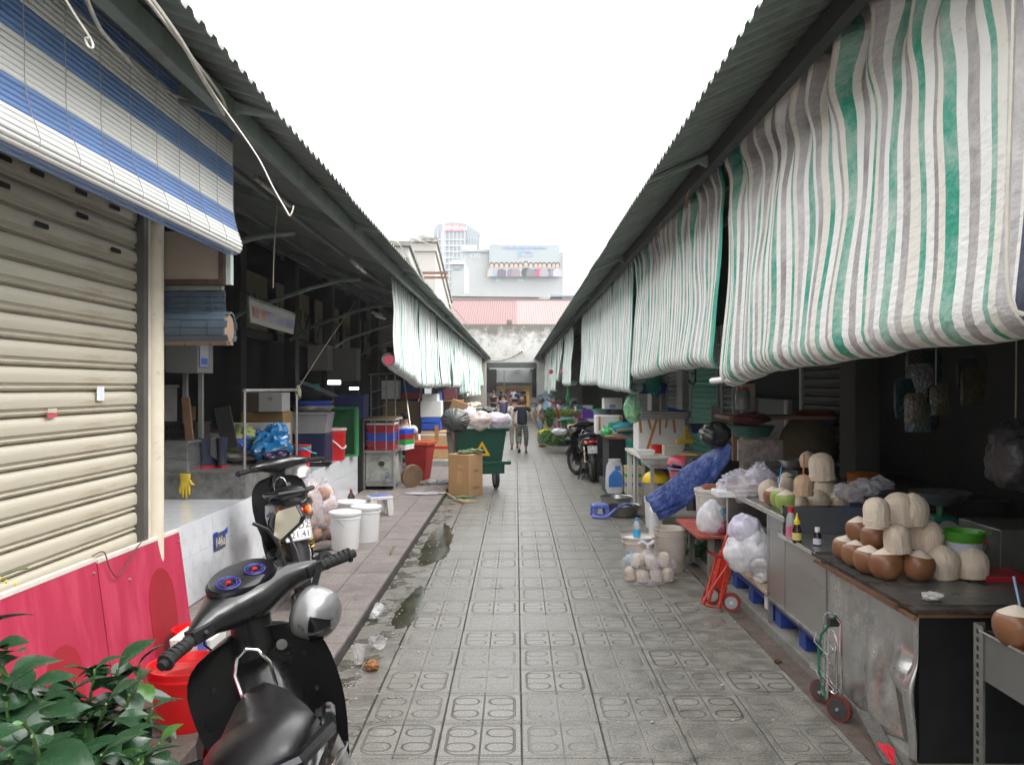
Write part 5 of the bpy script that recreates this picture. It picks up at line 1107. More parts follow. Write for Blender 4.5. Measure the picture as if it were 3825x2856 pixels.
def husk_bag(label,loc,r,h,seed):
 t=thing('husk_bag',label,'bag',loc,group='clear bags of brown coconuts beside the platform');rr=random.Random(seed)
 m_hk=M('husk_brown',(.27,.15,.10),.75,0,.35,14,.5,bscale=60,dirt=(.40,.27,.19),dirt_amt=.4,dscale=9);n=0
 for k_ in range(int(h/.14)):
  for q in range(3):
   a=q*2.1+k_;b=MB().blob((r*.5*math.cos(a),r*.5*math.sin(a),.085+k_*.135),(.085,.085,.08),.12,seed+n,2,14,10);b.build('brown_coconut',m_hk,t,smooth=True);n+=1
 MB().blob((0,0,h*.52),(r*1.12,r*1.12,h*.55),.16,seed,2.4,26,20,ridged=.12).build('clear_bag',film('husk_film',(.70,.64,.67),.32),t,smooth=True)
 MB().tube([(0,0,h*1.02),(.02,0,h*1.1),(.05,.01,h*1.16)],[.03,.015,.04],8).build('bag_neck',bag_clear,t,smooth=True)
husk_bag('tall clear bag of brown coconuts right of the second scooter',(*gp(693,1165,PZ),PZ),.17,.56,3)
husk_bag('clear bag of brown coconuts against the platform, mostly behind the second scooter',(-2.22,8.7,PZ),.17,.62,9)
# ================================================================ THINGS ON THE PLATFORM
pz=.70
sb_=thing('steel_bench','low stainless steel box bench on the tiled platform','bench',(-2.84,8.05,pz))
MB().box(-.40,.385,-.60,.95,.0,.235).build('box',steel_dull,sb_,bevel=.004);MB().box(-.40,.385,-.612,-.602,.0,.17).build('front_panel',steel_dull,sb_)
b=MB()
for i in range(7):b.cyl((-.36+.12*i,-.618,.16),(-.36+.12*i,-.612,.16),.005,n=6)
b.build('rivets',tube_steel,sb_)
tag(MB().box(-3.6,-3.02,7.55,8.9,pz,1.19).box(-3.62,-3.0,7.52,8.92,1.19,1.215).build('steel_cabinet',steel,bevel=.004),'taller stainless steel cabinet left of the steel bench','cabinet')
tag(MB().box(-3.9,-3.28,7.1,7.5,.3,1.16).build('steel_upright',steel_dull),'steel side panel just behind the cream post','panel')
def crate(name,label,loc,w_,d_,h_,m,rz=0,cat='crate',group=None,holes=True,rim=True,lid=None):
 t=thing(name,label,cat,loc,rz,group=group)
 b=MB();b.taper(0,0,0,h_,w_/2*.96,d_/2*.96,w_/2,d_/2,wall=.012,open_top=True);b.build('body',m,t)
 b=MB();
 for z in(h_-.02,h_*.5,0.0):b.box(-w_/2-.008,w_/2+.008,-d_/2-.008,-d_/2+.002,z,z+.018);b.box(-w_/2-.008,w_/2+.008,d_/2-.002,d_/2+.008,z,z+.018);b.box(-w_/2-.008,-w_/2+.002,-d_/2,d_/2,z,z+.018);b.box(w_/2-.002,w_/2+.008,-d_/2,d_/2,z,z+.018)
 b.build('rim_band',m,t)
 if holes:
  b=MB();n=int(w_/.035)
  for i in range(n):
   for z in(h_*.25,h_*.72):x_=-w_/2+w_*(i+.5)/n;b.box(x_-.009,x_+.009,-d_/2-.004,-d_/2+.004,z-.03*min(1,h_/.25),z+.03*min(1,h_/.25))
  b.build('slots',darker,t)
 if lid:MB().box(-w_/2-.012,w_/2+.012,-d_/2-.012,d_/2+.012,h_,h_+.025).build('lid',lid,t,bevel=.005)
 return t
crate('black_crate','black plastic crate on the taller steel cabinet',(-3.3,8.0,1.215),.5,.38,.16,M('black_crate_plastic',(.02,.022,.022),.5,0,.2,9,.05))
gl_=thing('yellow_glove','yellow rubber glove hanging on the front of the steel bench','glove',(-2.99,7.415,.85))
m_gv=M('yellow_rubber',(.62,.44,.04),.45,0,.15,9,.15)
MB().loft([ring(0,0,z,wx,.012,12,2.2,'z')for z,wx in((.085,.052),(.06,.05),(.02,.045),(-.02,.05),(-.045,.05))]).build('palm',m_gv,gl_,smooth=True)
for i,(x_,l_)in enumerate(((-.04,.05),(-.016,.085),(.012,.095),(.036,.06))):MB().tube([(x_,0,-.04),(x_*1.05,-.004,-.04-l_*.6),(x_*1.1,0,-.045-l_)],[.013,.012,.007],8).build('finger',m_gv,gl_,smooth=True)
MB().tube([(.04,0,.02),(.065,-.006,-.01),(.085,0,-.015)],[.015,.013,.008],8).build('thumb',m_gv,gl_,smooth=True)
def boot(label,loc,rz):
 t=thing('rubber_boot',label,'boot',loc,rz,group='pair of navy rubber boots');mn=M('navy_rubber',(.018,.022,.045),.4,0,.2,9,.08)
 MB().loft([ring(0,y,z,wx,wy,16,2.2,'z')for z,y,wx,wy in((.02,-.03,.045,.12),(.06,-.02,.046,.11),(.09,.0,.045,.075),(.13,.03,.044,.052),(.2,.035,.05,.058),(.29,.035,.056,.064))]).build('shaft',mn,t,smooth=True)
 MB().loft([ring(0,-.03,z,.05,.125,16,2.4,'z')for z in(0,.024)]).build('red_sole',red_dk,t,smooth=True,ang=30);return t
boot('left navy rubber boot with a red sole on the steel bench',(-2.98,7.92,.937),R(150));boot('right navy rubber boot with a red sole on the steel bench',(-2.86,7.98,.937),R(200))
mc=thing('meter_cabinet','scuffed white metal cabinet with a printed notice high on twin posts','cabinet',(-3.05,7.75,1.85))
MB().box(-.22,.08,-.1,.3,0,.52).build('box',M('scuffed_white',(.16,.16,.15),.6,0,.1,3,.05,dirt=(.2,.14,.08),dirt_amt=.3,dscale=4),mc,bevel=.004);MB().box(.0815,.085,-.05,.17,.06,.40).build('notice',M('notice_paper',(.26,.27,.28),.6,0,.15,30,0),mc)
MB().box(.0852,.087,-.06,.18,.40,.41).box(.0852,.087,-.06,-.05,.05,.41).box(.0852,.087,.17,.18,.05,.41).box(.0852,.087,-.06,.18,.05,.06).box(.0852,.087,-.02,.14,.08,.14).build('blue_print',blue_ink,mc)
for dx in(-.12,.03):MB().box(dx-.02,dx+.02,.1,.14,-.66,0).build('post',M('grey_post',(.20,.20,.19),.5,.2,.15,6,.05),mc)
MB().box(-.1,-.02,.06,.12,-.45,-.32).build('brass_box',M('old_brass',(.20,.14,.05),.4,.7,.2,9,.1),mc)
tag(MB().box(-3.12,-3.05,7.7,7.73,1.2,1.62,ry=-.1).build('plank',wood),'narrow plank leaning by the twin posts','plank')
tag(MB().box(-2.98,-2.82,8.2,8.22,1.1,1.52,ry=-.2).build('leaning_sheet',dark),'brown panel leaning behind the rubber boots','panel')
fr=thing('tube_frame','steel tube frame standing on the platform edge above the steel bench','frame',(-2.48,7.5,.93))
for y in(0,1.78):MB().cyl((0,y,0),(0,y,.75),.014,n=10).build('leg',tube_steel,fr,smooth=True)
MB().cyl((0,-.014,.755),(0,1.80,.755),.016,n=10).build('top_rail',tube_steel,fr,smooth=True)
tag(MB().blob((-2.47,9.3,1.66),(.035,.04,.07),.6,3,3,10,8).build('knotted_rag',M('rag',(.25,.22,.18),.9,0,.3,20,.5),smooth=True),'grubby rag knotted round the corner of the steel tube frame','rag')
wire('tie_string','thin string running from the tube frame up into the left roof','string',[(-2.47,9.3,1.7),(-2.3,10.0,2.25),(-2.1,10.8,2.85)],.004,MATS['twine'])
def sack(name,label,loc,r,seed,m,cat='sack',rz=0,amp=.35,ridged=.15,flat=None):
 o=MB().blob((0,0,0),r,amp,seed,1.8,26,18,ridged=ridged,flat=flat).build(name,m,smooth=True,loc=loc,rz=rz);return tag(o,label,cat)
sack('green_sack','crumpled olive green cloth sack draped over the white sack',(-2.87,8.55,1.12),(.30,.22,.10),4,M('olive_cloth',(.20,.23,.08),.85,0,.25,6,.5,bscale=14),flat=-.06)
sack('green_sack','raised fold of the olive sack behind the boots',(-2.90,8.75,1.22),(.10,.14,.10),14,MATS['olive_cloth'],amp=.5)
sack('white_sack','dirty white woven sack lying under the olive sack on the steel bench',(-2.86,8.6,1.0),(.36,.25,.085),5,M('woven_white',(.36,.34,.32),.8,0,.25,40,.5,bscale=90,dirt=(.14,.12,.1),dirt_amt=.4,dscale=6),flat=-.062)
bx=thing('printed_box','white carton lying upside down behind the blue bag, its blue lettering inverted','box',(-3.0,9.25,.94));MB().box(-.35,.35,0,.4,.0,.36).build('carton',M('grey_carton',(.30,.295,.29),.8,0,.1,4,.05),bx,bevel=.004)
text('lettering','SANY',.14,blue_ink,bx,(.08,-.004,.27),(R(90),R(180),0));
b=MB();b.prism([(.055*math.cos(a),.055*math.sin(a))for a in[2*PI*i/20 for i in range(20)]],(.29,-.002,.26),(1,0,0),(0,0,1),(0,-.003,0));b.build('round_logo',red_ink,bx);MB().prism([(.055*math.cos(a),.055*math.sin(a))for a in[-PI/2+PI*i/10 for i in range(11)]],(.29,-.006,.26),(1,0,0),(0,0,1),(0,-.002,0)).build('round_logo',blue_ink,bx)
m_bluebag=film('blue_bag_plastic',(.008,.12,.30),.86,rough=.15);m_greens=M('dark_greens',(.04,.10,.03),.7,0,.4,12,.4)
bb_=thing('blue_bag','shiny blue plastic bag stuffed with greens on the steel bench end','bag',(-2.52,8.35,1.12))
MB().blob((0.02,0,-.02),(.22,.24,.15),.35,6,1.8,30,22,ridged=.2).build('bag',m_bluebag,bb_,smooth=True);MB().blob((.05,.1,.10),(.13,.16,.13),.3,9,2,24,18,ridged=.25).build('bag_top',m_bluebag,bb_,smooth=True);MB().blob((-.15,.08,.04),(.16,.1,.05),.5,7,3,ridged=.2).build('greens',m_greens,bb_,smooth=True)
MB().blob((-.25,.05,.02),(.09,.12,.08),.4,12,2.4,20,14,ridged=.3).build('bag_tail',film('deep_blue_film',(.03,.10,.55),.85),bb_,smooth=True)
MB().tube([(-.16,-.16,-.06),(-.1,-.18,-.02),(-.08,-.2,.05),(-.02,-.2,.09)],.005,5).build('tie',M('straw_tie',(.4,.3,.15),.8,0,.1,9,0),bb_,smooth=True)
def boxo(name,label,x0,x1,y0,y1,z0,z1,m,cat='box',bev=.008,grp=None):
 o=MB().box(x0,x1,y0,y1,z0,z1).build(name,m,bevel=bev);return tag(o,label,cat,grp)
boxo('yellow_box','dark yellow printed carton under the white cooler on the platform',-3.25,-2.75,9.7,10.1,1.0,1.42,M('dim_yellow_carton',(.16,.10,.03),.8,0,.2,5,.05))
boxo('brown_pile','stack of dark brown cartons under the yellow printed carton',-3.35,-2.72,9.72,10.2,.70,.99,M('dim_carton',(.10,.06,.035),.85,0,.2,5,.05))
wc=thing('foam_cooler','white foam cooler box with a small stamp on top of the carton pile','box',(-2.88,9.62,1.425));MB().box(-.14,.14,0,.34,0,.225).build('body',M('grey_foam',(.24,.24,.235),.7,0,.08,8,.1),wc,bevel=.008);text('stamp','M',.06,blk_ink,wc,(0,-.003,.15),(R(90),0,0))
tub=thing('grey_tub','tapered light grey tub with a rim standing on the navy tub','tub',(-2.73,11.0,1.10));MB().taper(0,0,0,.28,.21,.18,.26,.22,wall=.012,open_top=True).build('body',M('grey_tub_plastic',(.22,.22,.225),.45,0,.08,4,.03),tub,bevel=.006);MB().box(-.275,.275,-.235,-.222,.255,.285).build('rim',MATS['grey_tub_plastic'],tub,bevel=.004)
boxo('navy_tub','navy blue plastic tub under the light grey tub',-2.95,-2.50,10.82,11.2,.70,1.095,M('navy_plastic',(.008,.012,.05),.45,0,.15,4,.03),'tub',.02)
bs=thing('stacked_basins','blue basin and tilted steel basins stacked on the light grey tub','basin',(-2.74,11.05,1.39))
MB().lathe([(.24,0),(.27,.06),(.285,.065),(.285,.075),(.265,.07),(.235,.012),(0,.012)],n=28).build('steel_basin',steel,bs,smooth=True,ang=35);MB().lathe([(.24,.08),(.28,.13),(.29,.14),(.27,.14),(.0,.09)],n=28).build('blue_basin',blue_pl,bs,smooth=True,ang=35)
MB().lathe([(.0,.16),(.2,.16),(.27,.20),(.28,.205),(.26,.21),(.19,.17),(0,.17)],n=28).xf(Matrix.Translation((.0,0,.12))@Matrix.Rotation(R(22),4,'Y')).build('tilted_basin',steel_dull,bs,smooth=True,ang=35)
boxo('teal_box','small teal and purple boxes on top of the tilted basins',-2.95,-2.68,10.95,11.2,1.68,1.76,M('dim_teal',(.03,.12,.12),.6,0,.2,5,0))
rbk=bucket('lidded_red_bucket','tall red bucket with a stained white lid and white handle on the platform edge',(-2.56,11.45,.70),.165,.182,.44,M('bright_red_plastic',(.52,.008,.012),.38,0,.08,4,.02),lid=M('stained_lid',(.60,.57,.52),.5,0,.1,5,.05,dirt=(.35,.17,.04),dirt_amt=.45,dscale=9))
MB().tube([(-.02,-.195,.33),(.09,-.20,.25),(.17,-.17,.17),(.20,-.10,.18),(.19,-.02,.20)],.011,6).build('handle',white_pl,rbk,smooth=True)
bucket('small_red_bucket','small red pail with a green handle beside the blue bag',(-2.62,10.05,.70),.085,.105,.24,red_pl,rims=1)
b=thing('stacked_pails','red and turquoise pail rims stacked above the small red pail','pail',(-2.62,10.05,.945))
for i,mm in enumerate((blue_lt,M('turquoise_plastic',(.05,.4,.36),.4,0,.1,5,0),red_pl)):MB().lathe([(.1,i*.022),(.112,i*.022+.012),(.114,i*.022+.02),(.1,i*.022+.02)],n=24,cap1=True).build('pail_rim',mm,b,smooth=True)
MB().tube([(.05,-.1,.03),(.13,-.07,-.02),(.18,-.02,-.04)],.006,5).build('green_handle',MATS['turquoise_plastic'],b)
gc=thing('green_crate','tall bright green mesh crate standing on end behind the red bucket','crate',(-2.57,12.2,.70));MB().box(-.21,.0,.0,.03,.0,.72).box(0,.21,0,.03,0,.72).build('side',M('mesh_green',(.008,.15,.035),.42,0,.15,5,.03),gc);MB().box(.20,.23,-.17,.03,0,.72).build('frame_edge',M('bright_green_plastic',(.012,.22,.055),.4,0,.1,5,.02),gc)
MB().box(-.22,.2,-.17,.0,-.0,.03).box(-.22,.2,-.17,.0,.69,.72).build('frame_edge',MATS['bright_green_plastic'],gc)
b=MB()
for i in range(13):
 for j in range(22):
  x_=-.19+i*.03+(.015 if j%2 else 0)
  if x_<.19:b.box(x_-.008,x_+.008,-.003,-.001,.05+j*.029,.05+j*.029+.016)
b.build('mesh_holes',M('mesh_shadow',(.01,.09,.03),.6,0,.1,9,0),gc)
sb2=tag(MB().lathe([(.172,0),(.168,.01),(.15,.075),(.10,.13),(.03,.15),(.0,.152)],n=28,cap0=False).build('steel_bowl',steel,smooth=True,loc=(-2.52,9.45,.70)),'upturned stainless bowl on the platform edge beside the red pail','bowl')
tr=thing('black_tray','two flat black trays lying on the platform edge under the red bucket','tray',(-2.58,10.62,.70),R(5))
MB().taper(0,0,0,.03,.17,.13,.2,.15,wall=.01,open_top=True).build('tray',black_pl,tr);MB().taper(-.01,.02,.031,.055,.17,.13,.2,.15,wall=.01,open_top=True).build('tray',M('charcoal_tray',(.05,.05,.05),.4,0,.1,5,.03),tr);MB().box(-.16,.06,-.08,.05,.05,.058).build('white_lid',white_pl,tr)
crate('blue_crate','large navy blue crate in the shade behind the green mesh crate',(-2.62,13.2,1.22),.42,.5,.38,M('navy_crate',(.02,.03,.16),.5,0,.2,5,.05),holes=False)
boxo('dark_stand','dark stand under the navy crate',-2.85,-2.42,12.95,13.5,.08,1.21,dark,'stand')
rc_=random.Random(11)
for i in range(16):
 y=8.6+rc_.uniform(0,8);x=rc_.uniform(-4.1,-3.4);z=.7 if y<12 else .08;h=rc_.uniform(.35,1.1)
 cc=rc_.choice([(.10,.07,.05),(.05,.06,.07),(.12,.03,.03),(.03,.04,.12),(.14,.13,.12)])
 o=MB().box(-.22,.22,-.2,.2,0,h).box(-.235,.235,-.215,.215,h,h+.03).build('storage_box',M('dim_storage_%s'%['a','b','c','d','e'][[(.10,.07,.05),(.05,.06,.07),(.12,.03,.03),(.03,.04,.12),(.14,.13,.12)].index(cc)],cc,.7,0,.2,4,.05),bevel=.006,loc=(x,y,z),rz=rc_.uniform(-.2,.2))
 tag(o,'%s %s storage box stacked in the dark left hall, %s part'%('tall' if h>.75 else 'low',{(.10,.07,.05):'brown',(.05,.06,.07):'slate',(.12,.03,.03):'maroon',(.03,.04,.12):'navy',(.14,.13,.12):'grey'}[cc],'near' if y<11 else('far' if y>14 else 'middle')),'box','storage boxes in the dark left hall')
for i,(u0,u1,v0,v1,Y)in enumerate([(690,708,745,800,12.5),(730,770,752,822,13.5)]):
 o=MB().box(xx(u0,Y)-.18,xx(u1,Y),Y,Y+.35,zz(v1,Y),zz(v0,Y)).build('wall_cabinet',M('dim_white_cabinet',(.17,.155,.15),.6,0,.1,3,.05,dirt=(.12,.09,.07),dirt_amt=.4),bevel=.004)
 tag(o,['dim white cabinet hung in the left hall, nearer one','dim white cabinet hung in the left hall, farther one'][i],'cabinet')
hsn=thing('hanging_sign','faded white sign board with worn red and blue lettering tilted under the left roof','sign',(0,0,0))
c0,c1,c2,c3=P(541,696,7.7),P(538,645,7.7),P(638,682,8.9),P(634,722,8.9)
b=MB();d=Vector((-.03,.02,0));b.add([c0,c1,c2,c3,c0+d,c1+d,c2+d,c3+d],[(0,3,2,1),(4,5,6,7),(0,4,7,3),(1,2,6,5),(0,1,5,4),(3,7,6,2)]);b.build('board',M('sign_board',(.16,.155,.14),.6,0,.1,3,.03,dirt=(.2,.15,.1),dirt_amt=.3),hsn)
def quad_on(s0,s1,t0,t1,off=.004):
 def pt(s,t):return(c0.lerp(c3,s)).lerp(c1.lerp(c2,s),t)+Vector((.012,-.004,0))*off/.004*.6
 return[pt(s0,t0),pt(s1,t0),pt(s1,t1),pt(s0,t1)]
b=MB();b2=MB();rs_=random.Random(2)
for i in range(22):
 s=.06+i*.042;tgt=b if i<7 else b2
 if i in(3,11,16):continue
 tgt.add(quad_on(s,s+.012,.25,.72),[(0,1,2,3)]);
 if rs_.random()>.4:tgt.add(quad_on(s,s+.032,.25 if rs_.random()>.5 else .62,.34 if rs_.random()>.5 else .72),[(0,1,2,3)])
 tgt.add(quad_on(s+.02,s+.03,.25,.72),[(0,1,2,3)])
b.build('red_lettering',M('worn_red_letters',(.28,.10,.09),.7,0,.3,15,0),hsn);b2.build('blue_lettering',M('worn_blue_letters',(.10,.11,.22),.7,0,.3,15,0),hsn)
b=MB();b.add([c1+Vector((0,-.005,.012)),c2+Vector((0,-.005,.012)),c2+Vector((-.03,.02,.03)),c1+Vector((-.03,.02,.03))],[(0,1,2,3)]);b.build('top_frame',m_beam,hsn,solid=.01)
# ================================================================ CART WITH CRATES
ctt=thing('market_cart','rusty paint-stained steel cabinet cart with a tap, holding the red and blue trays','cart',(-2.16,13.4,PZ))
m_cart=M('stained_cart',(.34,.36,.33),.6,.1,.2,3,.15,dirt=(.12,.10,.08),dirt_amt=.5,dscale=4)
MB().box(-.23,.22,-.33,.42,.06,.60).build('cabinet',m_cart,ctt,bevel=.006)
MB().box(-.29,.27,-.38,.47,.60,.63).build('top_plate',steel_dull,ctt)
for x_ in(-.25,.23):
 for y_ in(-.35,.44):MB().box(x_-.015,x_+.015,y_-.015,y_+.015,0,.6).build('leg',tube_steel,ctt)
MB().cyl((-.3,-.36,.14),(.27,-.36,.14),.012,n=6).build('front_rail',tube_steel,ctt)
MB().prism([(.05*math.cos(a),.042*math.sin(a))for a in[2*PI*i/12 for i in range(12)]],(.02,-.334,.42),(1,0,0),(0,0,1),(0,-.004,0)).build('black_hole',black_pl,ctt)
b=MB();b.tube([(.10,-.36,.14),(.10,-.37,.30),(.16,-.38,.30),(.17,-.38,.27)],.012,6);b.build('tap_pipe',tube_steel,ctt,smooth=True);MB().box(.09,.14,-.40,-.38,.20,.22).build('tap_handle',blue_pl,ctt)
b=MB()
for x_ in(-.26,-.08,.10,.22):b.cyl((x_,-.36,.63),(x_,-.36,1.12),.009,n=6)
for y_ in(.05,.42):b.cyl((.24,y_,.63),(.24,y_,1.12),.009,n=6)
b.cyl((-.27,-.36,1.12),(.25,-.36,1.12),.012,n=6);b.cyl((.24,-.37,1.12),(.24,.44,1.12),.012,n=6);b.build('cage_rack',tube_steel,ctt)
MB().box(-.27,.24,-.34,.44,1.13,1.15).build('rack_board',wood,ctt)
for i,(mm,lab)in enumerate(((red_dk,'bottom red tray in the cage of the cart'),(blue_pl,'blue tray between two red trays in the cage of the cart'),(red_dk,'top red tray in the cage of the cart'))):
 crate('plastic_tray',lab,(-2.17,13.42,PZ+.635+.135*i),.42,.6,.13,mm,group='plastic trays in the cart cage',holes=False,lid=foam if i==2 else None)
for i,(mm,lab)in enumerate(((foam,'flat foam slab at the bottom of the small pile right of the cart cage'),(green_pl,'green tray in the small pile right of the cart cage'),(red_dk,'red tray in the small pile right of the cart cage'),(blue_pl,'blue tray topping the small pile right of the cart cage'))):
 crate('plastic_tray',lab,(-1.86,13.75,PZ+.60+.085*i),.16,.4,.08,mm,rz=-.25,group='plastic trays beside the cart cage',holes=False)
lf=thing('ladder_rack','tall leaning steel ladder frame behind the cart trays','ladder',(-2.2,14.2,PZ))
for x0,x1 in((-.30,-.38),(-.05,-.10),(.12,.05),(.42,.2)):MB().cyl((x0,0,.6),(x1,.4,1.85),.012,n=6).build('rail',tube_steel,lf)
MB().cyl((-.42,.4,1.86),(.22,.4,1.9),.012,n=6).build('top_bar',tube_steel,lf)
for z in(.9,1.25,1.55):MB().cyl((-.32,.2,z),(-.06,.2,z+.08),.01,n=5).build('rung',tube_steel,lf)
rbn=thing('red_bin','tall red square bin with an orange rim beside the seated man','bin',(-1.72,14.6,PZ),R(-12))
MB().taper(0,0,0,.62,.15,.17,.22,.24).build('body',M('scuffed_red_plastic',(.36,.015,.015),.5,0,.25,5,.1),rbn,bevel=.01);MB().taper(0,0,.62,.68,.245,.265,.25,.27,wall=.03,open_top=True).build('rim',M('orange_red_rim',(.55,.10,.05),.5,0,.15,5,.05),rbn,bevel=.006)
wl_=thing('wooden_disc','round wooden chopping block leaning against the red bin','chopping block',(-1.70,13.4,PZ+.19));MB().cyl((-.035,0,0),(.035,.0,0),.19,n=24).xf(Matrix.Rotation(R(18),4,'Y')@Matrix.Rotation(R(-50),4,'Z')).build('disc',M('chopping_wood',(.16,.10,.06),.8,0,.3,6,.3),wl_,bevel=.004)
boxo('foam_box','long foam and cardboard crate with red tape at the foot of the blue cooler stack',xx(909,17.5),xx(985,17.5),17.5,18.1,PZ+.12,zz(930,17.5)-.36,card2,'box',grp='taped boxes under the cooler stack')
ta=thing('taped_box','upper tan carton with white and brown tape under the blue coolers','box',(0,17.5,0));x0,x1=xx(909,17.5),xx(983,17.5);MB().box(x0,x1,0,.6,zz(930,17.5)-.35,zz(932,17.5)).build('carton',card2,ta,bevel=.006);MB().box(x0,x1,-.004,0,.68,.72).build('foam_strip',foam,ta);MB().box(x0+.30,x0+.38,-.006,-.001,.55,.9).build('tape',tape,ta);MB().box(x0,x1,-.006,-.001,zz(969,17.5),zz(964,17.5)).build('red_tape',red_pl,ta)
for i,(v0,v1,mm,lab,u0,u1)in enumerate([(914,929,blue_pl,'lower blue cooler box in the stack left of the rubbish bin',910,951),(902,913,M('mid_blue_plastic',(.03,.10,.50),.4,0,.1,5,.02),'upper blue cooler box in the stack left of the rubbish bin',910,951),(866,901,foam,'tall white foam box above the blue coolers left of the rubbish bin',908,953),(851,866,foam,'small white foam box topping the cooler stack',912,945)]):
 Y=17.6;boxo('cooler_box',lab,xx(u0,Y),xx(u1,Y),Y,Y+.5,zz(v1,Y),zz(v0,Y),mm,'box',.01,'boxes in the cooler stack left of the bin')
boxo('brown_board','wide brown board standing behind the seated man',xx(812,17),xx(908,17),17.9,17.95,.3,zz(868,17),M('brown_board',(.20,.12,.055),.7,0,.15,3,.05),'board')
for i,(u0,u1,v0,v1,mm,lab)in enumerate([(824,860,822,862,foam,'white foam box high on the left behind the ladder frame'),(868,908,823,848,M('deep_blue_plastic',(.015,.04,.20),.5,0,.1,5,.02),'deep blue cooler beside the high white foam box'),(868,906,848,862,red_dk,'dark red box under the deep blue cooler'),(944,955,846,868,blue_lt,'small bright blue box beside the top foam box'),(958,985,840,862,M('dim_maroon',(.10,.02,.03),.6,0,.2,5,0),'maroon box on the shelf by the cream wall')]):
 Y=18.2;boxo('stacked_box',lab,xx(u0,Y),xx(u1,Y),Y,Y+.4,zz(v1,Y),zz(v0,Y),mm,'box',.01)
boxo('orange_shelf','orange edged shelf board by the cream wall',xx(958,22),xx(1000,22),22,22.5,zz(868,22),zz(864,22),M('dim_orange',(.35,.15,.04),.6,0,.1,5,0),'shelf')
boxo('step_slab','low tiled step with a dark edge under the taped boxes',-2.2,-1.2,17.0,18.3,.058,.19,m_conc,'step')
# ================================================================ GREEN RUBBISH BIN
gb=thing('rubbish_cart','dark green wheeled rubbish bin with a yellow triangle, heaped with bags','rubbish bin',(-.60,13.65,0),R(14))
m_gb=M('dark_green_fibreglass',(.006,.065,.042),.35,0,.12,3,.03,dirt=(.03,.09,.065),dirt_amt=.2,dscale=6)
MB().taper(0,.35,.26,1.0,.36,.30,.44,.42).build('body',m_gb,gb,bevel=.01);MB().taper(0,.35,.98,1.03,.47,.45,.49,.47,wall=.05,open_top=True).build('rim',m_gb,gb,bevel=.006)
MB().box(-.42,.50,-.03,.03,.42,.475).cyl((.48,0,.45),(.53,0,.45),.035,n=8).build('bumper_bar',m_gb,gb,bevel=.004);MB().box(-.02,.42,-.01,.05,.27,.42).build('lower_panel',m_gb,gb)
for x_ in(-.30,.30):
 w_=MB().tube([(x_,.12+.15*math.cos(2*PI*i/18),.185+.15*math.sin(2*PI*i/18))for i in range(18)],.035,8,closed=True).build('wheel',m_tyre,gb,smooth=True);MB().cyl((x_-.02,.12,.185),(x_+.02,.12,.185),.125,n=16).build('rim',tube_steel,w_)
def tri_ring(s0,s1):return[(s0*math.sin(2*PI*i/3),s0*math.cos(2*PI*i/3))for i in range(3)],[(s1*math.sin(2*PI*i/3),s1*math.cos(2*PI*i/3))for i in range(3)]
o_,i_=tri_ring(.165,.088);b=MB()
for q in range(3):
 a,c_=q,(q+1)%3;b.prism([o_[a],o_[c_],i_[c_],i_[a]],(.0,0,0),(1,0,0),(0,0,1),(0,-.003,0))
ty=math.atan2(.09,.74)
b.xf(Matrix.Translation((.03,-.025,.655))@Matrix.Rotation(ty,4,'X'));b.build('yellow_triangle',M('yellow_sign_paint',(.72,.40,.01),.5,0,.12,9,0),gb)
MB().box(-.52,-.44,.0,.06,.35,.98,ry=-.12).build('grey_prop',M('weathered_board',(.16,.16,.15),.8,0,.2,8,.2),gb)
gbx,gby=-.60,13.65
def bag(name,label,loc,r,seed,m,cat='rubbish bag',grp='bags heaped on the rubbish bin',amp=.28,ridged=.22,rz=0):
 o=MB().blob((0,0,0),r,amp*.6,seed,1.5,40,28,ridged=ridged*.28).build(name,m,smooth=True,loc=loc,rz=rz);return tag(o,label,cat,grp)
bkb=thing('rubbish_bag','big bulging black rubbish bag hanging over the left side of the bin','rubbish bag',(*[P(983,908,13.45)[i]for i in range(3)],),group='bags heaped on the rubbish bin')
def pleat(u,v):
 a=2*PI*u;ph=PI*v;k_=1+.035*math.sin(a*17+3*math.sin(a*3))*math.exp(-((ph-.5)/.9)**2)*1.6+.08*noise.noise(Vector((math.cos(a)*1.5,math.sin(a)*1.5,ph)))
 return Vector((.24*math.sin(ph)*math.cos(a)*k_,-.20*math.cos(ph),.20*math.sin(ph)*math.sin(a)*k_))
MB().grid(pleat,96,24).build('bag',M('grey_black_film',(.06,.062,.06),.3,0,.3,6,.3,bscale=20),bkb,smooth=True)
bag('rubbish_bag','white translucent bag with brown scraps on the middle of the bin',P(1036,908,13.6),(.22,.2,.16),31,film('scrap_film',(.62,.52,.50),.8));bag('rubbish_bag','white bag with purple scraps on the right of the bin',P(1075,908,13.8),(.20,.2,.15),32,film('purple_film',(.66,.58,.68),.82))
bag('rubbish_bag','small white bag at the right end of the bin heap',P(1093,909,14.0),(.12,.14,.12),33,bag_white);bag('rubbish_bag','crumpled white bag at the top of the heap behind the black bag',P(1012,890,14.0),(.15,.15,.10),34,bag_white);bag('rubbish_bag','dark bag showing at the back of the bin heap',P(1056,888,14.2),(.13,.12,.08),35,bag_black)
tag(MB().box(-.14,.14,-.01,.01,-.12,.12,rx=.3,ry=.35).build('cardboard_scrap',card,loc=P(991,881,13.9)),'torn cardboard flap sticking up from the bin heap','cardboard');tag(MB().blob((0,0,0),(.14,.1,.08),.7,41,3).build('crumpled_paper',M('soiled_paper',(.45,.40,.33),.8,0,.4,9,.5),loc=P(1022,879,14.1),smooth=True),'soiled crumpled paper on top of the bin heap','paper')
bc=thing('brown_carton','tall brown carton taped shut in front of the green rubbish bin','box',(-.80,13.05,0),R(-29))
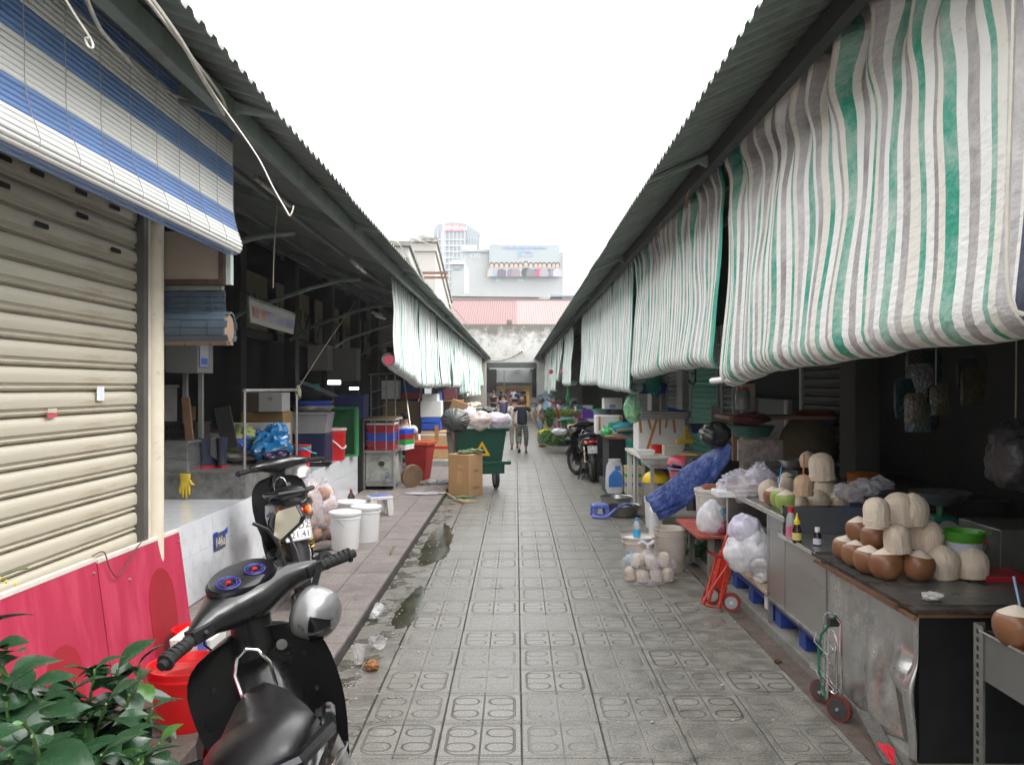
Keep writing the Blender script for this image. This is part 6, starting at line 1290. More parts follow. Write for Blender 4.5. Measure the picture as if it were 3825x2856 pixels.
MB().box(-.20,.20,-.20,.20,0,.66).build('carton',M('wavy_cardboard',(.43,.25,.12),.85,0,.12,5,.1,stretch=(6,6,.4)),bc,bevel=.012);MB().box(-.03,.06,-.204,-.2005,.18,.5,ry=.12).build('tape',M('tan_tape',(.50,.28,.12),.3,0,.15,12,.4),bc);MB().box(-.20,.20,-.03,.03,.6605,.664).build('tape',MATS['tan_tape'],bc)
MB().box(.2005,.203,-.08,.06,.38,.42).box(.2005,.203,-.1,.1,.12,.15).build('print',M('faded_print',(.22,.18,.08),.8,0,.2,9,0),bc);MB().box(-.203,-.2005,-.1,.0,.3,.36).build('print',M('red_mark',(.30,.05,.05),.8,0,.2,9,0),bc)
gcl=tag(MB().blob((-.09,-.02,0),(.12,.07,.03),.5,51,3,22,14).blob((.07,.03,.015),(.14,.07,.035),.5,52,3,22,14).build('green_cloth',M('sage_cloth',(.16,.22,.12),.85,0,.25,10,.5),smooth=True,loc=(-.72,12.98,.69),rz=R(10)),'crumpled sage green cloth on top of the brown carton','cloth')
tag(MB().blob((0,0,0),(.2,.07,.02),.5,53,3).build('green_rag',MATS['sage_cloth'],smooth=True,loc=(-.83,12.72,.012)),'flat green rag at the foot of the brown carton','rag')
# ================================================================ LITTER LEFT
def cup(label,loc,rx,rz):
 t=thing('plastic_cup',label,'cup',loc,group='clear plastic cups in the gutter');t.rotation_euler=(rx,0,rz)
 MB().lathe([(.028,0),(.043,.105),(.046,.106),(.042,.106),(.027,.003),(0,.003)],n=22).build('cup',film('cup_film',(.85,.85,.86),.30,rough=.05),t,smooth=True,ang=35)
cup('upper clear plastic cup lying in the gutter',(*gp(806,1330,.05),.05),R(70),R(160));cup('lower clear plastic cup lying in the gutter',(*gp(803,1384,.05),.05),R(82),R(40))
tag(MB().lathe([(.028,0),(.043,.105),(.046,.106)],n=20).build('flattened_cup',MATS['cup_film'],smooth=True,loc=(*gp(775,1432,.03),.03),rz=.4),'squashed clear cup near the puddle','cup')
tag(MB().blob((0,0,0),(.045,.04,.032),.45,61,4,18,12,ridged=.3).build('coconut_fibre',M('orange_fibre',(.42,.20,.08),.9,0,.35,30,.8,bscale=80),smooth=True,loc=(*gp(804,1437,.03),.03)),'tuft of orange coconut fibre on the wet gutter tiles','coconut husk')
tag(MB().blob((0,0,0),(.28,.12,.015),.6,62,3).build('plastic_sheet',bag_clear,smooth=True,loc=(*gp(915,1066,.09),.095)),'flattened clear plastic sheet on the pavement near the carton','plastic sheet');tag(MB().blob((0,0,0),(.22,.16,.03),.9,63,4,24,14).build('crumpled_film',bag_clear,smooth=True,loc=(*gp(945,1042,.09),.10)),'crumpled clear film on the pavement behind the carton','plastic film')
tag(MB().tube([(*gp(945,1056-5,.085),.09),(*gp(985,1080,.02),.03),(*gp(1000,1085,.02),.03),(*gp(1030,1083,.02),.02)],[.008,.012,.03,.01],6).build('palm_stalk',M('straw_colour',(.50,.38,.20),.8,0,.2,9,.3),smooth=True),'pale split stalk lying over the left kerb','stalk')
tag(MB().tube([(*gp(842+2,1198,.08),.085),(*gp(848,1190,.08),.09),(*gp(851,1182,.08),.085)],.009,5).build('leaf_scrap',M('green_scrap',(.12,.16,.03),.7,0,.3,9,.2),smooth=True),'curled green leaf scrap on the pink pavement','leaf')
tag(MB().tube([(*gp(893,1046,.08),.09),(*gp(915,1048,.08),.09),(*gp(930,1044,.08),.095)],.02,5).build('leaf_scrap',MATS['green_scrap'],smooth=True),'long green stalk scrap beside the chopping block','leaf')
rl_=random.Random(9)
b=MB()
for i in range(260):
 u=rl_.random();y=4.2+10*u*u;x=rl_.uniform(-1.09,-.6)if rl_.random()<.65 else rl_.uniform(-.6,1.6);s=rl_.uniform(.003,.011)
 b.blob((x,y,.004),(s,s*rl_.uniform(.5,1.4),s*.4),.4,i,2,6,4)
o=b.build('scattered_grit',M('pale_grit',(.42,.39,.33),.9,0,.4,30,.2),lane);o['kind']='stuff'
for i,(u,v,w_)in enumerate([(1196,1132-21,.03),(1240-112,976,.02)]):pass
# ================================================================ RIGHT: COUNTERS
KZ=.075
m_ss=M('brushed_counter_steel',(.40,.39,.37),.33,.85,.10,3,.03,dirt=(.26,.24,.2),dirt_amt=.3,dscale=2,stretch=(1,.4,3))
ta_=thing('near_counter','dented steel counter with a dirty board top holding the big coconut pile','counter',(1.76,3.58,KZ))
def dent(u,v):
 y,z=(1-u)*1.05,v*.645
 d=.0
 for(yc,zc,s1,s2,a)in((.14,.33,.09,.10,.045),(.08,.44,.05,.07,-.03),(.30,.26,.045,.14,-.05),(.55,.48,.2,.1,-.02),(.20,.12,.08,.14,-.075),(.40,.10,.10,.2,.03),(.03,.2,.03,.3,.03)):
  d+=a*math.exp(-((y-yc)/s1)**2-((z-zc)/s2)**2)
 d+=.006*noise.noise(Vector((y*5,z*5,2)))
 return Vector((-d*1.5,y,z))
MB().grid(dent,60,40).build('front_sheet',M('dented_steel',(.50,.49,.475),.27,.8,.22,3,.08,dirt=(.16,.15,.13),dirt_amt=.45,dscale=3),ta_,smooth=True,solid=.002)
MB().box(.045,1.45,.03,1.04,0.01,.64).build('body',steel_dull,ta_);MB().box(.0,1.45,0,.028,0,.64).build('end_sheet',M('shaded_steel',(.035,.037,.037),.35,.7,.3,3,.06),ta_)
m_bt=M('grimy_board',(.035,.028,.024),.6,0,.45,5,.3,bscale=30,dirt=(.22,.17,.13),dirt_amt=.35,dscale=5,stretch=(1,.4,1))
MB().box(-.04,1.5,-.05,1.2,.665,.685).build('table_board',m_bt,ta_,bevel=.004);MB().box(-.02,1.5,-.03,1.1,.642,.662).build('lower_board',wood,ta_,bevel=.004)
b=MB();b.box(-.045,-.03,-.04,1.15,.635,.652).box(-.06,-.046,.1,.95,.645,.668);b.build('splintered_edge',M('splintered_wood',(.13,.06,.03),.85,0,.35,12,.5,stretch=(1,.2,1)),ta_)
MB().grid(lambda u,v:Vector((-.05+.75*u,.02+v*1.05,.688+.006*noise.noise(Vector((u*6,v*7,1))))),16,20).build('plastic_cover',M('greyed_plastic',(.07,.07,.068),.3,0,.3,6,.5,bscale=9,dirt=(.06,.05,.04),dirt_amt=.5,dscale=4),ta_,smooth=True)
mc_=thing('steel_cabinet','long stainless steel cabinet counter standing on blue pallets, with a lower tray ledge','counter',(1.76,4.64,0))
MB().box(.0,.9,.0,1.06,.245,.735).build('body',m_ss,mc_,bevel=.003);MB().box(-.004,-.001,0,.012,.245,.735).box(-.004,-.001,.72-.0,.724,.245,.735).box(-.01,0,0,1.06,.245,.262).build('panel_seam',steel_dull,mc_)
MB().box(-.02,.9,.10,.76,.738,.752).build('ledge',steel,mc_,bevel=.003);MB().box(-.035,-.022,.10,.76,.735,.765).build('ledge_rail',chrome,mc_,bevel=.003)
MB().box(-.0,.56,.745,.755,.753,.93).build('splash_panel',M('tinted_steel',(.20,.22,.24),.15,.6,.2,3,.02),mc_);MB().box(-.01,.57,.742,.758,.931,.94).box(-.012,-.001,.742,.758,.753,.94).build('panel_frame',chrome,mc_)
MB().box(.0,.9,.765,1.06,.738,.845).build('raised_top',m_ss,mc_)
sh_=thing('open_shelf_counter','stainless steel counter with an open shelf bay full of plastic bags','counter',(1.76,5.71,0))
MB().box(.0,.03,0,.03,.09,.84).box(0,.03,1.13,1.16,.09,.84).build('upright',steel,sh_);MB().box(.0,.85,1.10,1.13,.26,.84).box(.0,.85,.03,.045,.26,.84).build('side_panel',m_ss,sh_)
MB().box(-.03,.9,-.3,1.2,.846,.862).build('top_sheet',steel,sh_,bevel=.003);MB().box(-.045,-.03,-.45,.75,.85,.885).build('top_rail',chrome,sh_,bevel=.003)
MB().box(.0,.85,.03,1.13,.25,.28).build('wooden_shelf',M('pale_shelf_wood',(.42,.32,.24),.75,0,.2,5,.15,stretch=(1,5,1),dirt=(.2,.1,.07),dirt_amt=.35),sh_,bevel=.004);MB().box(.6,.62,.03,1.13,.28,.84).build('back_sheet',steel_dull,sh_)
for i,(u,v,r_,sd)in enumerate([(1628,1175,(.14,.16,.16),71),(1640,1205,(.13,.15,.12),72),(1600,1195,(.12,.12,.14),73),(1645,1240,(.07,.12,.07),74),(1610,1145,(.12,.12,.12),75)]):
 bag('plastic_bag',['big tied white plastic bag in the shelf bay','white bag of packed boxes low in the shelf bay','white bag at the left of the shelf bay','tight white bundle on the front of the wooden shelf','lilac tinted bag at the top of the shelf bay'][i],P(u,v,6.1),r_,sd,film('lilac_film',(.72,.68,.82),.7)if i==4 else bag_white,cat='plastic bag',grp='plastic bags in the shelf bay')
tag(MB().box(-.07,.07,-.07,.07,0,.12).build('foam_block',foam,bevel=.01,loc=(1.86,5.85,KZ+.05)),'white foam block wedged under the open shelf','foam')
def pallet(label,y0,L_=1.1):
 t=thing('blue_pallet',label,'pallet',(1.80,y0,KZ),group='blue plastic pallets under the counters')
 MB().box(0,.9,0,L_,.105,.14).build('deck',M('pallet_blue',(.012,.04,.24),.5,0,.2,6,.05,dirt=(.05,.07,.16),dirt_amt=.3),t,bevel=.004)
 for y in(0,L_/2-.06,L_-.12):
  for x in(0,.75):MB().box(x,x+.12,y,y+.12,0,.104).build('foot',MATS['pallet_blue'],t,bevel=.004)
 b=MB()
 for i in range(20):
  for j in range(3):b.box(.03+j*.05,.06+j*.05,.04+i*L_/20,.07+i*L_/20,.1405,.142)
 b.build('deck_holes',M('pallet_shadow',(.008,.015,.08),.7,0,.1,9,0),t)
pallet('near blue plastic pallet under the long steel cabinet',4.62,1.08);pallet('far blue plastic pallet under the open shelf counter',5.76,1.05)
m_cw=M('pared_coconut',(.58,.49,.39),.75,0,.12,22,.5,stretch=(1,1,.25),bscale=60,dirt=(.48,.30,.18),dirt_amt=.25,dscale=9);m_cb=M('roast_coconut',(.19,.075,.03),.5,0,.25,9,.1,dirt=(.28,.15,.08),dirt_amt=.35,dscale=7,coat=.25)
m_cp=M('peach_coconut',(.48,.33,.22),.7,0,.2,22,.5,stretch=(1,1,.25),bscale=60,dirt=(.5,.28,.15),dirt_amt=.2,dscale=9);m_cg=M('green_coconut',(.24,.34,.07),.45,0,.15,6,.05,dirt=(.42,.44,.2),dirt_amt=.3,dscale=8);m_ct=M('coconut_flesh',(.66,.57,.47),.7,0,.06,12,.15)
def facet(prof,n,faces,seed):
 b=MB();b.lathe(prof,n=n,cap1=False)
 for v in b.v:
  a=math.atan2(v.y,v.x);r=math.hypot(v.x,v.y)
  if r>1e-4:
   k_=2*PI/faces;d=(a%k_)-k_/2;f=math.cos(k_/2)/max(.3,math.cos(d));w_=(.1 if v.z<.085 else min(1,.1+(v.z-.085)*30))if faces==11 else .7;f=f+(1-f)*w_
   v.x*=f;v.y*=f
  q=1+.05*noise.noise(Vector((v.x*14,v.y*14,v.z*14+seed)));v.x*=q;v.y*=q
 return b
white_pr=[(.052,0),(.066,.004),(.069,.022),(.070,.034),(.066,.036),(.067,.05),(.069,.08),(.066,.105),(.055,.128),(.036,.143),(.014,.150),(.0,.152)]
big_pr=[(.058,0),(.070,.004),(.074,.03),(.079,.06),(.080,.085),(.073,.112),(.055,.138),(.030,.155),(.012,.162),(0,.166)]
brown_pr=[(.02,0),(.045,.006),(.066,.03),(.075,.06),(.076,.085),(.070,.106),(.060,.118)]
brown_top=[(.0615,.117),(.045,.126),(.025,.137),(.006,.145),(0,.146)]
cm={}
for kind in('white','peach','big','dome'):
 pr=white_pr if kind in('white','peach')else big_pr
 cm[kind]=[facet(pr,44,11 if kind in('white','peach')else 13,s).mesh('coconut',{'white':m_cw,'peach':m_cp,'big':m_cw,'dome':m_cw}[kind],True,24)for s in(1,5)]
cm['brown']=[MB().lathe(brown_pr,n=28,wob=.06,seed=s).mesh('coconut_body',m_cb,True,60)for s in(1,7)]
cm['green']=[MB().lathe([(r*.95,z)for r,z in brown_pr],n=28,wob=.06,seed=s).mesh('coconut_body',m_cg,True,60)for s in(2,8)]
cm['top']=[facet(brown_top,28,5,3).mesh('cut_top',m_ct,True,25)]
rcn=random.Random(4)
def coconut(kind,label,u,v,Y,s=1.0,group=None,tilt=(0,0),parent_mat=None):
 """(u, v) is the centre of the nut in the photograph, Y its distance"""
 z=zz(v,Y)-.075*s;loc=(xx(u,Y),Y,z);i=rcn.randint(0,1)
 if kind in('brown','green'):
  t=thing('coconut',label,'coconut',loc,rcn.uniform(0,6),group=group,rx=tilt[0],ry=tilt[1]);t.scale=(s,s,s)
  piece('shell',cm[kind][i],t);piece('cut_top',cm['top'][0],t);return t
 o=bpy.data.objects.new('coconut',cm[kind][i]);COL.objects.link(o);o.location=loc;o.rotation_euler=(tilt[0],tilt[1],rcn.uniform(0,6));o.scale=(s,s,s)
 return tag(o,label,'coconut',group)
G1='coconuts piled on the near counter'
TZ=KZ+.69
def onz(v,zc):return F*(H-zc)/(v-V0)
Z1=TZ+.075;Z2=TZ+.20;Z3=TZ+.33
for kd,lab,u,v,zc,s in[('brown','brown coconut with a white cut top at the far left end of the front row',1824,1181,Z1,.95),('brown','second brown white-topped coconut from the left in the front row',1847,1194,Z1,.95),('brown','third brown white-topped coconut from the left in the front row',1873,1206,Z1,1.0),('brown','fourth brown white-topped coconut, front row below the small white dome',1917,1217,Z1,1.08),('brown','fifth brown white-topped coconut, front row right of centre',1980,1219,Z1,1.04),('brown','upper left brown white-topped coconut resting behind the front row',1859,1142,Z2-.01,.95),('brown','upper brown white-topped coconut beside the small white dome',1890,1158,Z2-.03,1.0),('white','small pared white coconut in the middle of the pile with a straight base',1941,1163,Z2,.95),('big','large pared coconut in the second layer right of the small white one',2002,1158,Z2-.01,1.0),('white','pared white coconut at the top left of the pile',1893,1105,Z3,.95),('white','large pared white coconut crowning the pile',1947,1100,Z3,1.14),('big','pared coconut mostly hidden behind the crowning one',1972,1100,Z3,.98),('dome','rounded pared coconut lying right of the brown front row',2040,1215,Z1,1.0),('dome','rounded pared coconut at the right end of the pile',2103,1217,Z1,.98)]:
 coconut(kd,lab,u,v,onz(v,zc)if zc<1.6 else 4,s,G1,(rcn.uniform(-.12,.12),rcn.uniform(-.12,.12)))
for i,(u,v,zc)in enumerate([(1905,1178,Z1),(1950,1180,Z1),(2000,1183,Z1),(1870,1172,Z1),(1925,1130,Z2),(1965,1135,Z2)]):
 coconut('brown' if i<4 else 'dome',['brown coconut hidden in the middle of the pile behind the front row','brown coconut hidden under the small white dome','brown coconut hidden under the large pared one','brown coconut hidden under the upper left ones','pared coconut hidden under the top left one','pared coconut hidden under the crowning one'][i],u,v,onz(v,zc)*1.03,1,G1)
G2='coconuts on the far counter'
CT=.862
for kd,lab,u,v,zc,s in[('dome','whitish coconut at the left of the far counter by the bag of nuts',1661,1060,CT+.08,1.0),('brown','orange brown coconut squeezed beside the green ones',1672,1070,CT+.075,.95),('green','left green coconut with a pale cut top',1684,1074,CT+.075,1.05),('green','right green coconut with a pale cut top',1702,1081,CT+.075,1.05),('dome','low white coconut between the green one and the steel panel',1724,1086,CT+.06,.92),('dome','low wide white coconut behind the steel panel, left of the tall stack',1765,1084,CT+.06,1.0),('dome','low white coconut behind the steel panel, right of the tall stack',1818,1084,CT+.06,1.0),('peach','peach coloured pared coconut with an orange straw',1736,1048,CT+.20,.95),('big','pared coconut under the tall upside one in the far stack',1782,1058,CT+.13,1.05),('white','tall pared coconut standing on top of the far stack',1778,1008,CT+.33,1.22),('dome','small white coconut behind the orange straw',1745,993,CT+.30,.75),('dome','dim white coconut far back beside the green packet',1700,1040,CT+.14,.8)]:
 coconut(kd,lab,u,v,onz(v,zc),s,G2,(rcn.uniform(-.1,.1),rcn.uniform(-.1,.1)))
m_rind=M('olive_rind',(.12,.12,.03),.55,0,.3,9,.1)
tag(MB().lathe([(.05,0),(.078,.012),(.086,.03),(.075,.045)],n=24,wob=.2,cap1=True).build('rind_collar',m_rind,smooth=True,loc=P(1784,1040,onz(1058,CT+.13)),),'olive green rind collar between the two stacked coconuts','coconut rind')
for lab,u,v0,v1,m_ in(('orange straw standing in the peach coconut',1736,980,1032,M('orange_straw',(.70,.20,.02),.4,0,.05,5,0)),('blue straw leaning in a coconut by the bag',1682,1007,1045,M('blue_straw',(.03,.25,.62),.4,0,.05,5,0)),('clear straw beside the blue one',1683,1030,1052,white_pl)):
 Y=5.75;tag(MB().cyl(P(u,v1,Y),P(u+(7 if 'blue' in lab else 1),v0,Y),.005 if 'orange' not in lab else .007,n=8).build('drinking_straw',m_,smooth=True),lab,'straw')
t=thing('coconut_bag','clear bag of pared coconuts and cup lids at the far end of the steel counter','bag',P(1613,1052,6.5));t['group']='clear bags of coconuts'
for i,(x_,y_,z_)in enumerate(((-.02,-.05,-.03),(.10,-.05,-.04),(-.12,.05,-.05),(.0,.09,-.04),(.2,.02,-.05))):piece('coconut',cm['white'][i%2],t,(x_,y_,z_-.04),(.1,0,i),(.82,.82,.82))
MB().blob((.02,0,0.02),(.25,.17,.13),.35,81,2.2,32,22,ridged=.25).build('clear_bag',film('lilac_clear',(.76,.73,.84),.45),t,smooth=True);MB().blob((.10,-.02,.10),(.10,.07,.09),.5,82,2.4,20,16,ridged=.3).build('bag_top',MATS['lilac_clear'],t,smooth=True);MB().box(-.26,-.02,-.12,.1,-.07,-.02).build('lid_stack',white_pl,t,bevel=.01)
bag('crumpled_bag','crumpled clear bag behind the steel panel',P(1850,1062,5.5),(.14,.1,.07),83,bag_clear,'plastic bag',None,amp=.6,ridged=.4);bag('crumpled_bag','shiny crumpled film at the back right of the far counter',P(1895,1050,5.8),(.12,.1,.07),84,bag_clear,'plastic bag',None,amp=.7,ridged=.4)
def bottle(label,u,v,Y,pr,m,cap,capr,caph,lab_m=None,lz=None,nozzle=False):
 z0=.753;t=thing('bottle',label,'bottle',(xx(u,Y),Y,z0));MB().lathe(pr,n=18,cap1=True).build('body',m,t,smooth=True,ang=40)
 zt_=pr[-1][1];MB().lathe([(capr,zt_),(capr,zt_+caph)]+([(capr*.5,zt_+caph+.01),(.003,zt_+caph+.05)]if nozzle else[]),n=14,cap1=True).build('cap',cap,t,smooth=True,ang=40)
 if lab_m:MB().lathe([(lz[2],lz[0]),(lz[2],lz[1])],n=18,cap0=False).build('label',lab_m,t,smooth=True)
bottle('clear bottle with a red cap and pink label on the ledge',1709,1140,5.18,[(.028,0),(.03,.01),(.03,.13),(.022,.16),(.013,.175)],M('clear_grey_pet',(.30,.31,.32),.1,0,.1,5,0),red_pl,.016,.028,M('pink_label',(.5,.12,.2),.5,0,.3,60,0),(.02,.09,.0312))
bottle('dark sauce bottle with a yellow and red nozzle cap',1722,1152,5.08,[(.026,0),(.028,.01),(.028,.08),(.018,.105),(.016,.115)],M('sauce_dark',(.02,.012,.012),.1,0,.1,5,0),yellow_pl,.019,.022,M('yellow_label',(.55,.45,.12),.5,0,.2,60,0),(.02,.065,.0292),True)
bottle('small dark bottle with a white cap and pale label',1766,1165,5.0,[(.022,0),(.024,.006),(.024,.065),(.014,.082)],MATS['sauce_dark'],white_pl,.015,.028,M('pale_label',(.50,.50,.58),.5,0,.1,60,0),(.008,.045,.0252))
cp=thing('strainer_jug','translucent white jug with a bright green strainer lid beside the coconut pile','jug',(xx(2094,4.1),4.15,TZ+.0));MB().lathe([(.075,0),(.082,.01),(.088,.19),(.084,.19),(.07,.012),(0,.012)],n=30).build('jug',M('milky_plastic',(.42,.42,.50),.35,0,.05,5,0),cp,smooth=True,ang=40)
MB().lathe([(.09,.175),(.094,.18),(.096,.22),(.101,.224),(.098,.228),(.09,.215),(.075,.17),(0,.16)],n=30,cap0=False).box(.085,.13,-.02,.02,.214,.222).box(-.13,-.085,-.02,.02,.214,.222).build('green_strainer',M('lime_plastic',(.05,.24,.015),.4,0,.1,5,.02),cp,smooth=True,ang=40)
bw=thing('red_rimmed_bowl','frosted bowl with a red rim behind the strainer jug','bowl',(xx(2094,4.5)+.02,4.5,TZ));MB().lathe([(.09,0),(.14,.05),(.185,.13),(.18,.132),(.13,.055),(0,.01)],n=32).build('bowl',M('frosted_grey',(.25,.26,.28),.35,0,.1,5,0),bw,smooth=True);b=MB();b.tube([(.187*math.cos(2*PI*i/32),.187*math.sin(2*PI*i/32),.133)for i in range(32)],.009,6,closed=True);b.build('red_rim',red_dk,bw,smooth=True)
scl=thing('kitchen_scale','green weighing scale carrying a wide steel bowl in the shade','scale',(xx(2040,4.9),4.95,TZ));MB().taper(0,0,0,.18,.11,.09,.07,.06).build('body',M('dim_green_enamel',(.015,.12,.07),.4,0,.1,5,.02),scl,bevel=.01);MB().cyl((0,-.085,.09),(0,-.10,.09),.07,n=20).build('dial',M('dial_white',(.35,.37,.36),.4,0,.05,5,0),scl);MB().cyl((0,0,.18),(0,0,.24),.02,n=8).build('stem',MATS['dim_green_enamel'],scl);MB().lathe([(.05,.24),(.12,.265),(.17,.32),(.175,.322),(.12,.27),(0,.25)],n=28).build('bowl',steel,scl,smooth=True)
tag(MB().lathe([(.075,0),(.085,.13),(.088,.135),(.08,.13),(.07,.01),(0,.01)],n=24).build('blue_tub',M('cobalt_plastic',(.01,.10,.38),.4,0,.1,5,0),smooth=True,loc=(xx(1995,4.9),4.9,TZ+.02)),'cobalt blue round tub behind the coconut pile','tub')
tag(MB().blob((0,0,0),(.05,.03,.018),.6,91,4,16,10).build('crumpled_tissue',M('tissue',(.5,.48,.45),.9,0,.2,30,.5),smooth=True,loc=(1.86,3.66,TZ+.02)),'crumpled tissue on the near corner of the coconut counter','tissue')
tag(MB().box(2.3,2.52,4.0,4.2,TZ,TZ+.025).build('flat_red_box',red_dk),'flat dark red lid right of the strainer jug','lid')
tag(MB().box(2.48,3.1,4.2,4.6,TZ,TZ+.22).build('glass_case',M('dull_glass_case',(.14,.14,.13),.15,.5,.3,5,.1),bevel=.004),'dim metal and glass case at the right edge behind the jug','case')
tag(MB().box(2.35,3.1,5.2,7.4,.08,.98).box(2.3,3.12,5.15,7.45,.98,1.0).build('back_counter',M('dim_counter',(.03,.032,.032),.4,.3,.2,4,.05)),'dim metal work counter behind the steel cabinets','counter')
tag(MB().lathe([(.06,0),(.10,.02),(.135,.075),(.128,.075),(.09,.025),(0,.01)],n=26).build('steel_bowl',steel,smooth=True,loc=(xx(1718,6.6),6.6,zz(1013,6.6))),'shallow steel bowl on the dim counter behind the straws','bowl')
tag(MB().box(2.2,2.34,6.4,6.7,.98-.12,zz(1012,6.6)).build('bowl_stand',MATS['dim_counter']),'dim stand holding the shallow steel bowl','stand')
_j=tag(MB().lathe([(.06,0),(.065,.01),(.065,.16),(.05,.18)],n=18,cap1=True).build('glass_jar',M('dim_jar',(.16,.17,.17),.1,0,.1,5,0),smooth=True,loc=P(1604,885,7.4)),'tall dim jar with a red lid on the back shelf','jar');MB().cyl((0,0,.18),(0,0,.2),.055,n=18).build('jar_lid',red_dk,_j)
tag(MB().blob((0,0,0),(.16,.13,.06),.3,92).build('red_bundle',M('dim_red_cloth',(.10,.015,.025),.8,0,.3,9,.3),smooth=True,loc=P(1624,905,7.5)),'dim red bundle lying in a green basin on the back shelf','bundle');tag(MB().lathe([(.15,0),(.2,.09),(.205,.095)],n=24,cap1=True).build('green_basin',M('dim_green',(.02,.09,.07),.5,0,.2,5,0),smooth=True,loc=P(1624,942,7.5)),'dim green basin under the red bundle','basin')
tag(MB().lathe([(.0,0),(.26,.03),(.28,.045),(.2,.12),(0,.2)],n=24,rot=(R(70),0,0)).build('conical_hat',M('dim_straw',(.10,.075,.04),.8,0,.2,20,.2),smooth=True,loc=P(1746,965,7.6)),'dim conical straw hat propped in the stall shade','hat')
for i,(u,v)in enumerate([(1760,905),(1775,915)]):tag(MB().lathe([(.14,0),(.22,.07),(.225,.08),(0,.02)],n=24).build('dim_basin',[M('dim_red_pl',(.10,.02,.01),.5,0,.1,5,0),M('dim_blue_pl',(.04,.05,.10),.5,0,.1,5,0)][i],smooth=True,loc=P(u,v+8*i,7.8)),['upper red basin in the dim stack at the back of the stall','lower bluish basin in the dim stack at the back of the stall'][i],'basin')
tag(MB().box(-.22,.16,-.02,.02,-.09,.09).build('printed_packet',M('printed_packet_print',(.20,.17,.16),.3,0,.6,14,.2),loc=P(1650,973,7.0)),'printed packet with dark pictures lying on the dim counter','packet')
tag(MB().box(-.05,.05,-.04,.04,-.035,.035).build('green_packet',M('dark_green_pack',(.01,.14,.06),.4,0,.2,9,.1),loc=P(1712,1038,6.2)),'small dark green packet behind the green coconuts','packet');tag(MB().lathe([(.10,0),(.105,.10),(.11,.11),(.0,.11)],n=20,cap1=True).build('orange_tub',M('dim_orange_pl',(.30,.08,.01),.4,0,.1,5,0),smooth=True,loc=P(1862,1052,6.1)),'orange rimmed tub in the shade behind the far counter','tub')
hp=random.Random(8)
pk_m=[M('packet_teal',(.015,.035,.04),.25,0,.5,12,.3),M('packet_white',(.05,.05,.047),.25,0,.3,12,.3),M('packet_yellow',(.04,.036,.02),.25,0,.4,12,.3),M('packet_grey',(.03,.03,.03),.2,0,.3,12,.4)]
for i in range(15):
 u,v=hp.uniform(1945,2110),hp.uniform(770,905);v=min(v,905-max(0,(u-2060))*.7);Y=hp.uniform(4.3,4.7);w_,h_=hp.uniform(.05,.075),hp.uniform(.08,.11)
 o=MB().loft([ring(0,0,z_*h_,w_*k_,.008+.012*k_*(1-abs(z_)),12,4,'z')for z_,k_ in((-1,.9),(-.8,1),(-.3,.95),(.3,1),(.8,.95),(1,.7))]).build('hanging_packet',pk_m[i%4],smooth=True,loc=P(u,v,Y),rz=hp.uniform(-.4,.4));tag(o,'%s snack packet %s in the bunch hanging under the nearest curtain, %s side'%(['teal','white','yellow','grey'][i%4],'high' if v<815 else('low' if v>865 else 'midway'),'left' if u<2005 else('right' if u>2060 else 'middle')),'packet','packets hanging in a bunch over the coconut stall')
wire('packet_string','strings holding the bunch of packets under the nearest curtain','string',[P(2020,880,4.5),P(2022,780,4.5),(xx(2022,4.5),4.5,3.2)],.004,MATS['twine'])
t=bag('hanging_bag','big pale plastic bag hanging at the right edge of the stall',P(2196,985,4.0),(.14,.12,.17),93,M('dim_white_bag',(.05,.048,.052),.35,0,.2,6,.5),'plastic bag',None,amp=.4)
wire('bag_string','string from which the big pale bag hangs','string',[P(2190,930,4.0),P(2195,850,4.0),(xx(2198,4.0),4.0,3.2)],.004,MATS['twine'])
nt_=thing('angle_iron_table','steel apron table with perforated angle iron legs at the bottom right corner','table',(1.84,1.9,KZ))
MB().box(0,.005,0,1.36,.49,.675).build('apron',M('scratched_steel',(.22,.22,.215),.36,.75,.15,4,.06,dirt=(.2,.19,.17),dirt_amt=.4),nt_);MB().box(.006,1.3,1.355,1.36,.49,.675).build('end_apron',steel_dull,nt_);MB().box(-.008,.012,0,1.362,.676,.685).build('bright_lip',chrome,nt_)
MB().box(.012,1.3,0,1.35,.655,.668).build('red_top',M('dark_red_top',(.10,.02,.015),.5,0,.2,5,.05),nt_)
MB().box(-.006,-.002,1.325,1.39,0,.70).box(-.006,.04,1.387,1.391,0,.70).build('angle_leg',M('angle_iron',(.20,.20,.18),.5,.5,.3,9,.1),nt_)
b=MB()
for i in range(20):b.box(-.0085,-.0062,1.352,1.364,.02+i*.034,.038+i*.034)
b.build('leg_holes',darker,nt_)
b=MB()
for y,z in((1.05,.60),(.8,.52),(1.2,.50),(1.0,.47+.03)):b.cyl((-.004,y,z),(0,y,z),.006,n=8)
b.build('rivets',steel_dull,nt_)
t=coconut('brown','yellowish brown coconut with a straw on the red table at the right edge',2196,1362,3.08,1.08);t.location.z=KZ+.668
tag(MB().cyl(P(2208,1330,3.08),P(2190,1245,3.08),.0045,n=8).build('drinking_straw',M('pale_blue_straw',(.25,.40,.60),.4,0,.05,5,0),smooth=True),'pale blue straw in the coconut at the right edge','straw')
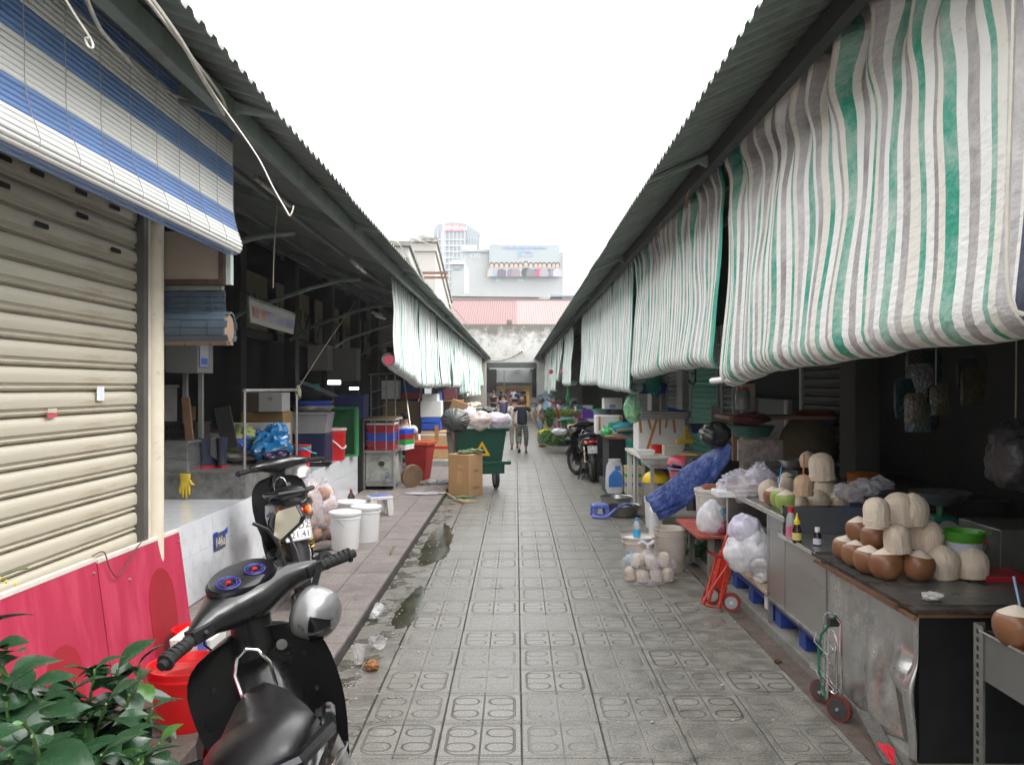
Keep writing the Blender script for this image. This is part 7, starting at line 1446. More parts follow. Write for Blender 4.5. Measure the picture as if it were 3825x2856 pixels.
# ================================================================ TROLLEYS
m_rt=M('red_enamel',(.50,.025,.008),.28,0,.08,6,.02,coat=.4)
rt_=thing('red_hand_truck','folded red tubular hand truck leaning against the open shelf counter','hand truck',(1.57,6.30,0))
def tb_(pts,r,nm,m,par,n=8):return MB().tube(pts,r,n).build(nm,m,par,smooth=True)
tb_([(-.10,-.03,.06),(.0,.03,.34),(.03,.05,.46),(.07,.07,.57),(.10,.08,.60),(.13,.09,.57),(.12,.07,.48),(.07,.04,.34),(.02,0,.10)],.011,'handle_frame',m_rt,rt_)
tb_([(-.13,-.02,.05),(-.02,.05,.40)],.010,'side_tube',m_rt,rt_);tb_([(-.02,-.04,.04),(.07,.03,.42)],.010,'side_tube',m_rt,rt_);tb_([(.04,.05,.08),(.08,.06,.42)],.012,'side_tube',m_rt,rt_)
tb_([(-.15,-.06,.09),(.06,-.03,.38)],.007,'brace',m_rt,rt_);tb_([(-.02,-.05,.05),(.1,.02,.36)],.007,'brace',m_rt,rt_)
tb_([(-.10,-.02,.46),(-.03,.02,.42),(.03,.04,.40)],.009,'top_tube',m_rt,rt_);MB().cyl((-.115,-.03,.468),(-.10,-.02,.46),.011,n=8).build('silver_tip',chrome,rt_)
MB().box(-.03,.09,.03,.055,.16,.44,rx=-.1,ry=.28).build('back_plate',m_rt,rt_,bevel=.003)
tb_([(-.15,-.04,.12),(-.16,-.06,.08),(-.12,-.05,.05),(-.02,-.04,.03),(.05,0,.06)],.006,'toe_bar',m_rt,rt_)
for(x_,y_)in((.075,-.02),(-.02,.20)):
 w_=MB().cyl((x_-.0,y_-.016,.072),(x_+.01,y_+.016,.072),.070,n=26).build('wheel',M('red_rubber',(.22,.02,.015),.6,0,.2,9,.05),rt_,smooth=True,ang=40);MB().cyl((x_-.002,y_-.020,.072),(x_+.012,y_+.020,.072),.048,n=22).build('hub',M('zinc_hub',(.35,.36,.36),.35,.6,.1,9,.02),w_,smooth=True,ang=40);MB().cyl((x_-.004,y_-.026,.072),(x_-.002,y_-.020,.072),.012,n=10).build('axle_cap',chrome,w_)
ch=thing('chrome_trolley','small folded chrome luggage trolley with a green cord leaning on the dented counter','trolley',(1.665,4.28,0))
tb_([(-.03,.10,.09),(-.02,.10,.50),(-.01,.07,.525),(.0,-.01,.53),(.01,-.05,.50),(.015,-.05,.06)],.0075,'outer_frame',chrome,ch);tb_([(-.02,.07,.09),(-.015,.07,.40),(-.005,.04,.435),(.0,.01,.43),(.005,-.01,.39),(.005,-.01,.07)],.006,'inner_frame',chrome,ch)
for y_ in(.085,.03):tb_([(-.03,y_,.08),(-.02,y_,.45)],.007,'slide_tube',tube_steel,ch)
tb_([(-.05,.14,.40),(-.07,.11,.36),(-.03,.02,.31),(-.01,-.0,.34),(-.01,.05,.38)],.005,'wire_loop',chrome,ch)
for z_ in(.15,.18,.26):tb_([(-.05,.12,z_+.06),(-.02,-.03,z_)],.003,'cross_wire',chrome,ch)
tb_([(-.08,.14,.22),(-.06,.10,.20),(-.04,.06,.14)],.004,'wire_foot',chrome,ch);tb_([(-.02,.05,.12),(-.03,-.03,.14),(-.01,-.05,.13),(.0,.02,.125),(-.02,.05,.12)],.004,'wire_tray',chrome,ch)
tb_([(.0,.0,.52),(-.01,.04,.47),(-.04,.09,.40),(-.05,.10,.30),(-.05,.09,.20),(-.04,.06,.12),(-.03,.04,.07)],.007,'green_cord',M('green_cord',(.01,.16,.09),.8,0,.4,60,.6,bscale=120),ch)
MB().box(-.03,.02,-.01,.03,.47,.51).build('catch',black_pl,ch)
for(x_,y_)in((-.0,-.06),(-.0,.18)):
 w_=MB().cyl((x_-.014,y_,.066),(x_+.014,y_,.066),.066,n=28).xf(Matrix.Translation((x_,y_,.066))@Matrix.Rotation(R(38),4,'Z')@Matrix.Translation((-x_,-y_,-.066))).build('wheel',M('worn_red_rubber',(.13,.03,.025),.6,0,.3,9,.1),ch,smooth=True,ang=40)
 MB().cyl((x_-.019,y_,.066),(x_+.019,y_,.066),.048,n=24).xf(Matrix.Translation((x_,y_,.066))@Matrix.Rotation(R(38),4,'Z')@Matrix.Translation((-x_,-y_,-.066))).build('hub',M('dark_hub',(.06,.07,.07),.4,.3,.2,9,.02),w_,smooth=True,ang=40)
 MB().cyl((x_-.028,y_,.066),(x_-.016,y_,.066),.010,n=10).xf(Matrix.Translation((x_,y_,.066))@Matrix.Rotation(R(38),4,'Z')@Matrix.Translation((-x_,-y_,-.066))).build('axle_cap',chrome,w_)
br=thing('flat_brush','worn grey board with red raffia lashed to its tip, lying against the dented counter','board',(0,0,0))
p0,p1,p2,p3=Vector((1.69,4.05,.12)),Vector((1.75,3.99,.125)),Vector((1.74,3.68,.01)),Vector((1.68,3.72,.005))
b=MB();d=Vector((-.012,-.006,.012));b.add([p0,p1,p2,p3,p0+d,p1+d,p2+d,p3+d],[(0,1,2,3),(4,7,6,5),(0,4,5,1),(1,5,6,2),(2,6,7,3),(3,7,4,0)]);b.build('board',M('gritty_grey',(.12,.115,.105),.9,0,.35,60,.6,bscale=120),br)
b=MB()
for i in range(9):b.tube([(1.685+i*.005,3.82-.003*i,.06),(1.69+i*.005,3.76,.045+.005*(i%3)),(1.70+i*.004,3.69+.004*i,.018+.004*(i%2))],.0055,5)
b.build('raffia',M('red_raffia',(.60,.01,.03),.35,0,.25,40,.2),br,smooth=True)
tag(MB().blob((0,0,0),(.022,.018,.012),.6,95,3,12,8).build('husk_scrap',M('husk_dark',(.10,.035,.02),.9,0,.3,30,.5),smooth=True,loc=(*gp(1680,1417+15,0),.012)),'dark brown husk scrap by the right kerb','husk')
# ================================================================ BUCKETS AND COCONUT BAG IN THE LANE
m_yb=M('dirty_cream_plastic',(.56,.50,.44),.5,0,.1,4,.04,dirt=(.32,.22,.14),dirt_amt=.45,dscale=5)
b1=bucket('dirty_bucket','dirty cream bucket full of ice carrying a small water bottle',(*gp(1379,1243,0),0),.13,.145,.36,m_yb,fill=(foam,.96),rims=1)
MB().box(-.135,-.05,-.125,-.118,.12,.25,rz=-.45).build('torn_label',M('torn_blue_label',(.30,.42,.48),.5,0,.5,18,0),b1)
b2=bucket('dirty_bucket','empty dirty white bucket behind the bag of pared coconuts',(*gp(1449,1232,0),0),.125,.155,.40,m_yb,rims=3)
wb=thing('water_bottle','small half full water bottle with a blue cap standing on the cream bucket','bottle',(*gp(1376,1243,0),.352));MB().lathe([(.03,0),(.034,.01),(.033,.06),(.034,.10),(.022,.135),(.014,.15)],n=18,cap1=True).build('bottle',film('pet_film',(.70,.76,.82),.45,rough=.05),wb,smooth=True);MB().cyl((0,0,.15),(0,0,.172),.017,n=12).build('blue_cap',M('cyan_cap',(.02,.35,.70),.35,0,.05,5,0),wb);MB().lathe([(.0345,.005),(.0345,.07)],n=18).build('blue_water',M('blue_label',(.05,.40,.68),.2,0,.1,9,0),wb,smooth=True)
cbx,cby=gp(1405,1262,0);cby+=.12
t=thing('coconut_bag','clear tied bag of pared white coconuts standing on the lane in front of the buckets','bag',(cbx,cby,0));t['group']='clear bags of coconuts'
for i,(x_,y_,z_)in enumerate([(-.15,.02,0),(-.05,-.07,0),(.07,-.07,0),(.17,-.02,0),(-.08,.10,0),(.08,.1,0),(-.10,.0,.125),(.04,-.02,.12),(.14,.03,.125),(-.01,.08,.14)]):
 piece('coconut',cm['white'][i%2],t,(x_,y_,z_),(rcn.uniform(-.2,.2),rcn.uniform(-.2,.2),i),(.84,.84,.84))
for x_ in(-.05,.07):MB().lathe([(.06,0),(.062,.018),(.05,.02)],(x_,-.075,.0),18).build('green_rind',m_rind,t,smooth=True)
MB().box(-.1,-.02,-.1,-.07,.12,.15,ry=.3).build('green_rind',m_rind,t,bevel=.008)
def cb(u,v):
 a=2*PI*u;z=v;prof=1.0 if z<.6 else max(.06,1-((z-.6)/.4)**1.5*.98);k_=1+.07*noise.noise(Vector((math.cos(a)*2.5,math.sin(a)*2.5,z*3)))-.05*abs(math.sin(a*4.5+z*2))
 return Vector((.245*math.cos(a)*prof*k_*(.93+.07*math.sin(z*3)),.185*math.sin(a)*prof*k_,.005+.295*z))
MB().grid(cb,60,22).build('clear_bag',film('coconut_film',(.80,.78,.88),.14),t,smooth=True)
b=MB();b.tube([(-.0,0,.29),(0,0,.32)],.016,8);b.tube([(0,0,.32),(-.05,.01,.35),(-.09,0,.33)],[.016,.02,.006],6);b.tube([(0,0,.32),(.05,-.01,.355),(.075,0,.34)],[.016,.02,.006],6);b.build('bag_knot',bag_white,t,smooth=True)
# ================================================================ BARREL TABLE, TARP
rtb=thing('red_topped_table','low wooden table with a worn red printed top holding the grey barrel','table',(1.60,7.05,0))
MB().box(-.05,.75,-.05,.90,.42,.445).build('top',M('worn_red_print',(.36,.06,.04),.6,0,.2,4,.05,dirt=(.42,.28,.24),dirt_amt=.35,dscale=6),rtb,bevel=.004);
for x_,y_ in((.08,.02),(.08,.8),(.68,.02),(.68,.8)):MB().box(x_-.025,x_+.025,y_-.025,y_+.025,KZ if x_>.1 else KZ,.42).build('leg',M('grey_wood',(.20,.18,.15),.8,0,.3,8,.3,stretch=(1,1,.3)),rtb)
brl=bucket('grey_barrel','tall dirty grey barrel topped with a reddish wooden slab on the red topped table',(1.82,7.55,.447),.15,.165,.33,white_dirty,cat='barrel',rims=3,lid=white_dirty);MB().box(-.10,.07,-.05,.05,.335,.365).box(-.08,.06,-.04,.04,.366,.378).build('wooden_slab',M('red_wood',(.30,.11,.06),.7,0,.2,8,.2),brl,bevel=.004)
fbg=bag('fruit_bag','white plastic bag printed with blue and red fruit on the red topped table',P(1540,1122,7.15),(.145,.12,.16),96,bag_white,'plastic bag',None,amp=.22,ridged=.1)
MB().blob((.05,-.04,-.05),(.10,.09,.09),.3,97,3).build('red_print',M('fruit_print',(.40,.08,.12),.4,0,.6,10,.2),fbg,smooth=True);MB().blob((.08,-.05,.05),(.07,.06,.06),.4,98,3).build('blue_print',M('leaf_print',(.12,.20,.28),.4,0,.7,12,.2),fbg,smooth=True)
tp=thing('blue_tarp','creased blue tarpaulin sloping down from the stall shelf to the lane edge','tarpaulin',(0,0,0))
TL,TR2=P(1562,965,8.0),P(1594,962,7.8);BL_,BR_=P(1393,1075,8.5),P(1424,1123,8.3);ML,MR=P(1490,1000,8.3),P(1548,1085,8.0)
def tarp(u,v):
 a=(1-v)**2*TL+2*v*(1-v)*ML+v*v*BL_;c_=(1-v)**2*TR2+2*v*(1-v)*MR+v*v*BR_
 q=a.lerp(c_,u);n_=.03*noise.noise(Vector((u*4.5,v*2.2,4)))+.025*abs(noise.noise(Vector((u*9,v*4,8))))+.012*noise.noise(Vector((u*8,v*6,1)));q.z+=n_*1.6;q.y+=n_-.06*math.sin(u*PI);return q
MB().grid(tarp,40,50).build('sheet',M('tarp_blue',(.014,.04,.19),.38,0,.35,9,.7,bscale=26,dirt=(.10,.14,.30),dirt_amt=.5,dscale=9,stretch=(1,1,.5)),tp,smooth=True,solid=.003)
bag('black_bag','black plastic bag bundle propped beside the weathered post',P(1545,938,8.1),(.16,.14,.12),99,bag_black,'plastic bag',None,amp=.35)
tag(MB().box(1.9,2.4,8.8,9.2,KZ,.95).build('tarp_crate_stack',dark),'dark crate stack under the upper end of the tarpaulin','crate')
tag(MB().box(1.5,2.2,8.3,8.75,.36,.40).box(1.55,1.6,8.35,8.4,KZ,.36).box(2.1,2.15,8.35,8.4,KZ,.36).box(1.55,1.6,8.65,8.7,KZ,.36).build('low_bench',M('grey_wood',(.2,.18,.15)),),'low wooden bench under the lower end of the tarpaulin','bench')
tag(MB().blob((0,0,0),(.14,.1,.08),.8,100,3).build('leafy_scraps',m_greens,smooth=True,loc=(1.72,7.95,.16)),'dark leafy scraps under the low bench','leaves')
# ================================================================ BASINS, BLUE STOOL, HOSE
def basin(label,loc,r,h,m):return tag(MB().lathe([(r*.72,0),(r*.82,.01),(r*.97,h-.01),(r*1.04,h),(r*1.04,h+.005),(r*.96,h-.004),(r*.8,.016),(0,.012)],n=34).build('steel_basin',m,smooth=True,ang=40,loc=loc),label,'basin')
bx1,by1=gp(1349,1117,0)
basin('front dark steel basin beside the blue stool',(bx1,by1+.1,0),.215,.145,M('dark_basin_steel',(.22,.22,.21),.3,.8,.1,4,.03));basin('rear bright steel basin behind the dark one',(xx(1331,11.75),11.75,0),.235,.15,steel)
bs_=stool('small light blue plastic stool beside the steel basins',(*gp(1296,1114,0),0),R(8),.22,.2,.16,blue_lt,blue_lt)
wire('blue_hose','light blue hose looping from the stool into the front basin','hose',[(bx1+.12,by1+.15,.10),(bx1+.05,by1+.05,.165),(bx1-.10,by1-.06,.13),(bx1-.25,by1-.15,.03),(bx1-.36,by1-.13,.02),(bx1-.42,by1-.03,.02),(bx1-.34,by1+.06,.02),(bx1-.24,by1+.02,.025)],.017,blue_lt,n=8)
tag(MB().blob((0,0,0),(.07,.04,.015),.8,101,3).build('pink_scrap',M('pink_scrap',(.50,.20,.25),.7,0,.3,20,.2),smooth=True,loc=(*gp(1330,1062,0),.012)),'pink plastic scrap lying by the right kerb','scrap')
# ================================================================ WHITE TABLE WITH BOXES
wt_=thing('white_rack_table','white table with perforated metal legs holding boxes and tubs','table',(1.68,10.9,KZ))
MB().box(-.06,.9,-.2,1.3,.70,.74).build('top',white_dirty,wt_,bevel=.006)
for x_,y_ in((0,.6),(0,1.22),(.8,1.2)):MB().box(x_-.03,x_+.03,y_-.03,y_+.03,0,.70).build('leg',white_dirty,wt_)
b=MB()
for y_ in(.6,):
 for i in range(22):b.box(-.012,.012,y_-.034,y_-.0305,.03+i*.03,.045+i*.03)
b.build('leg_holes',blk_ink,wt_)
st2=thing('steel_side_table','low stainless table in front of the white rack table, with a mirror-like top','table',(1.62,9.9,KZ));MB().box(0,.75,0,.75,.66,.70).build('top',steel,st2,bevel=.004)
for x_,y_ in((.03,.03),(.72,.03),(.03,.72)):MB().box(x_-.02,x_+.02,y_-.02,y_+.02,0,.66).build('leg',tube_steel,st2)
MB().box(.05,.7,.05,.7,.22,.24).build('lower_shelf',steel_dull,st2)
fbx=thing('large_foam_box','large white foam box criss-crossed with brown tape on the white table','box',(0,11.6,.82));x0,x1=xx(1379,11.6),xx(1480,11.6)
MB().box(x0,x1,0,.5,0,.44).build('body',foam,fbx,bevel=.015)
MB().box(x0-.02,x1+.03,-.03,.53,.445,.475).box(x0-.01,x1+.05,-.04,.53,.48,.51).box(x0-.03,x1+.04,-.03,.54,.515,.545).build('lids',M('grey_foam_lid',(.42,.41,.39),.8,0,.15,8,.2,dirt=(.2,.17,.14),dirt_amt=.4),fbx,bevel=.01)
def tp_(x,z0_,z1_,dx=0,w=.03):b.prism([(x,z0_),(x+w,z0_),(x+w+dx,z1_),(x+dx,z1_)],(x0,-.006,0),(1,0,0),(0,0,1),(0,-.002,0))
for a_ in((.02,.25,.46,-.02,.035),(.10,.0,.44,.14,.04),(.16,.30,.44,-.03),(.29,.22,.44),(.37,.32,.44,.02),(.50,.25,.44,-.02,.035)):b=MB();tp_(*a_);b.build('tape',tape,fbx)
for i in range(2):tag(MB().lathe([(.12,0),(.19,.08),(.195,.085),(.11,.012),(0,.012)],n=24,rot=(0,R(8+4*i),0)).build('blue_basin',M('vivid_blue',(.015,.07,.45),.4,0,.1,5,0),smooth=True,loc=P(1464,905-8*i,11.9)),['lower blue basin tilted on the foam box lids','upper blue basin tilted on the foam box lids'][i],'basin')
tag(MB().lathe([(.075,0),(.10,.11),(.105,.112),(.07,.01),(0,.01)],n=24).build('red_bowl',red_pl,smooth=True,loc=(xx(1420,11.2),11.2,.82)),'small red bowl in front of the taped foam box','bowl')
b=MB()
for i in range(6):b.taper(0,0,i*.022,i*.022+.02,.115,.10,.12,.105)
tag(b.build('tub_stack',M('ivory_tubs',(.60,.58,.48),.45,0,.05,5,0),loc=(xx(1452,10.9),10.9,.82),bevel=.004),'stack of ivory plastic tubs in front of the taped foam box','tub')
tag(MB().taper(0,0,0,.07,.10,.09,.11,.10).build('white_tub',white_pl,loc=(xx(1394,10.9),10.85,.82),bevel=.006),'flat white tub on the corner of the white table','tub')
tag(MB().taper(0,0,0,.06,.09,.07,.11,.09,wall=.008,open_top=True).build('yellow_tub',yellow_pl,loc=(xx(1488,10.4),10.4,.80),bevel=.004),'yellow tub beside the upturned crimson basin','tub');tag(MB().taper(0,0,0,.05,.1,.07,.11,.09).build('yellow_tub',yellow_pl,loc=(xx(1476,11.1),11.05,.96)),'yellow tub lid behind the stack of ivory tubs','tub')
tag(MB().box(-.05,.05,-.05,.05,0,.17).build('yellow_packet',M('yellow_foil',(.50,.38,.05),.3,0,.4,12,.3),loc=P(1485,947,11.3),bevel=.01),'yellow packet hanging by the blue basket','packet')
tag(MB().taper(0,0,0,.12,.12,.1,.17,.13,wall=.01,open_top=True).build('navy_basket',M('navy_basket',(.02,.03,.09),.5,0,.5,60,.3),loc=P(1513,935,11.0)),'navy perforated basket behind the yellow packet','basket')
tag(MB().lathe([(.20,0),(.205,.012),(.185,.07),(.15,.10),(.06,.112),(.05,.105),(0,.105)],n=32,cap0=False).build('crimson_basin',pink_pl,smooth=True,ang=40,loc=(1.98,9.65,.80)),'upturned crimson basin on the stacked baskets','basin')
bk=thing('crimson_basket','crimson ribbed basket with a blue grey rim under the upturned basin','basket',(1.98,9.6,.56));MB().lathe([(.14,0),(.165,.02),(.185,.2),(.175,.2),(.14,.02),(0,.012)],n=32).build('body',pink_pl,bk,smooth=True,ang=40)
b=MB()
for i in range(7):b.tube([((.158+.0045*i)*math.cos(2*PI*q/28),(.158+.0045*i)*math.sin(2*PI*q/28),.03+.023*i)for q in range(28)],.005,4,closed=True)
b.build('ribs',M('pale_crimson',(.50,.14,.16),.5,0,.1,5,0),bk);b=MB();b.tube([(.192*math.cos(2*PI*q/28),.192*math.sin(2*PI*q/28),.205)for q in range(28)],.014,6,closed=True);b.tube([(-.19,-.02,.205),(-.16,-.10,.27),(-.08,-.17,.26),(-.05,-.18,.21)],.012,6);b.build('rim',M('slate_rim',(.12,.14,.25),.45,0,.1,5,0),bk,smooth=True)
tag(MB().box(-.2,.25,-.15,.2,0,.48).build('basket_stand',M('grey_crates',(.35,.33,.30),.6,0,.2,5,.05),loc=(1.98,9.6,KZ),bevel=.01),'pale crate stack under the crimson basket','crate')
cl=thing('yellow_colander','upturned yellow colander resting in a steel pot','colander',(1.74,10.2,.46));MB().lathe([(.17,.08),(.165,.12),(.14,.17),(.09,.205),(0,.21)],n=32,cap0=False).build('colander',yellow_pl,cl,smooth=True);MB().lathe([(.14,-.10),(.15,-.09),(.15,.07),(.165,.08)],n=28).build('pot',steel,cl,smooth=True,ang=40)
b=MB()
for k_ in range(4):
 for q in range(22):
  a=2*PI*q/22;r_=.166-.008*k_**1.6;z_=.10+.022*k_;b.box(r_*math.cos(a)-.004,r_*math.cos(a)+.004,r_*math.sin(a)-.004,r_*math.sin(a)+.004,z_,z_+.008)
b.build('holes',M('dark_yellow',(.25,.15,.01),.6,0,.1,5,0),cl)
bucket('tall_white_bucket','tall white bucket at the foot of the steel side table',(1.66,9.75,.05),.115,.13,.36,white_pl,rims=3);tag(MB().taper(0,0,0,.40,.14,.14,.16,.16).box(-.165,.165,-.165,.165,.40,.43).build('white_crate',white_dirty,bevel=.008,loc=(1.84,9.3,KZ)),'white square crate with a wooden lid behind the tarpaulin','crate')
tag(MB().box(-.15,.15,-.15,.15,0,.32).build('detergent_tub',white_pl,bevel=.03,loc=(1.62,8.95,KZ)),'white tub with a printed side under the tarpaulin edge','tub')
sbx=thing('striped_carton','pale yellow carton with green and blue bands standing at the kerb','box',(0,12.6,KZ));x0,x1=xx(1352,12.6),xx(1373,12.6)+.1
MB().box(x0,x1,0,.3,.0,.42).build('carton',M('cream_carton',(.58,.46,.26),.7,0,.06,5,.02),sbx,bevel=.004);MB().box(x0-.002,x1+.002,-.002,.302,.26,.31).build('green_band',green_pl,sbx);MB().box(x0-.002,x1+.002,-.002,.302,.12,.17).build('blue_band',blue_lt,sbx)
gbg=bag('green_bag','pale green plastic bag hanging from the end of the third right curtain',P(1367,884,11.0),(.125,.10,.19),102,bag_green,'plastic bag',None,amp=.25,ridged=.12);MB().tube([(-.01,0,.15),(-.03,0,.22),(-.05,.0,.27)],[.05,.03,.05],8).build('bag_neck',bag_green,gbg,smooth=True);MB().blob((.03,.03,-.07),(.07,.05,.09),.3,5).build('contents',M('light_greens',(.18,.34,.10),.7,0,.3,14,.3),gbg,smooth=True)
wire('bag_pole','dark rolled end of the third curtain holding the green bag','pole',[(1.50,9.9,1.70),(1.52,10.6,1.72),(1.50,11.1,1.74)],.045,bag_black,n=10)
hk=thing('iron_hook','black iron meat hook hanging below the second right curtain','hook',(0,0,0));MB().tube([P(1500,776,8),P(1502,800,8),P(1503,822,8),P(1498,831,8),P(1490,826,8),P(1488,820,8)],.010,6).build('hook',black_pl,hk,smooth=True);MB().tube([P(1502,806,8),P(1496,808,8),P(1493,804,8)],.007,6).build('barb',black_pl,hk)
hcl=thing('hanging_cloth','teal cloth and a net bag hanging on a peg before the grey pillar','cloth',P(1413,815,14));MB().blob((0,0,-.1),(.13,.05,.2),.4,105,2.5).build('teal_cloth',teal_cl,hcl,smooth=True);MB().blob((-.06,-.03,.17),(.09,.04,.16),.3,106,2.5).build('net',M('net_white',(.35,.36,.3),.8,0,.4,40,.4),hcl,smooth=True)
tag(MB().taper(0,0,0,.20,.26,.1,.28,.12).build('blue_bin',M('wall_blue',(.02,.04,.25),.5,0,.1,5,0),loc=P(1407,850,15.5)),'blue wall bin behind the foam box','bin')
# ================================================================ DARK TABLE WITH SHOPPING BAGS
dt=thing('dark_table','dark wooden stand with a plank top at the right kerb behind the third scooter','table',(1.45,13.1,0))
MB().box(0,.75,0,1.0,.88,.92).build('top',wood,dt,bevel=.006);MB().box(-.02,.1,-.03,.9,.925,.94).build('pale_plank',M('bleached_plank',(.45,.36,.28),.8,0,.2,6,.2),dt);MB().box(.04,.72,.03,.97,.2,.88).build('body',darker,dt);MB().box(-.02,.75,-.02,1.0,KZ,.19).build('base',M('dark_green_base',(.04,.05,.045),.6,0,.3,6,.1),dt)
MB().grid(lambda u,v:Vector((.30+.45*u,-.03+.015*math.sin(u*18),.90-.6*v)),20,8).build('teal_cloth',teal_cl,dt,smooth=True,solid=.003)
db=thing('detergent_bag','tall white plastic sack with a blue printed swirl leaning on the dark table','bag',(xx(1327,12.9),12.85,.06));MB().loft([ring(0,0,z,wx,.07,20,2.6,'z')for z,wx in((0,.12),(.08,.145),(.3,.14),(.42,.13),(.50,.09),(.53,.10))]).build('sack',M('sack_white',(.55,.55,.60),.4,0,.15,6,.4,bscale=14),db,smooth=True,ang=60)
MB().grid(lambda u,v:Vector((-.10+.21*u,-.078-.0*v,.10+(.16+.10*math.sin(u*3))*v)),12,6).build('blue_print',M('swirl_blue',(.03,.18,.55),.4,0,.3,6,.1),db,smooth=True);MB().grid(lambda u,v:Vector((.0+.08*u,-.075,.36+.07*v)),4,4).build('blue_lettering',M('swirl_blue2',(.08,.15,.45),.4,0,.5,60,.1),db)
gsm=bag('small_green_bag','small bright green tied bag on the dark table',P(1311,933,13.3),(.09,.08,.065),107,M('bright_green_film',(.05,.45,.12),.3,0,.2,9,.5),'plastic bag',None);MB().tube([(-.03,0,.04),(-.05,0,.12),(-.01,0,.07),(.03,0,.13),(.02,0,.04)],.012,5).build('bag_ears',MATS['bright_green_film'],gsm,smooth=True)
wv=thing('woven_bag','teal woven shopping bag with a yellow checked band lying on the dark table','bag',P(1352,925,13.5));MB().blob((0,0,0),(.21,.12,.10),.2,108,2,30,18).build('bag',M('teal_weave',(.02,.24,.32),.55,0,.3,60,.4,bscale=80),wv,smooth=True)
b=MB()
for i in range(12):
 for j in range(3):
  if(i+j)%2==0:b.box(-.17+i*.026,-.146+i*.026,-.122,-.114,-.055+j*.018+.003*i,-.039+j*.018+.003*i)
b.build('yellow_checks',M('check_yellow',(.55,.42,.15),.6,0,.1,9,0),wv);MB().blob((-.12,.05,.05),(.16,.08,.06),.4,109,2.5).build('fold',M('grass_green_cloth',(.02,.28,.18),.7,0,.3,20,.3),wv,smooth=True)
f2=boxo('foam_box','white foam box with brown tape corners behind the woven bag',xx(1288,14.6),xx(1345,14.6),14.6,15.0,zz(938,14.6),zz(898,14.6),foam,'box',.01);MB().box(xx(1293,14.6),xx(1297,14.6),14.59,14.598,zz(930,14.6),zz(899,14.6)).box(xx(1338,14.6),xx(1342,14.6),14.59,14.598,zz(930,14.6),zz(899,14.6)).build('tape',tape,f2)
boxo('box_stand','dark stand under the taped foam box by the third scooter',xx(1290,14.7),xx(1345,14.7),14.62,15.0,KZ,zz(939,14.6),darker,'stand');f3=boxo('vented_foam_box','white vented foam box with a blue label above the green bag',xx(1305,15.5),xx(1345,15.5),15.5,15.9,zz(884,15.5),zz(860,15.5),foam,'box',.01);MB().box(xx(1317,15.5),xx(1330,15.5),15.488,15.498,zz(880,15.5),zz(874,15.5)).build('label',blue_lt,f3)
_t=tag(MB().lathe([(.2,0),(.23,.14),(.235,.145)],n=24,cap1=True).build('round_tub',M('pale_lilac_tub',(.40,.42,.52),.4,0,.1,5,0),smooth=True,loc=P(1293,902,16.5)),'pale round tub behind the third scooter','tub');MB().cyl((0,0,.146),(0,0,.17),.25,n=24).build('green_lid',green_pl,_t)
boxo('rear_stand','dark stand carrying the round tub and vented box',1.7,2.4,15.3,16.8,KZ,zz(903,16.5)-.01,darker,'stand')
crate('purple_crate','purple plastic crate balanced behind the third scooter handlebar',P(1269,905,16.4),.22,.18,.20,M('purple_plastic',(.09,.03,.28),.45,0,.2,5,.05),rz=.05,holes=False);tag(MB().taper(0,0,0,.14,.10,.08,.12,.1).build('white_basket',white_dirty,loc=P(1270,919,16.4)),'white slatted basket under the purple crate','basket');boxo('stall_stand','grey stand under the white basket and purple crate',xx(1256,16.4),xx(1285,16.4),16.2,16.8,0.0,zz(919.5,16.4),M('dim_grey_stand',(.12,.12,.13),.7,0,.2,5,.05),'stand')
tag(MB().grid(lambda u,v:Vector((xx(1255,17)-.36*v*(.9+.1*u)+.12*u,16.9+.4*u,1.12-.78*v**.9+.03*noise.noise(Vector((u*6,v*6,0))))),14,18).build('grey_cloth',M('slate_cloth',(.16,.15,.24),.8,0,.2,9,.4),smooth=True,solid=.004),'slate grey cloth draped down to the left of the third scooter','cloth')
tag(MB().box(xx(1226,17.2),xx(1242,17.2),17.2,17.25,zz(925,17.2),zz(917,17.2)).build('white_board',white_pl),'small white board beside the slate cloth','board')
# ================================================================ VEGETABLE STALL
m_vg=[M('veg_green',(.07,.17,.03),.65,0,.4,15,.3),M('veg_light',(.20,.30,.04),.65,0,.3,15,.3),M('veg_deep',(.03,.09,.02),.65,0,.4,15,.3)]
def greens(label,c,r,n,m,seed,size=.05):
 r=tuple(q*.72 for q in r)
 rr=random.Random(seed);b=MB();b.blob((0,0,-r[2]*.1),(r[0]*.75,r[1]*.75,r[2]*.7),.3,seed,2,14,10)
 for i in range(n):
  a,q=rr.uniform(0,2*PI),rr.uniform(-.2,1);k_=math.sqrt(max(0,1-q*q))*rr.uniform(.75,1.1);p=Vector((r[0]*k_*math.cos(a),r[1]*k_*math.sin(a),r[2]*q))
  d=Vector((rr.uniform(-1,1),rr.uniform(-1,1),rr.uniform(-.3,1))).normalized()*size*rr.uniform(.6,1.3);e_=d.cross(Vector((rr.uniform(-1,1),rr.uniform(-1,1),rr.uniform(-1,1)))).normalized()*size*.35
  b.add([p,p+d*.5+e_,p+d,p+d*.5-e_],[(0,1,2,3)])
 return tag(b.build('vegetable_bundle',m,loc=c),label,'vegetables','vegetables heaped on the right')
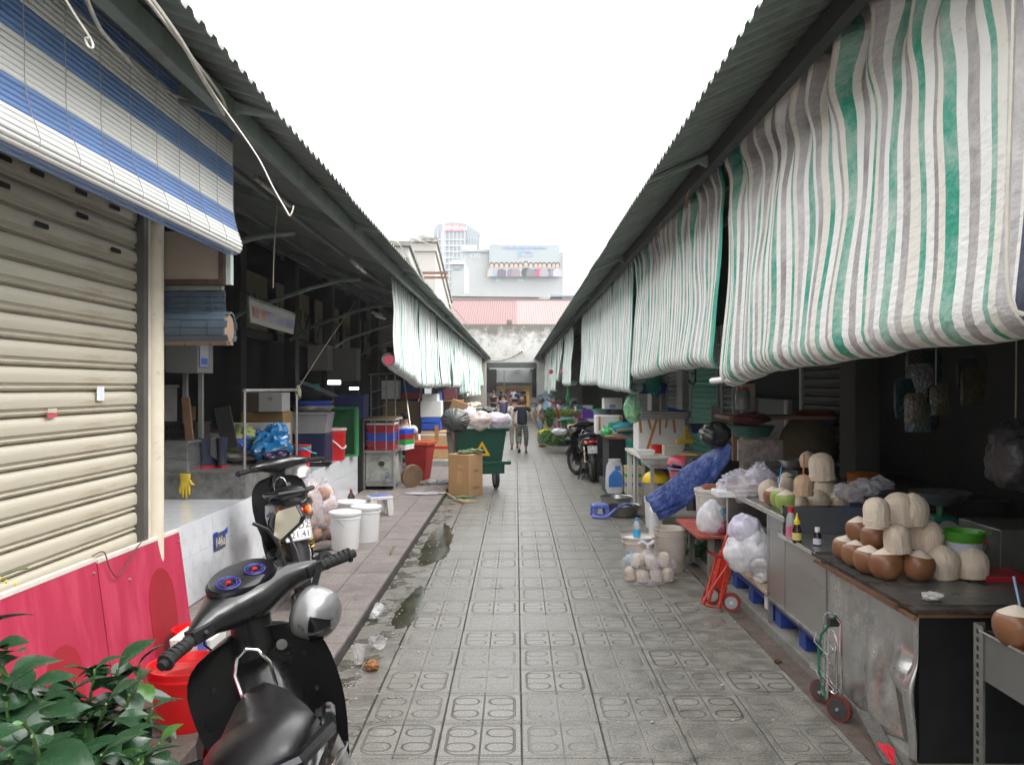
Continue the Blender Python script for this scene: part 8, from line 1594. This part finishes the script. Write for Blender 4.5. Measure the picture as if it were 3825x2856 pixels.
for i,(lab,u,v,Y,r,n,m,s_)in enumerate([('big bushy heap of herbs spilling onto the lane',1195,952,21.5,(.42,.35,.24),500,0,.07),('dark herbs at the foot of the grey clothed woman',1182,945,22.5,(.25,.25,.24),260,0,.06),('leafy heap behind the white wrapped greens',1212,940,21.8,(.30,.3,.2),300,2,.06),('bright lettuce heap high on the stall',1222,893,23.5,(.35,.3,.12),260,1,.07),('tall dark herb bunch beside the red handle',1187,905,24.0,(.18,.2,.42),300,0,.08),('light greens on the middle of the stall',1230,915,22.0,(.25,.25,.14),220,1,.06),('dark leaves at the back of the stall',1205,897,25.5,(.45,.3,.14),220,2,.07),('small greens fallen beside the dark basin',1245,966,18.6,(.22,.12,.05),120,2,.04)]):
 greens(lab,P(u,v,Y),r,n,m_vg[m],i+20,s_)
bag('wrapped_greens','white plastic wrapped vegetables on the herb heap',P(1209,932,20.8),(.20,.16,.09),110,bag_white,'plastic bag',None,amp=.4);bag('teal_wrap','teal wrapped bundle on the stall',P(1222,907,22),(.22,.16,.06),111,teal_cl,'bundle',None)
basin('dark basin on the lane holding a white card',(*gp(1217,962,0),0),.30,.16,M('iron_basin',(.06,.065,.065),.5,.3,.2,5,.05));tag(MB().blob((0,0,0),(.16,.14,.30),.2,112,2).build('yellow_sack',M('sunny_yellow',(.62,.55,.03),.5,0,.1,6,.3),smooth=True,loc=P(1171,938,24.5)),'bright yellow sack behind the woman in jeans','sack');tag(MB().blob((0,0,0),(.18,.12,.10),.3,113,2).build('yellow_bag',MATS['sunny_yellow'],smooth=True,loc=P(1179,934,23.2)),'small yellow bag beside the yellow sack','bag')
vt=thing('vegetable_table','cluttered low vegetable stall table behind the herbs','stall',(1.9,20,0));MB().box(-.45,.9,0,6,.35,.62).build('table',MATS['dim_carton'],vt);MB().box(-.2,.9,.5,6,.62,.78).build('crate_row',M('muted_crates',(.22,.20,.22),.7,0,.5,4,.1),vt)
rv=random.Random(6)
for i in range(26):
 y=rv.uniform(20.5,30);x=rv.uniform(1.35,2.3);z=.62+(x-1.3)*.35;cc=rv.randint(0,5);s_=rv.uniform(.07,.14)
 mm=[foam,red_dk,M('dim_teal_pl',(.04,.18,.17),.5,0,.2,5,0),M('dim_brown',(.16,.09,.05),.7,0,.2,5,0),M('pale_blue_pl',(.25,.38,.48),.5,0,.1,5,0),white_dirty][cc]
 if i%2:o=MB().taper(0,0,0,s_*1.2,s_,s_*.8,s_*1.15,s_).build('produce_tray',mm,loc=(x,y,z),rz=rv.uniform(-.4,.4),bevel=.004);tag(o,'%s produce tray on the crowded vegetable stall, %s part'%(['white foam','dark red','teal','brown','pale blue','dirty white'][cc],'near' if y<23.5 else('far' if y>27 else 'middle')),'tray','trays on the vegetable stall')
 else:greens('leafy bundle among the trays of the vegetable stall',(x,y,z+.08),(s_*1.2,s_*1.2,s_*.8),60,m_vg[rv.randint(0,2)],50+i,.05)['group']='leafy bundles among the stall trays'
for i in range(14):
 y=rv.uniform(23,38);x=1.55+rv.uniform(0,.8);z=rv.uniform(.5,1.15)
 o=MB().blob((0,0,0),(rv.uniform(.12,.25),.2,rv.uniform(.1,.2)),.4,i,2,14,10).build('stall_goods',rv.choice([m_vg[0],M('dim_brown',(.16,.09,.05)),M('pale_blue_pl',(.25,.38,.48)),bag_white,MATS['dim_maroon']]),smooth=True,loc=(x,y,z));tag(o,'blurred bundle of goods, %s in the far right stalls'%('nearer' if y<28 else('farthest' if y>34 else 'midway')),'bundle','bundles in the far right stalls')
tag(MB().tube([P(1180,862,23),P(1200,872,23),P(1207,900,23),P(1208,925,23)],.03,6).build('bent_red_handle',red_dk,smooth=True),'red bent cart handle standing among the herbs','handle')  # bent red handle of a cart
tag(MB().lathe([(.0,0),(.22,.03),(.24,.05)],n=20,rot=(R(80),0,R(20))).build('blue_dish',M('clear_blue',(.22,.35,.45),.2,0,.1,5,0),smooth=True,loc=P(1174,868,25)),'pale blue round lid propped beside the woman in grey','lid')
wire('green_twine','bright green cord hanging with a red knob from the tied right curtain','cord',[(1.55,24.6,1.9),(1.56,24.6,1.6),(1.52,24.6,1.35),(1.6,24.6,1.3),(1.58,24.6,1.6)],.02,green_pl)
for i,(u,v,Y)in enumerate([(1216,803,24),(1190,803,29)]):tag(MB().blob((0,0,0),.075 if i==0 else .085,.05,i).build('red_roller_knob',m_rend,smooth=True,loc=P(u-16*(1-i)*0,v,Y)),['red roller cap hanging by the green cord on the right','second red roller cap farther along the right curtains'][i],'roller cap')  # red end caps of the curtain rollers
for i,(u,v,Y)in enumerate([(1150,880,36),(1158,884,33)]):
 t=thing('far_scooter',['dark parked scooter far down the lane on the right, farther one','dark parked scooter far down the lane on the right, nearer one'][i],'motor scooter',(xx(u+8,Y)+.1,Y,0),group='scooters far down the lane')
 for y_ in(-.55,.55):MB().tube([(0,y_+.24*math.cos(2*PI*k_/14),.29+.24*math.sin(2*PI*k_/14))for k_ in range(14)],.05,6,closed=True).build('wheel',m_tyre,t,smooth=True)
 MB().loft([ring(0,y,z,wx,wz,10)for y,z,wx,wz in((-.8,.78,.05,.04),(-.4,.70,.15,.12),(.1,.5,.12,.12),(.35,.6,.17,.28),(.45,.9,.08,.1))]).build('body',m_blk,t,smooth=True);MB().tube([(-.32,.3,.98),(0,.38,1.0),(.32,.3,.98)],.025,6).build('handlebar',m_blk,t,smooth=True)
# ================================================================ PEOPLE
def skin_obj(name,verts,edges,m,parent,sub=2,root=0,smooth=True):
 me=bpy.data.meshes.new(name);me.from_pydata([v[0]for v in verts],edges,[]);me.materials.append(m)
 o=bpy.data.objects.new(name,me);COL.objects.link(o);o.parent=parent
 md=o.modifiers.new('skin','SKIN');md.use_smooth_shade=True
 sv=me.skin_vertices[0].data if me.skin_vertices else None
 if sv is None:
  bpy.context.view_layer.objects.active=o
 for i,v in enumerate(verts):
  r=v[1];r=(r,r)if isinstance(r,(int,float))else r
  me.skin_vertices[0].data[i].radius=r
 me.skin_vertices[0].data[root].use_root=True
 if sub:s=o.modifiers.new('sub','SUBSURF');s.levels=sub;s.render_levels=sub
 return o
_orig=None
def person(label,loc,rz,h,skin,shirt,pants,hair,pose,sleeve=.5,pantlen=.93,hairstyle='short',cap=None,seated=False,group=None,sandals=True,detail=True,shirt_name='shirt'):
 """pose: dict of joint offsets in units of body height, x right, y forward (figure faces +y)"""
 t=thing('person',label,'person',loc,rz,group=group)
 S=h
 J=dict(pelvis=(0,0,.52),waist=(0,0,.60),chest=(0,.005,.72),neck0=(0,0,.815),neck1=(0,.005,.855),head=(0,.015,.925),headtop=(0,.01,.975),shL=(-.105,0,.80),elL=(-.135,-.01,.62),wrL=(-.145,.03,.475),haL=(-.147,.04,.435),shR=(.105,0,.80),elR=(.135,-.01,.62),wrR=(.145,.03,.475),haR=(.147,.04,.435),hiL=(-.055,0,.50),knL=(-.058,.01,.28),anL=(-.06,0,.05),toL=(-.065,.075,.018),hiR=(.055,0,.50),knR=(.058,.01,.28),anR=(.06,0,.05),toR=(.065,.075,.018))
 J.update(pose);J={k:Vector(v)*S for k,v in J.items()}
 rad=dict(pelvis=(.062,.042),waist=(.062,.044),chest=(.088,.058),neck0=.034,neck1=.03,head=(.046,.056),headtop=(.034,.042),shL=.034,shR=.034,elL=.024,elR=.024,wrL=.015,wrR=.015,haL=(.019,.011),haR=(.019,.011),hiL=.044,hiR=.044,knL=.034,knR=.034,anL=.021,anR=.021,toL=.018,toR=.018)
 names=list(J.keys());idx={k:i for i,k in enumerate(names)}
 V=[(J[k],tuple(x*S for x in rad[k])if isinstance(rad[k],tuple)else rad[k]*S)for k in names]
 E=[(idx[a],idx[b])for a,b in(('pelvis','waist'),('waist','chest'),('chest','neck0'),('neck0','neck1'),('neck1','head'),('head','headtop'),('neck0','shL'),('shL','elL'),('elL','wrL'),('wrL','haL'),('neck0','shR'),('shR','elR'),('elR','wrR'),('wrR','haR'),('pelvis','hiL'),('hiL','knL'),('knL','anL'),('anL','toL'),('pelvis','hiR'),('hiR','knR'),('knR','anR'),('anR','toR'))]
 body=skin_obj('body',V,E,skin,t,2,idx['pelvis'])
 if detail:
  for sd in 'LR':
   hd=J['ha'+sd];dr=(hd-J['wr'+sd]).normalized();sx_=-1 if sd=='L' else 1;side=Vector((0,1,0))-dr*dr.y;side.normalize()
   b=MB()
   for q in range(4):
    o_=hd+side*(q-1.5)*.0095*S;ln=(.042,.048,.045,.036)[q]*S;b.tube([o_-dr*.01*S,o_+dr*ln*.5,o_+dr*ln+Vector((-sx_*.012*S,0,0))],[.0062*S,.0055*S,.004*S],6)
   o_=hd-dr*.015*S+side*.015*S;b.tube([o_,o_+side*.018*S+dr*.01*S,o_+side*.022*S+dr*.028*S],[.007*S,.006*S,.005*S],6);b.build('fingers',skin,body,smooth=True)
  hc_=J['head'];fw=Vector((0,1,0))
  fa=pose.get('face',None)
  b=MB();b.blob(hc_+Vector((0,.052*S,-.012*S)),(.009*S,.014*S,.013*S),0,0,nu=8,nv=6);
  for sx_ in(-1,1):b.blob(hc_+Vector((sx_*.046*S,-.002*S,-.008*S)),(.006*S,.012*S,.018*S),0,0,nu=8,nv=6)
  b.build('nose_and_ears',skin,body,smooth=True)
  b=MB()
  for sx_ in(-1,1):b.blob(hc_+Vector((sx_*.019*S,.0485*S,.004*S)),(.007*S,.004*S,.004*S),0,0,nu=8,nv=6);b.blob(hc_+Vector((sx_*.019*S,.050*S,.015*S)),(.011*S,.003*S,.002*S),0,0,nu=8,nv=6)
  b.build('eyes_and_brows',blk_ink,body);MB().blob(hc_+Vector((0,.048*S,-.034*S)),(.014*S,.004*S,.004*S),0,0,nu=8,nv=6).build('mouth',M('lip',(.35,.12,.10),.5,0,.05,5,0),body)
 def mix(a,b_,f):return J[a].lerp(J[b_],f)
 gx=.011*S
 def rr_(k,e):r=rad[k];return(r[0]*S+e,r[1]*S+e)if isinstance(r,tuple)else r*S+e
 sv=[(mix('pelvis','waist',-.75 if not seated else .3),(.104*S,.082*S)),(J['waist'],(.094*S,.074*S)),(J['chest'],(rad['chest'][0]*S+gx,rad['chest'][1]*S+gx)),(mix('chest','neck0',.86),(.05*S,.042*S)),(J['shL'],.042*S),(mix('shL','elL',sleeve),.037*S),(J['shR'],.042*S),(mix('shR','elR',sleeve),.037*S),(mix('neck0','neck1',.1),.036*S)]
 se=[(0,1),(1,2),(2,3),(3,4),(4,5),(3,6),(6,7),(3,8)]
 skin_obj('shirt',sv,se,shirt,t,2,0)
 pv=[(mix('pelvis','waist',.45),(.088*S,.066*S)),(J['pelvis'],(.094*S,.072*S)),(J['hiL'],.060*S),(J['knL'],.046*S),(mix('knL','anL',pantlen),.036*S),(J['hiR'],.060*S),(J['knR'],.046*S),(mix('knR','anR',pantlen),.036*S)]
 skin_obj('trousers',pv,[(0,1),(1,2),(2,3),(3,4),(1,5),(5,6),(6,7)],pants,t,2,1)
 hc_=J['head'];b=MB()
 b.blob(hc_+Vector((0,-.012*S,.022*S)),(.056*S,.062*S,.052*S),.08,3,3,18,12)
 if hairstyle=='bun':b.blob(hc_+Vector((0,-.035*S,-.01*S)),(.05*S,.04*S,.05*S),.15,5,3,14,10);b.blob(hc_+Vector((0,-.07*S,.0*S)),(.025*S,.022*S,.028*S),.2,5,3,12,8)
 if hairstyle=='long':b.blob(hc_+Vector((0,-.035*S,-.05*S)),(.052*S,.035*S,.09*S),.12,5,3,16,12)
 if hairstyle=='bob':b.blob(hc_+Vector((0,-.025*S,-.012*S)),(.058*S,.048*S,.05*S),.15,5,3,16,10)
 b.build('hair',hair,t,smooth=True)
 if cap:
  b=MB();b.blob(hc_+Vector((0,-.004*S,.030*S)),(.060*S,.068*S,.048*S),0,0,nu=18,nv=10,flat=-.01*S);b.box(hc_.x-.035*S,hc_.x+.035*S,hc_.y+.05*S,hc_.y+.11*S,hc_.z+.022*S,hc_.z+.028*S);b.build('cap',cap,t,smooth=True,ang=50)
 if sandals:
  for sd in 'LR':
   a,c_=J['an'+sd],J['to'+sd];m_=a.lerp(c_,.5);d=(c_-a);ang=math.atan2(-(d.x),d.y);pit_=math.atan2(d.z,math.hypot(d.x,d.y))+.41
   MB().loft([ring(0,y,0,wx,.007*S,12,3)for y,wx in((-.065*S,.018*S),(-.05*S,.025*S),(0,.024*S),(.045*S,.030*S),(.065*S,.018*S))]).xf(Matrix.Translation(m_+Vector((0,0,-.024*S)))@Matrix.Rotation(ang,4,'Z')@Matrix.Rotation(pit_,4,'X')).build('sandal',rubber,t,smooth=True)
 return t
sk=M('warm_skin',(.36,.20,.13),.55,0,.08,9,.02);sk2=M('light_skin',(.45,.28,.19),.55,0,.08,9,.02)
hb_=M('black_hair',(.012,.010,.010),.45,0,.3,40,.3,stretch=(4,4,1));hr_=M('auburn_hair',(.14,.045,.02),.5,0,.4,40,.3,stretch=(4,4,1));hg_=M('dark_brown_hair',(.03,.02,.016),.5,0,.3,40,.3)
m_blkt=M('black_tshirt',(.012,.014,.02),.85,0,.2,9,.2);m_gtee=M('grey_tshirt',(.30,.30,.30),.85,0,.1,9,.2);m_wht=M('white_shirt',(.60,.60,.60),.8,0,.06,9,.2);m_jean=M('blue_jeans',(.14,.22,.32),.85,0,.2,9,.2);m_khk=M('khaki_trousers',(.30,.29,.24),.85,0,.12,9,.2)
def pattern_mat(name,c1,c2,c3,sc_,bands=False):
 m=bpy.data.materials.new(name);t=nodes(m);N=t.nodes;L=t.links;b=N['Principled BSDF'];tc=N.new('ShaderNodeTexCoord')
 v=N.new('ShaderNodeTexVoronoi');v.inputs['Scale'].default_value=sc_;L.new(tc.outputs['Object'],v.inputs['Vector'])
 r=N.new('ShaderNodeValToRGB');r.color_ramp.interpolation='CONSTANT';e=r.color_ramp.elements;e[0].color=(*c1,1);e[1].position=.62;e[1].color=(*c2,1);x=e.new(.8);x.color=(*c3,1)
 if bands:
  w_=N.new('ShaderNodeTexWave');w_.bands_direction='Z';w_.inputs['Scale'].default_value=5;w_.inputs['Distortion'].default_value=3;w_.inputs['Detail'].default_value=3;w_.inputs['Detail Scale'].default_value=6;L.new(tc.outputs['Object'],w_.inputs['Vector'])
  mx=N.new('ShaderNodeMath');mx.operation='MULTIPLY';L.new(w_.outputs['Fac'],mx.inputs[0]);mx.inputs[1].default_value=1;L.new(mx.outputs[0],r.inputs[0])
 else:
  sp=N.new('ShaderNodeSeparateColor');L.new(v.outputs['Color'],sp.inputs[0]);L.new(sp.outputs[0],r.inputs[0])
 L.new(r.outputs[0],b.inputs['Base Color']);b.inputs['Roughness'].default_value=.85;MATS[name]=m;return m
m_pat=pattern_mat('patterned_trousers',(.045,.05,.042),(.13,.135,.11),(.27,.27,.23),20,True)
m_flo=pattern_mat('floral_top',(.04,.05,.20),(.03,.13,.10),(.22,.06,.14),28)
person('woman with auburn hair in a black t-shirt and loose patterned trousers, walking away',(.16,21.3,0),0,1.46,sk2,m_blkt,m_pat,hr_,dict(shL=(-.125,0,.79),elL=(-.16,-.01,.62),wrL=(-.155,.01,.49),haL=(-.15,.015,.45),shR=(.125,0,.79),elR=(.19,-.01,.63),wrR=(.235,.03,.50),haR=(.25,.04,.465),knL=(-.045,.05,.29),anL=(-.05,-.14,.10),toL=(-.052,-.085,.035),knR=(.075,.03,.28),anR=(.07,.07,.05),toR=(.075,.14,.018),pelvis=(0,0,.52)),sleeve=.45,pantlen=.72,hairstyle='bun')
person('man in a white shirt and grey cap walking ahead of the woman in black',(-.03,22.7,0),R(5),1.44,sk,m_wht,m_khk,hb_,dict(elL=(-.13,-.03,.63),wrL=(-.135,-.02,.49),haL=(-.135,-.015,.45),knR=(.06,.06,.29),anR=(.06,.10,.06),toR=(.06,.17,.03),anL=(-.06,-.08,.05),toL=(-.06,0,.018)),sleeve=.5,cap=M('grey_cap',(.12,.12,.12),.85,0,.1,9,.1))
person('woman in grey t-shirt and faded jeans, standing in profile with hand on hip',(.70,23.6,0),R(-80),1.42,sk,m_gtee,m_jean,hg_,dict(shL=(-.10,0,.80),elL=(-.15,-.08,.66),wrL=(-.10,.04,.60),haL=(-.085,.07,.59),elR=(.15,-.08,.66),wrR=(.11,.05,.58),haR=(.09,.08,.575),head=(0,.035,.92),headtop=(0,.04,.972),chest=(0,.01,.72)),sleeve=.62,hairstyle='bob')
person('smiling woman in a blue floral top walking towards the camera behind the bin',(-.46,29.5,0),R(175),1.47,sk2,m_flo,m_jean,hb_,dict(shL=(-.11,0,.80),elL=(-.155,-.02,.63),wrL=(-.20,.04,.49),haL=(-.21,.05,.45),elR=(.14,-.02,.63),wrR=(.15,.02,.49),haR=(.15,.03,.45)),sleeve=.4,hairstyle='bun')
person('long haired woman in black with folded arms by the left gate post',(-1.02,37.5,0),R(150),1.55,sk,m_blkt,M('dark_trousers',(.03,.03,.035),.85,0,.1,9,.1),hb_,dict(elL=(-.14,0,.64),wrL=(-.02,.09,.63),haL=(.03,.09,.63),elR=(.14,0,.64),wrR=(.02,.09,.65),haR=(-.03,.09,.65)),sleeve=.4,hairstyle='long')
crowd=[('person in a royal blue shirt far beyond the gateway, walking away',1118,57,(.02,.05,.28),0,1.5,'short'),('person in a white shirt beyond the gateway, left of the blue one',1110,62,(.6,.6,.6),0,1.6,'short'),('child-like figure in peach clothes far beyond the gateway',1102,50,(.55,.33,.25),R(180),1.25,'bob'),('person in pale clothes beyond the gateway, right of the blue one',1127,55,(.52,.5,.48),R(180),1.45,'bob'),('person in dark clothes at the right edge beyond the gateway',1134,48,(.05,.04,.05),R(90),1.5,'short'),('person in a maroon top at the left stalls beyond the gateway',1091,52,(.14,.03,.06),R(-90),1.45,'bob'),('person in a lilac top deep in the far crowd',1130,60,(.35,.28,.4),0,1.45,'long'),('person in black at the left edge of the far crowd',1083,46,(.03,.03,.03),R(-60),1.5,'short')]
for i,(lab,u,Y,c_,rz_,hh_,hs__)in enumerate(crowd):
 person(lab,(xx(u,Y),Y,0),rz_,hh_,sk,M('crowd_top_'+'abcdefgh'[i],c_,.8,0,.1,5,0),[m_khk,m_jean,MATS['dark_trousers']][i%3],hb_,dict(anL=(-.06,-.07,.05),toL=(-.06,.0,.018),anR=(.06,.08,.05),toR=(.06,.16,.02),knR=(.06,.06,.28)),hairstyle=hs__,detail=False,sandals=False,group='people far beyond the gateway')
person('man in a white t-shirt seen from behind, seated behind the red bin',(-2.08,15.4,PZ-.30),R(10),1.62,sk,m_wht,MATS['dark_trousers'],hb_,dict(pelvis=(0,0,.45),waist=(0,-.01,.53),chest=(.0,-.005,.65),neck0=(0,.01,.74),neck1=(0,.02,.775),head=(.0,.035,.845),headtop=(0,.03,.895),shL=(-.115,0,.725),shR=(.115,0,.725),elL=(-.135,.06,.58),wrL=(-.08,.16,.52),haL=(-.06,.19,.51),elR=(.14,.05,.58),wrR=(.10,.16,.52),haR=(.08,.19,.51),hiL=(-.055,.03,.44),hiR=(.055,.03,.44),knL=(-.08,.26,.44),knR=(.08,.26,.44),anL=(-.08,.25,.22),anR=(.08,.25,.22),toL=(-.08,.32,.20),toR=(.08,.32,.20)),seated=True,sleeve=.5,sandals=False)
stool('low green stool under the seated man',(-2.08,15.4,PZ),0,.32,.3,.36,green_pl,green_pl)
boxo('foam_box','white foam box beside the seated man',xx(884,16.5),xx(904,16.5),16.5,16.9,PZ,zz(940,16.5),foam,'box')
# ================================================================ HAZE
hm_=bpy.data.materials.new('haze_air');hm_.use_nodes=True;ht_=hm_.node_tree;ht_.nodes.remove(ht_.nodes['Principled BSDF'])
pv_=ht_.nodes.new('ShaderNodeVolumePrincipled');pv_.inputs['Color'].default_value=(.95,.97,1,1);pv_.inputs['Density'].default_value=.0008;pv_.inputs['Anisotropy'].default_value=0
ht_.links.new(pv_.outputs[0],ht_.nodes['Material Output'].inputs['Volume'])
MB().box(-70,70,-12,240,-1.6,58).build('haze',hm_,kind='stuff')
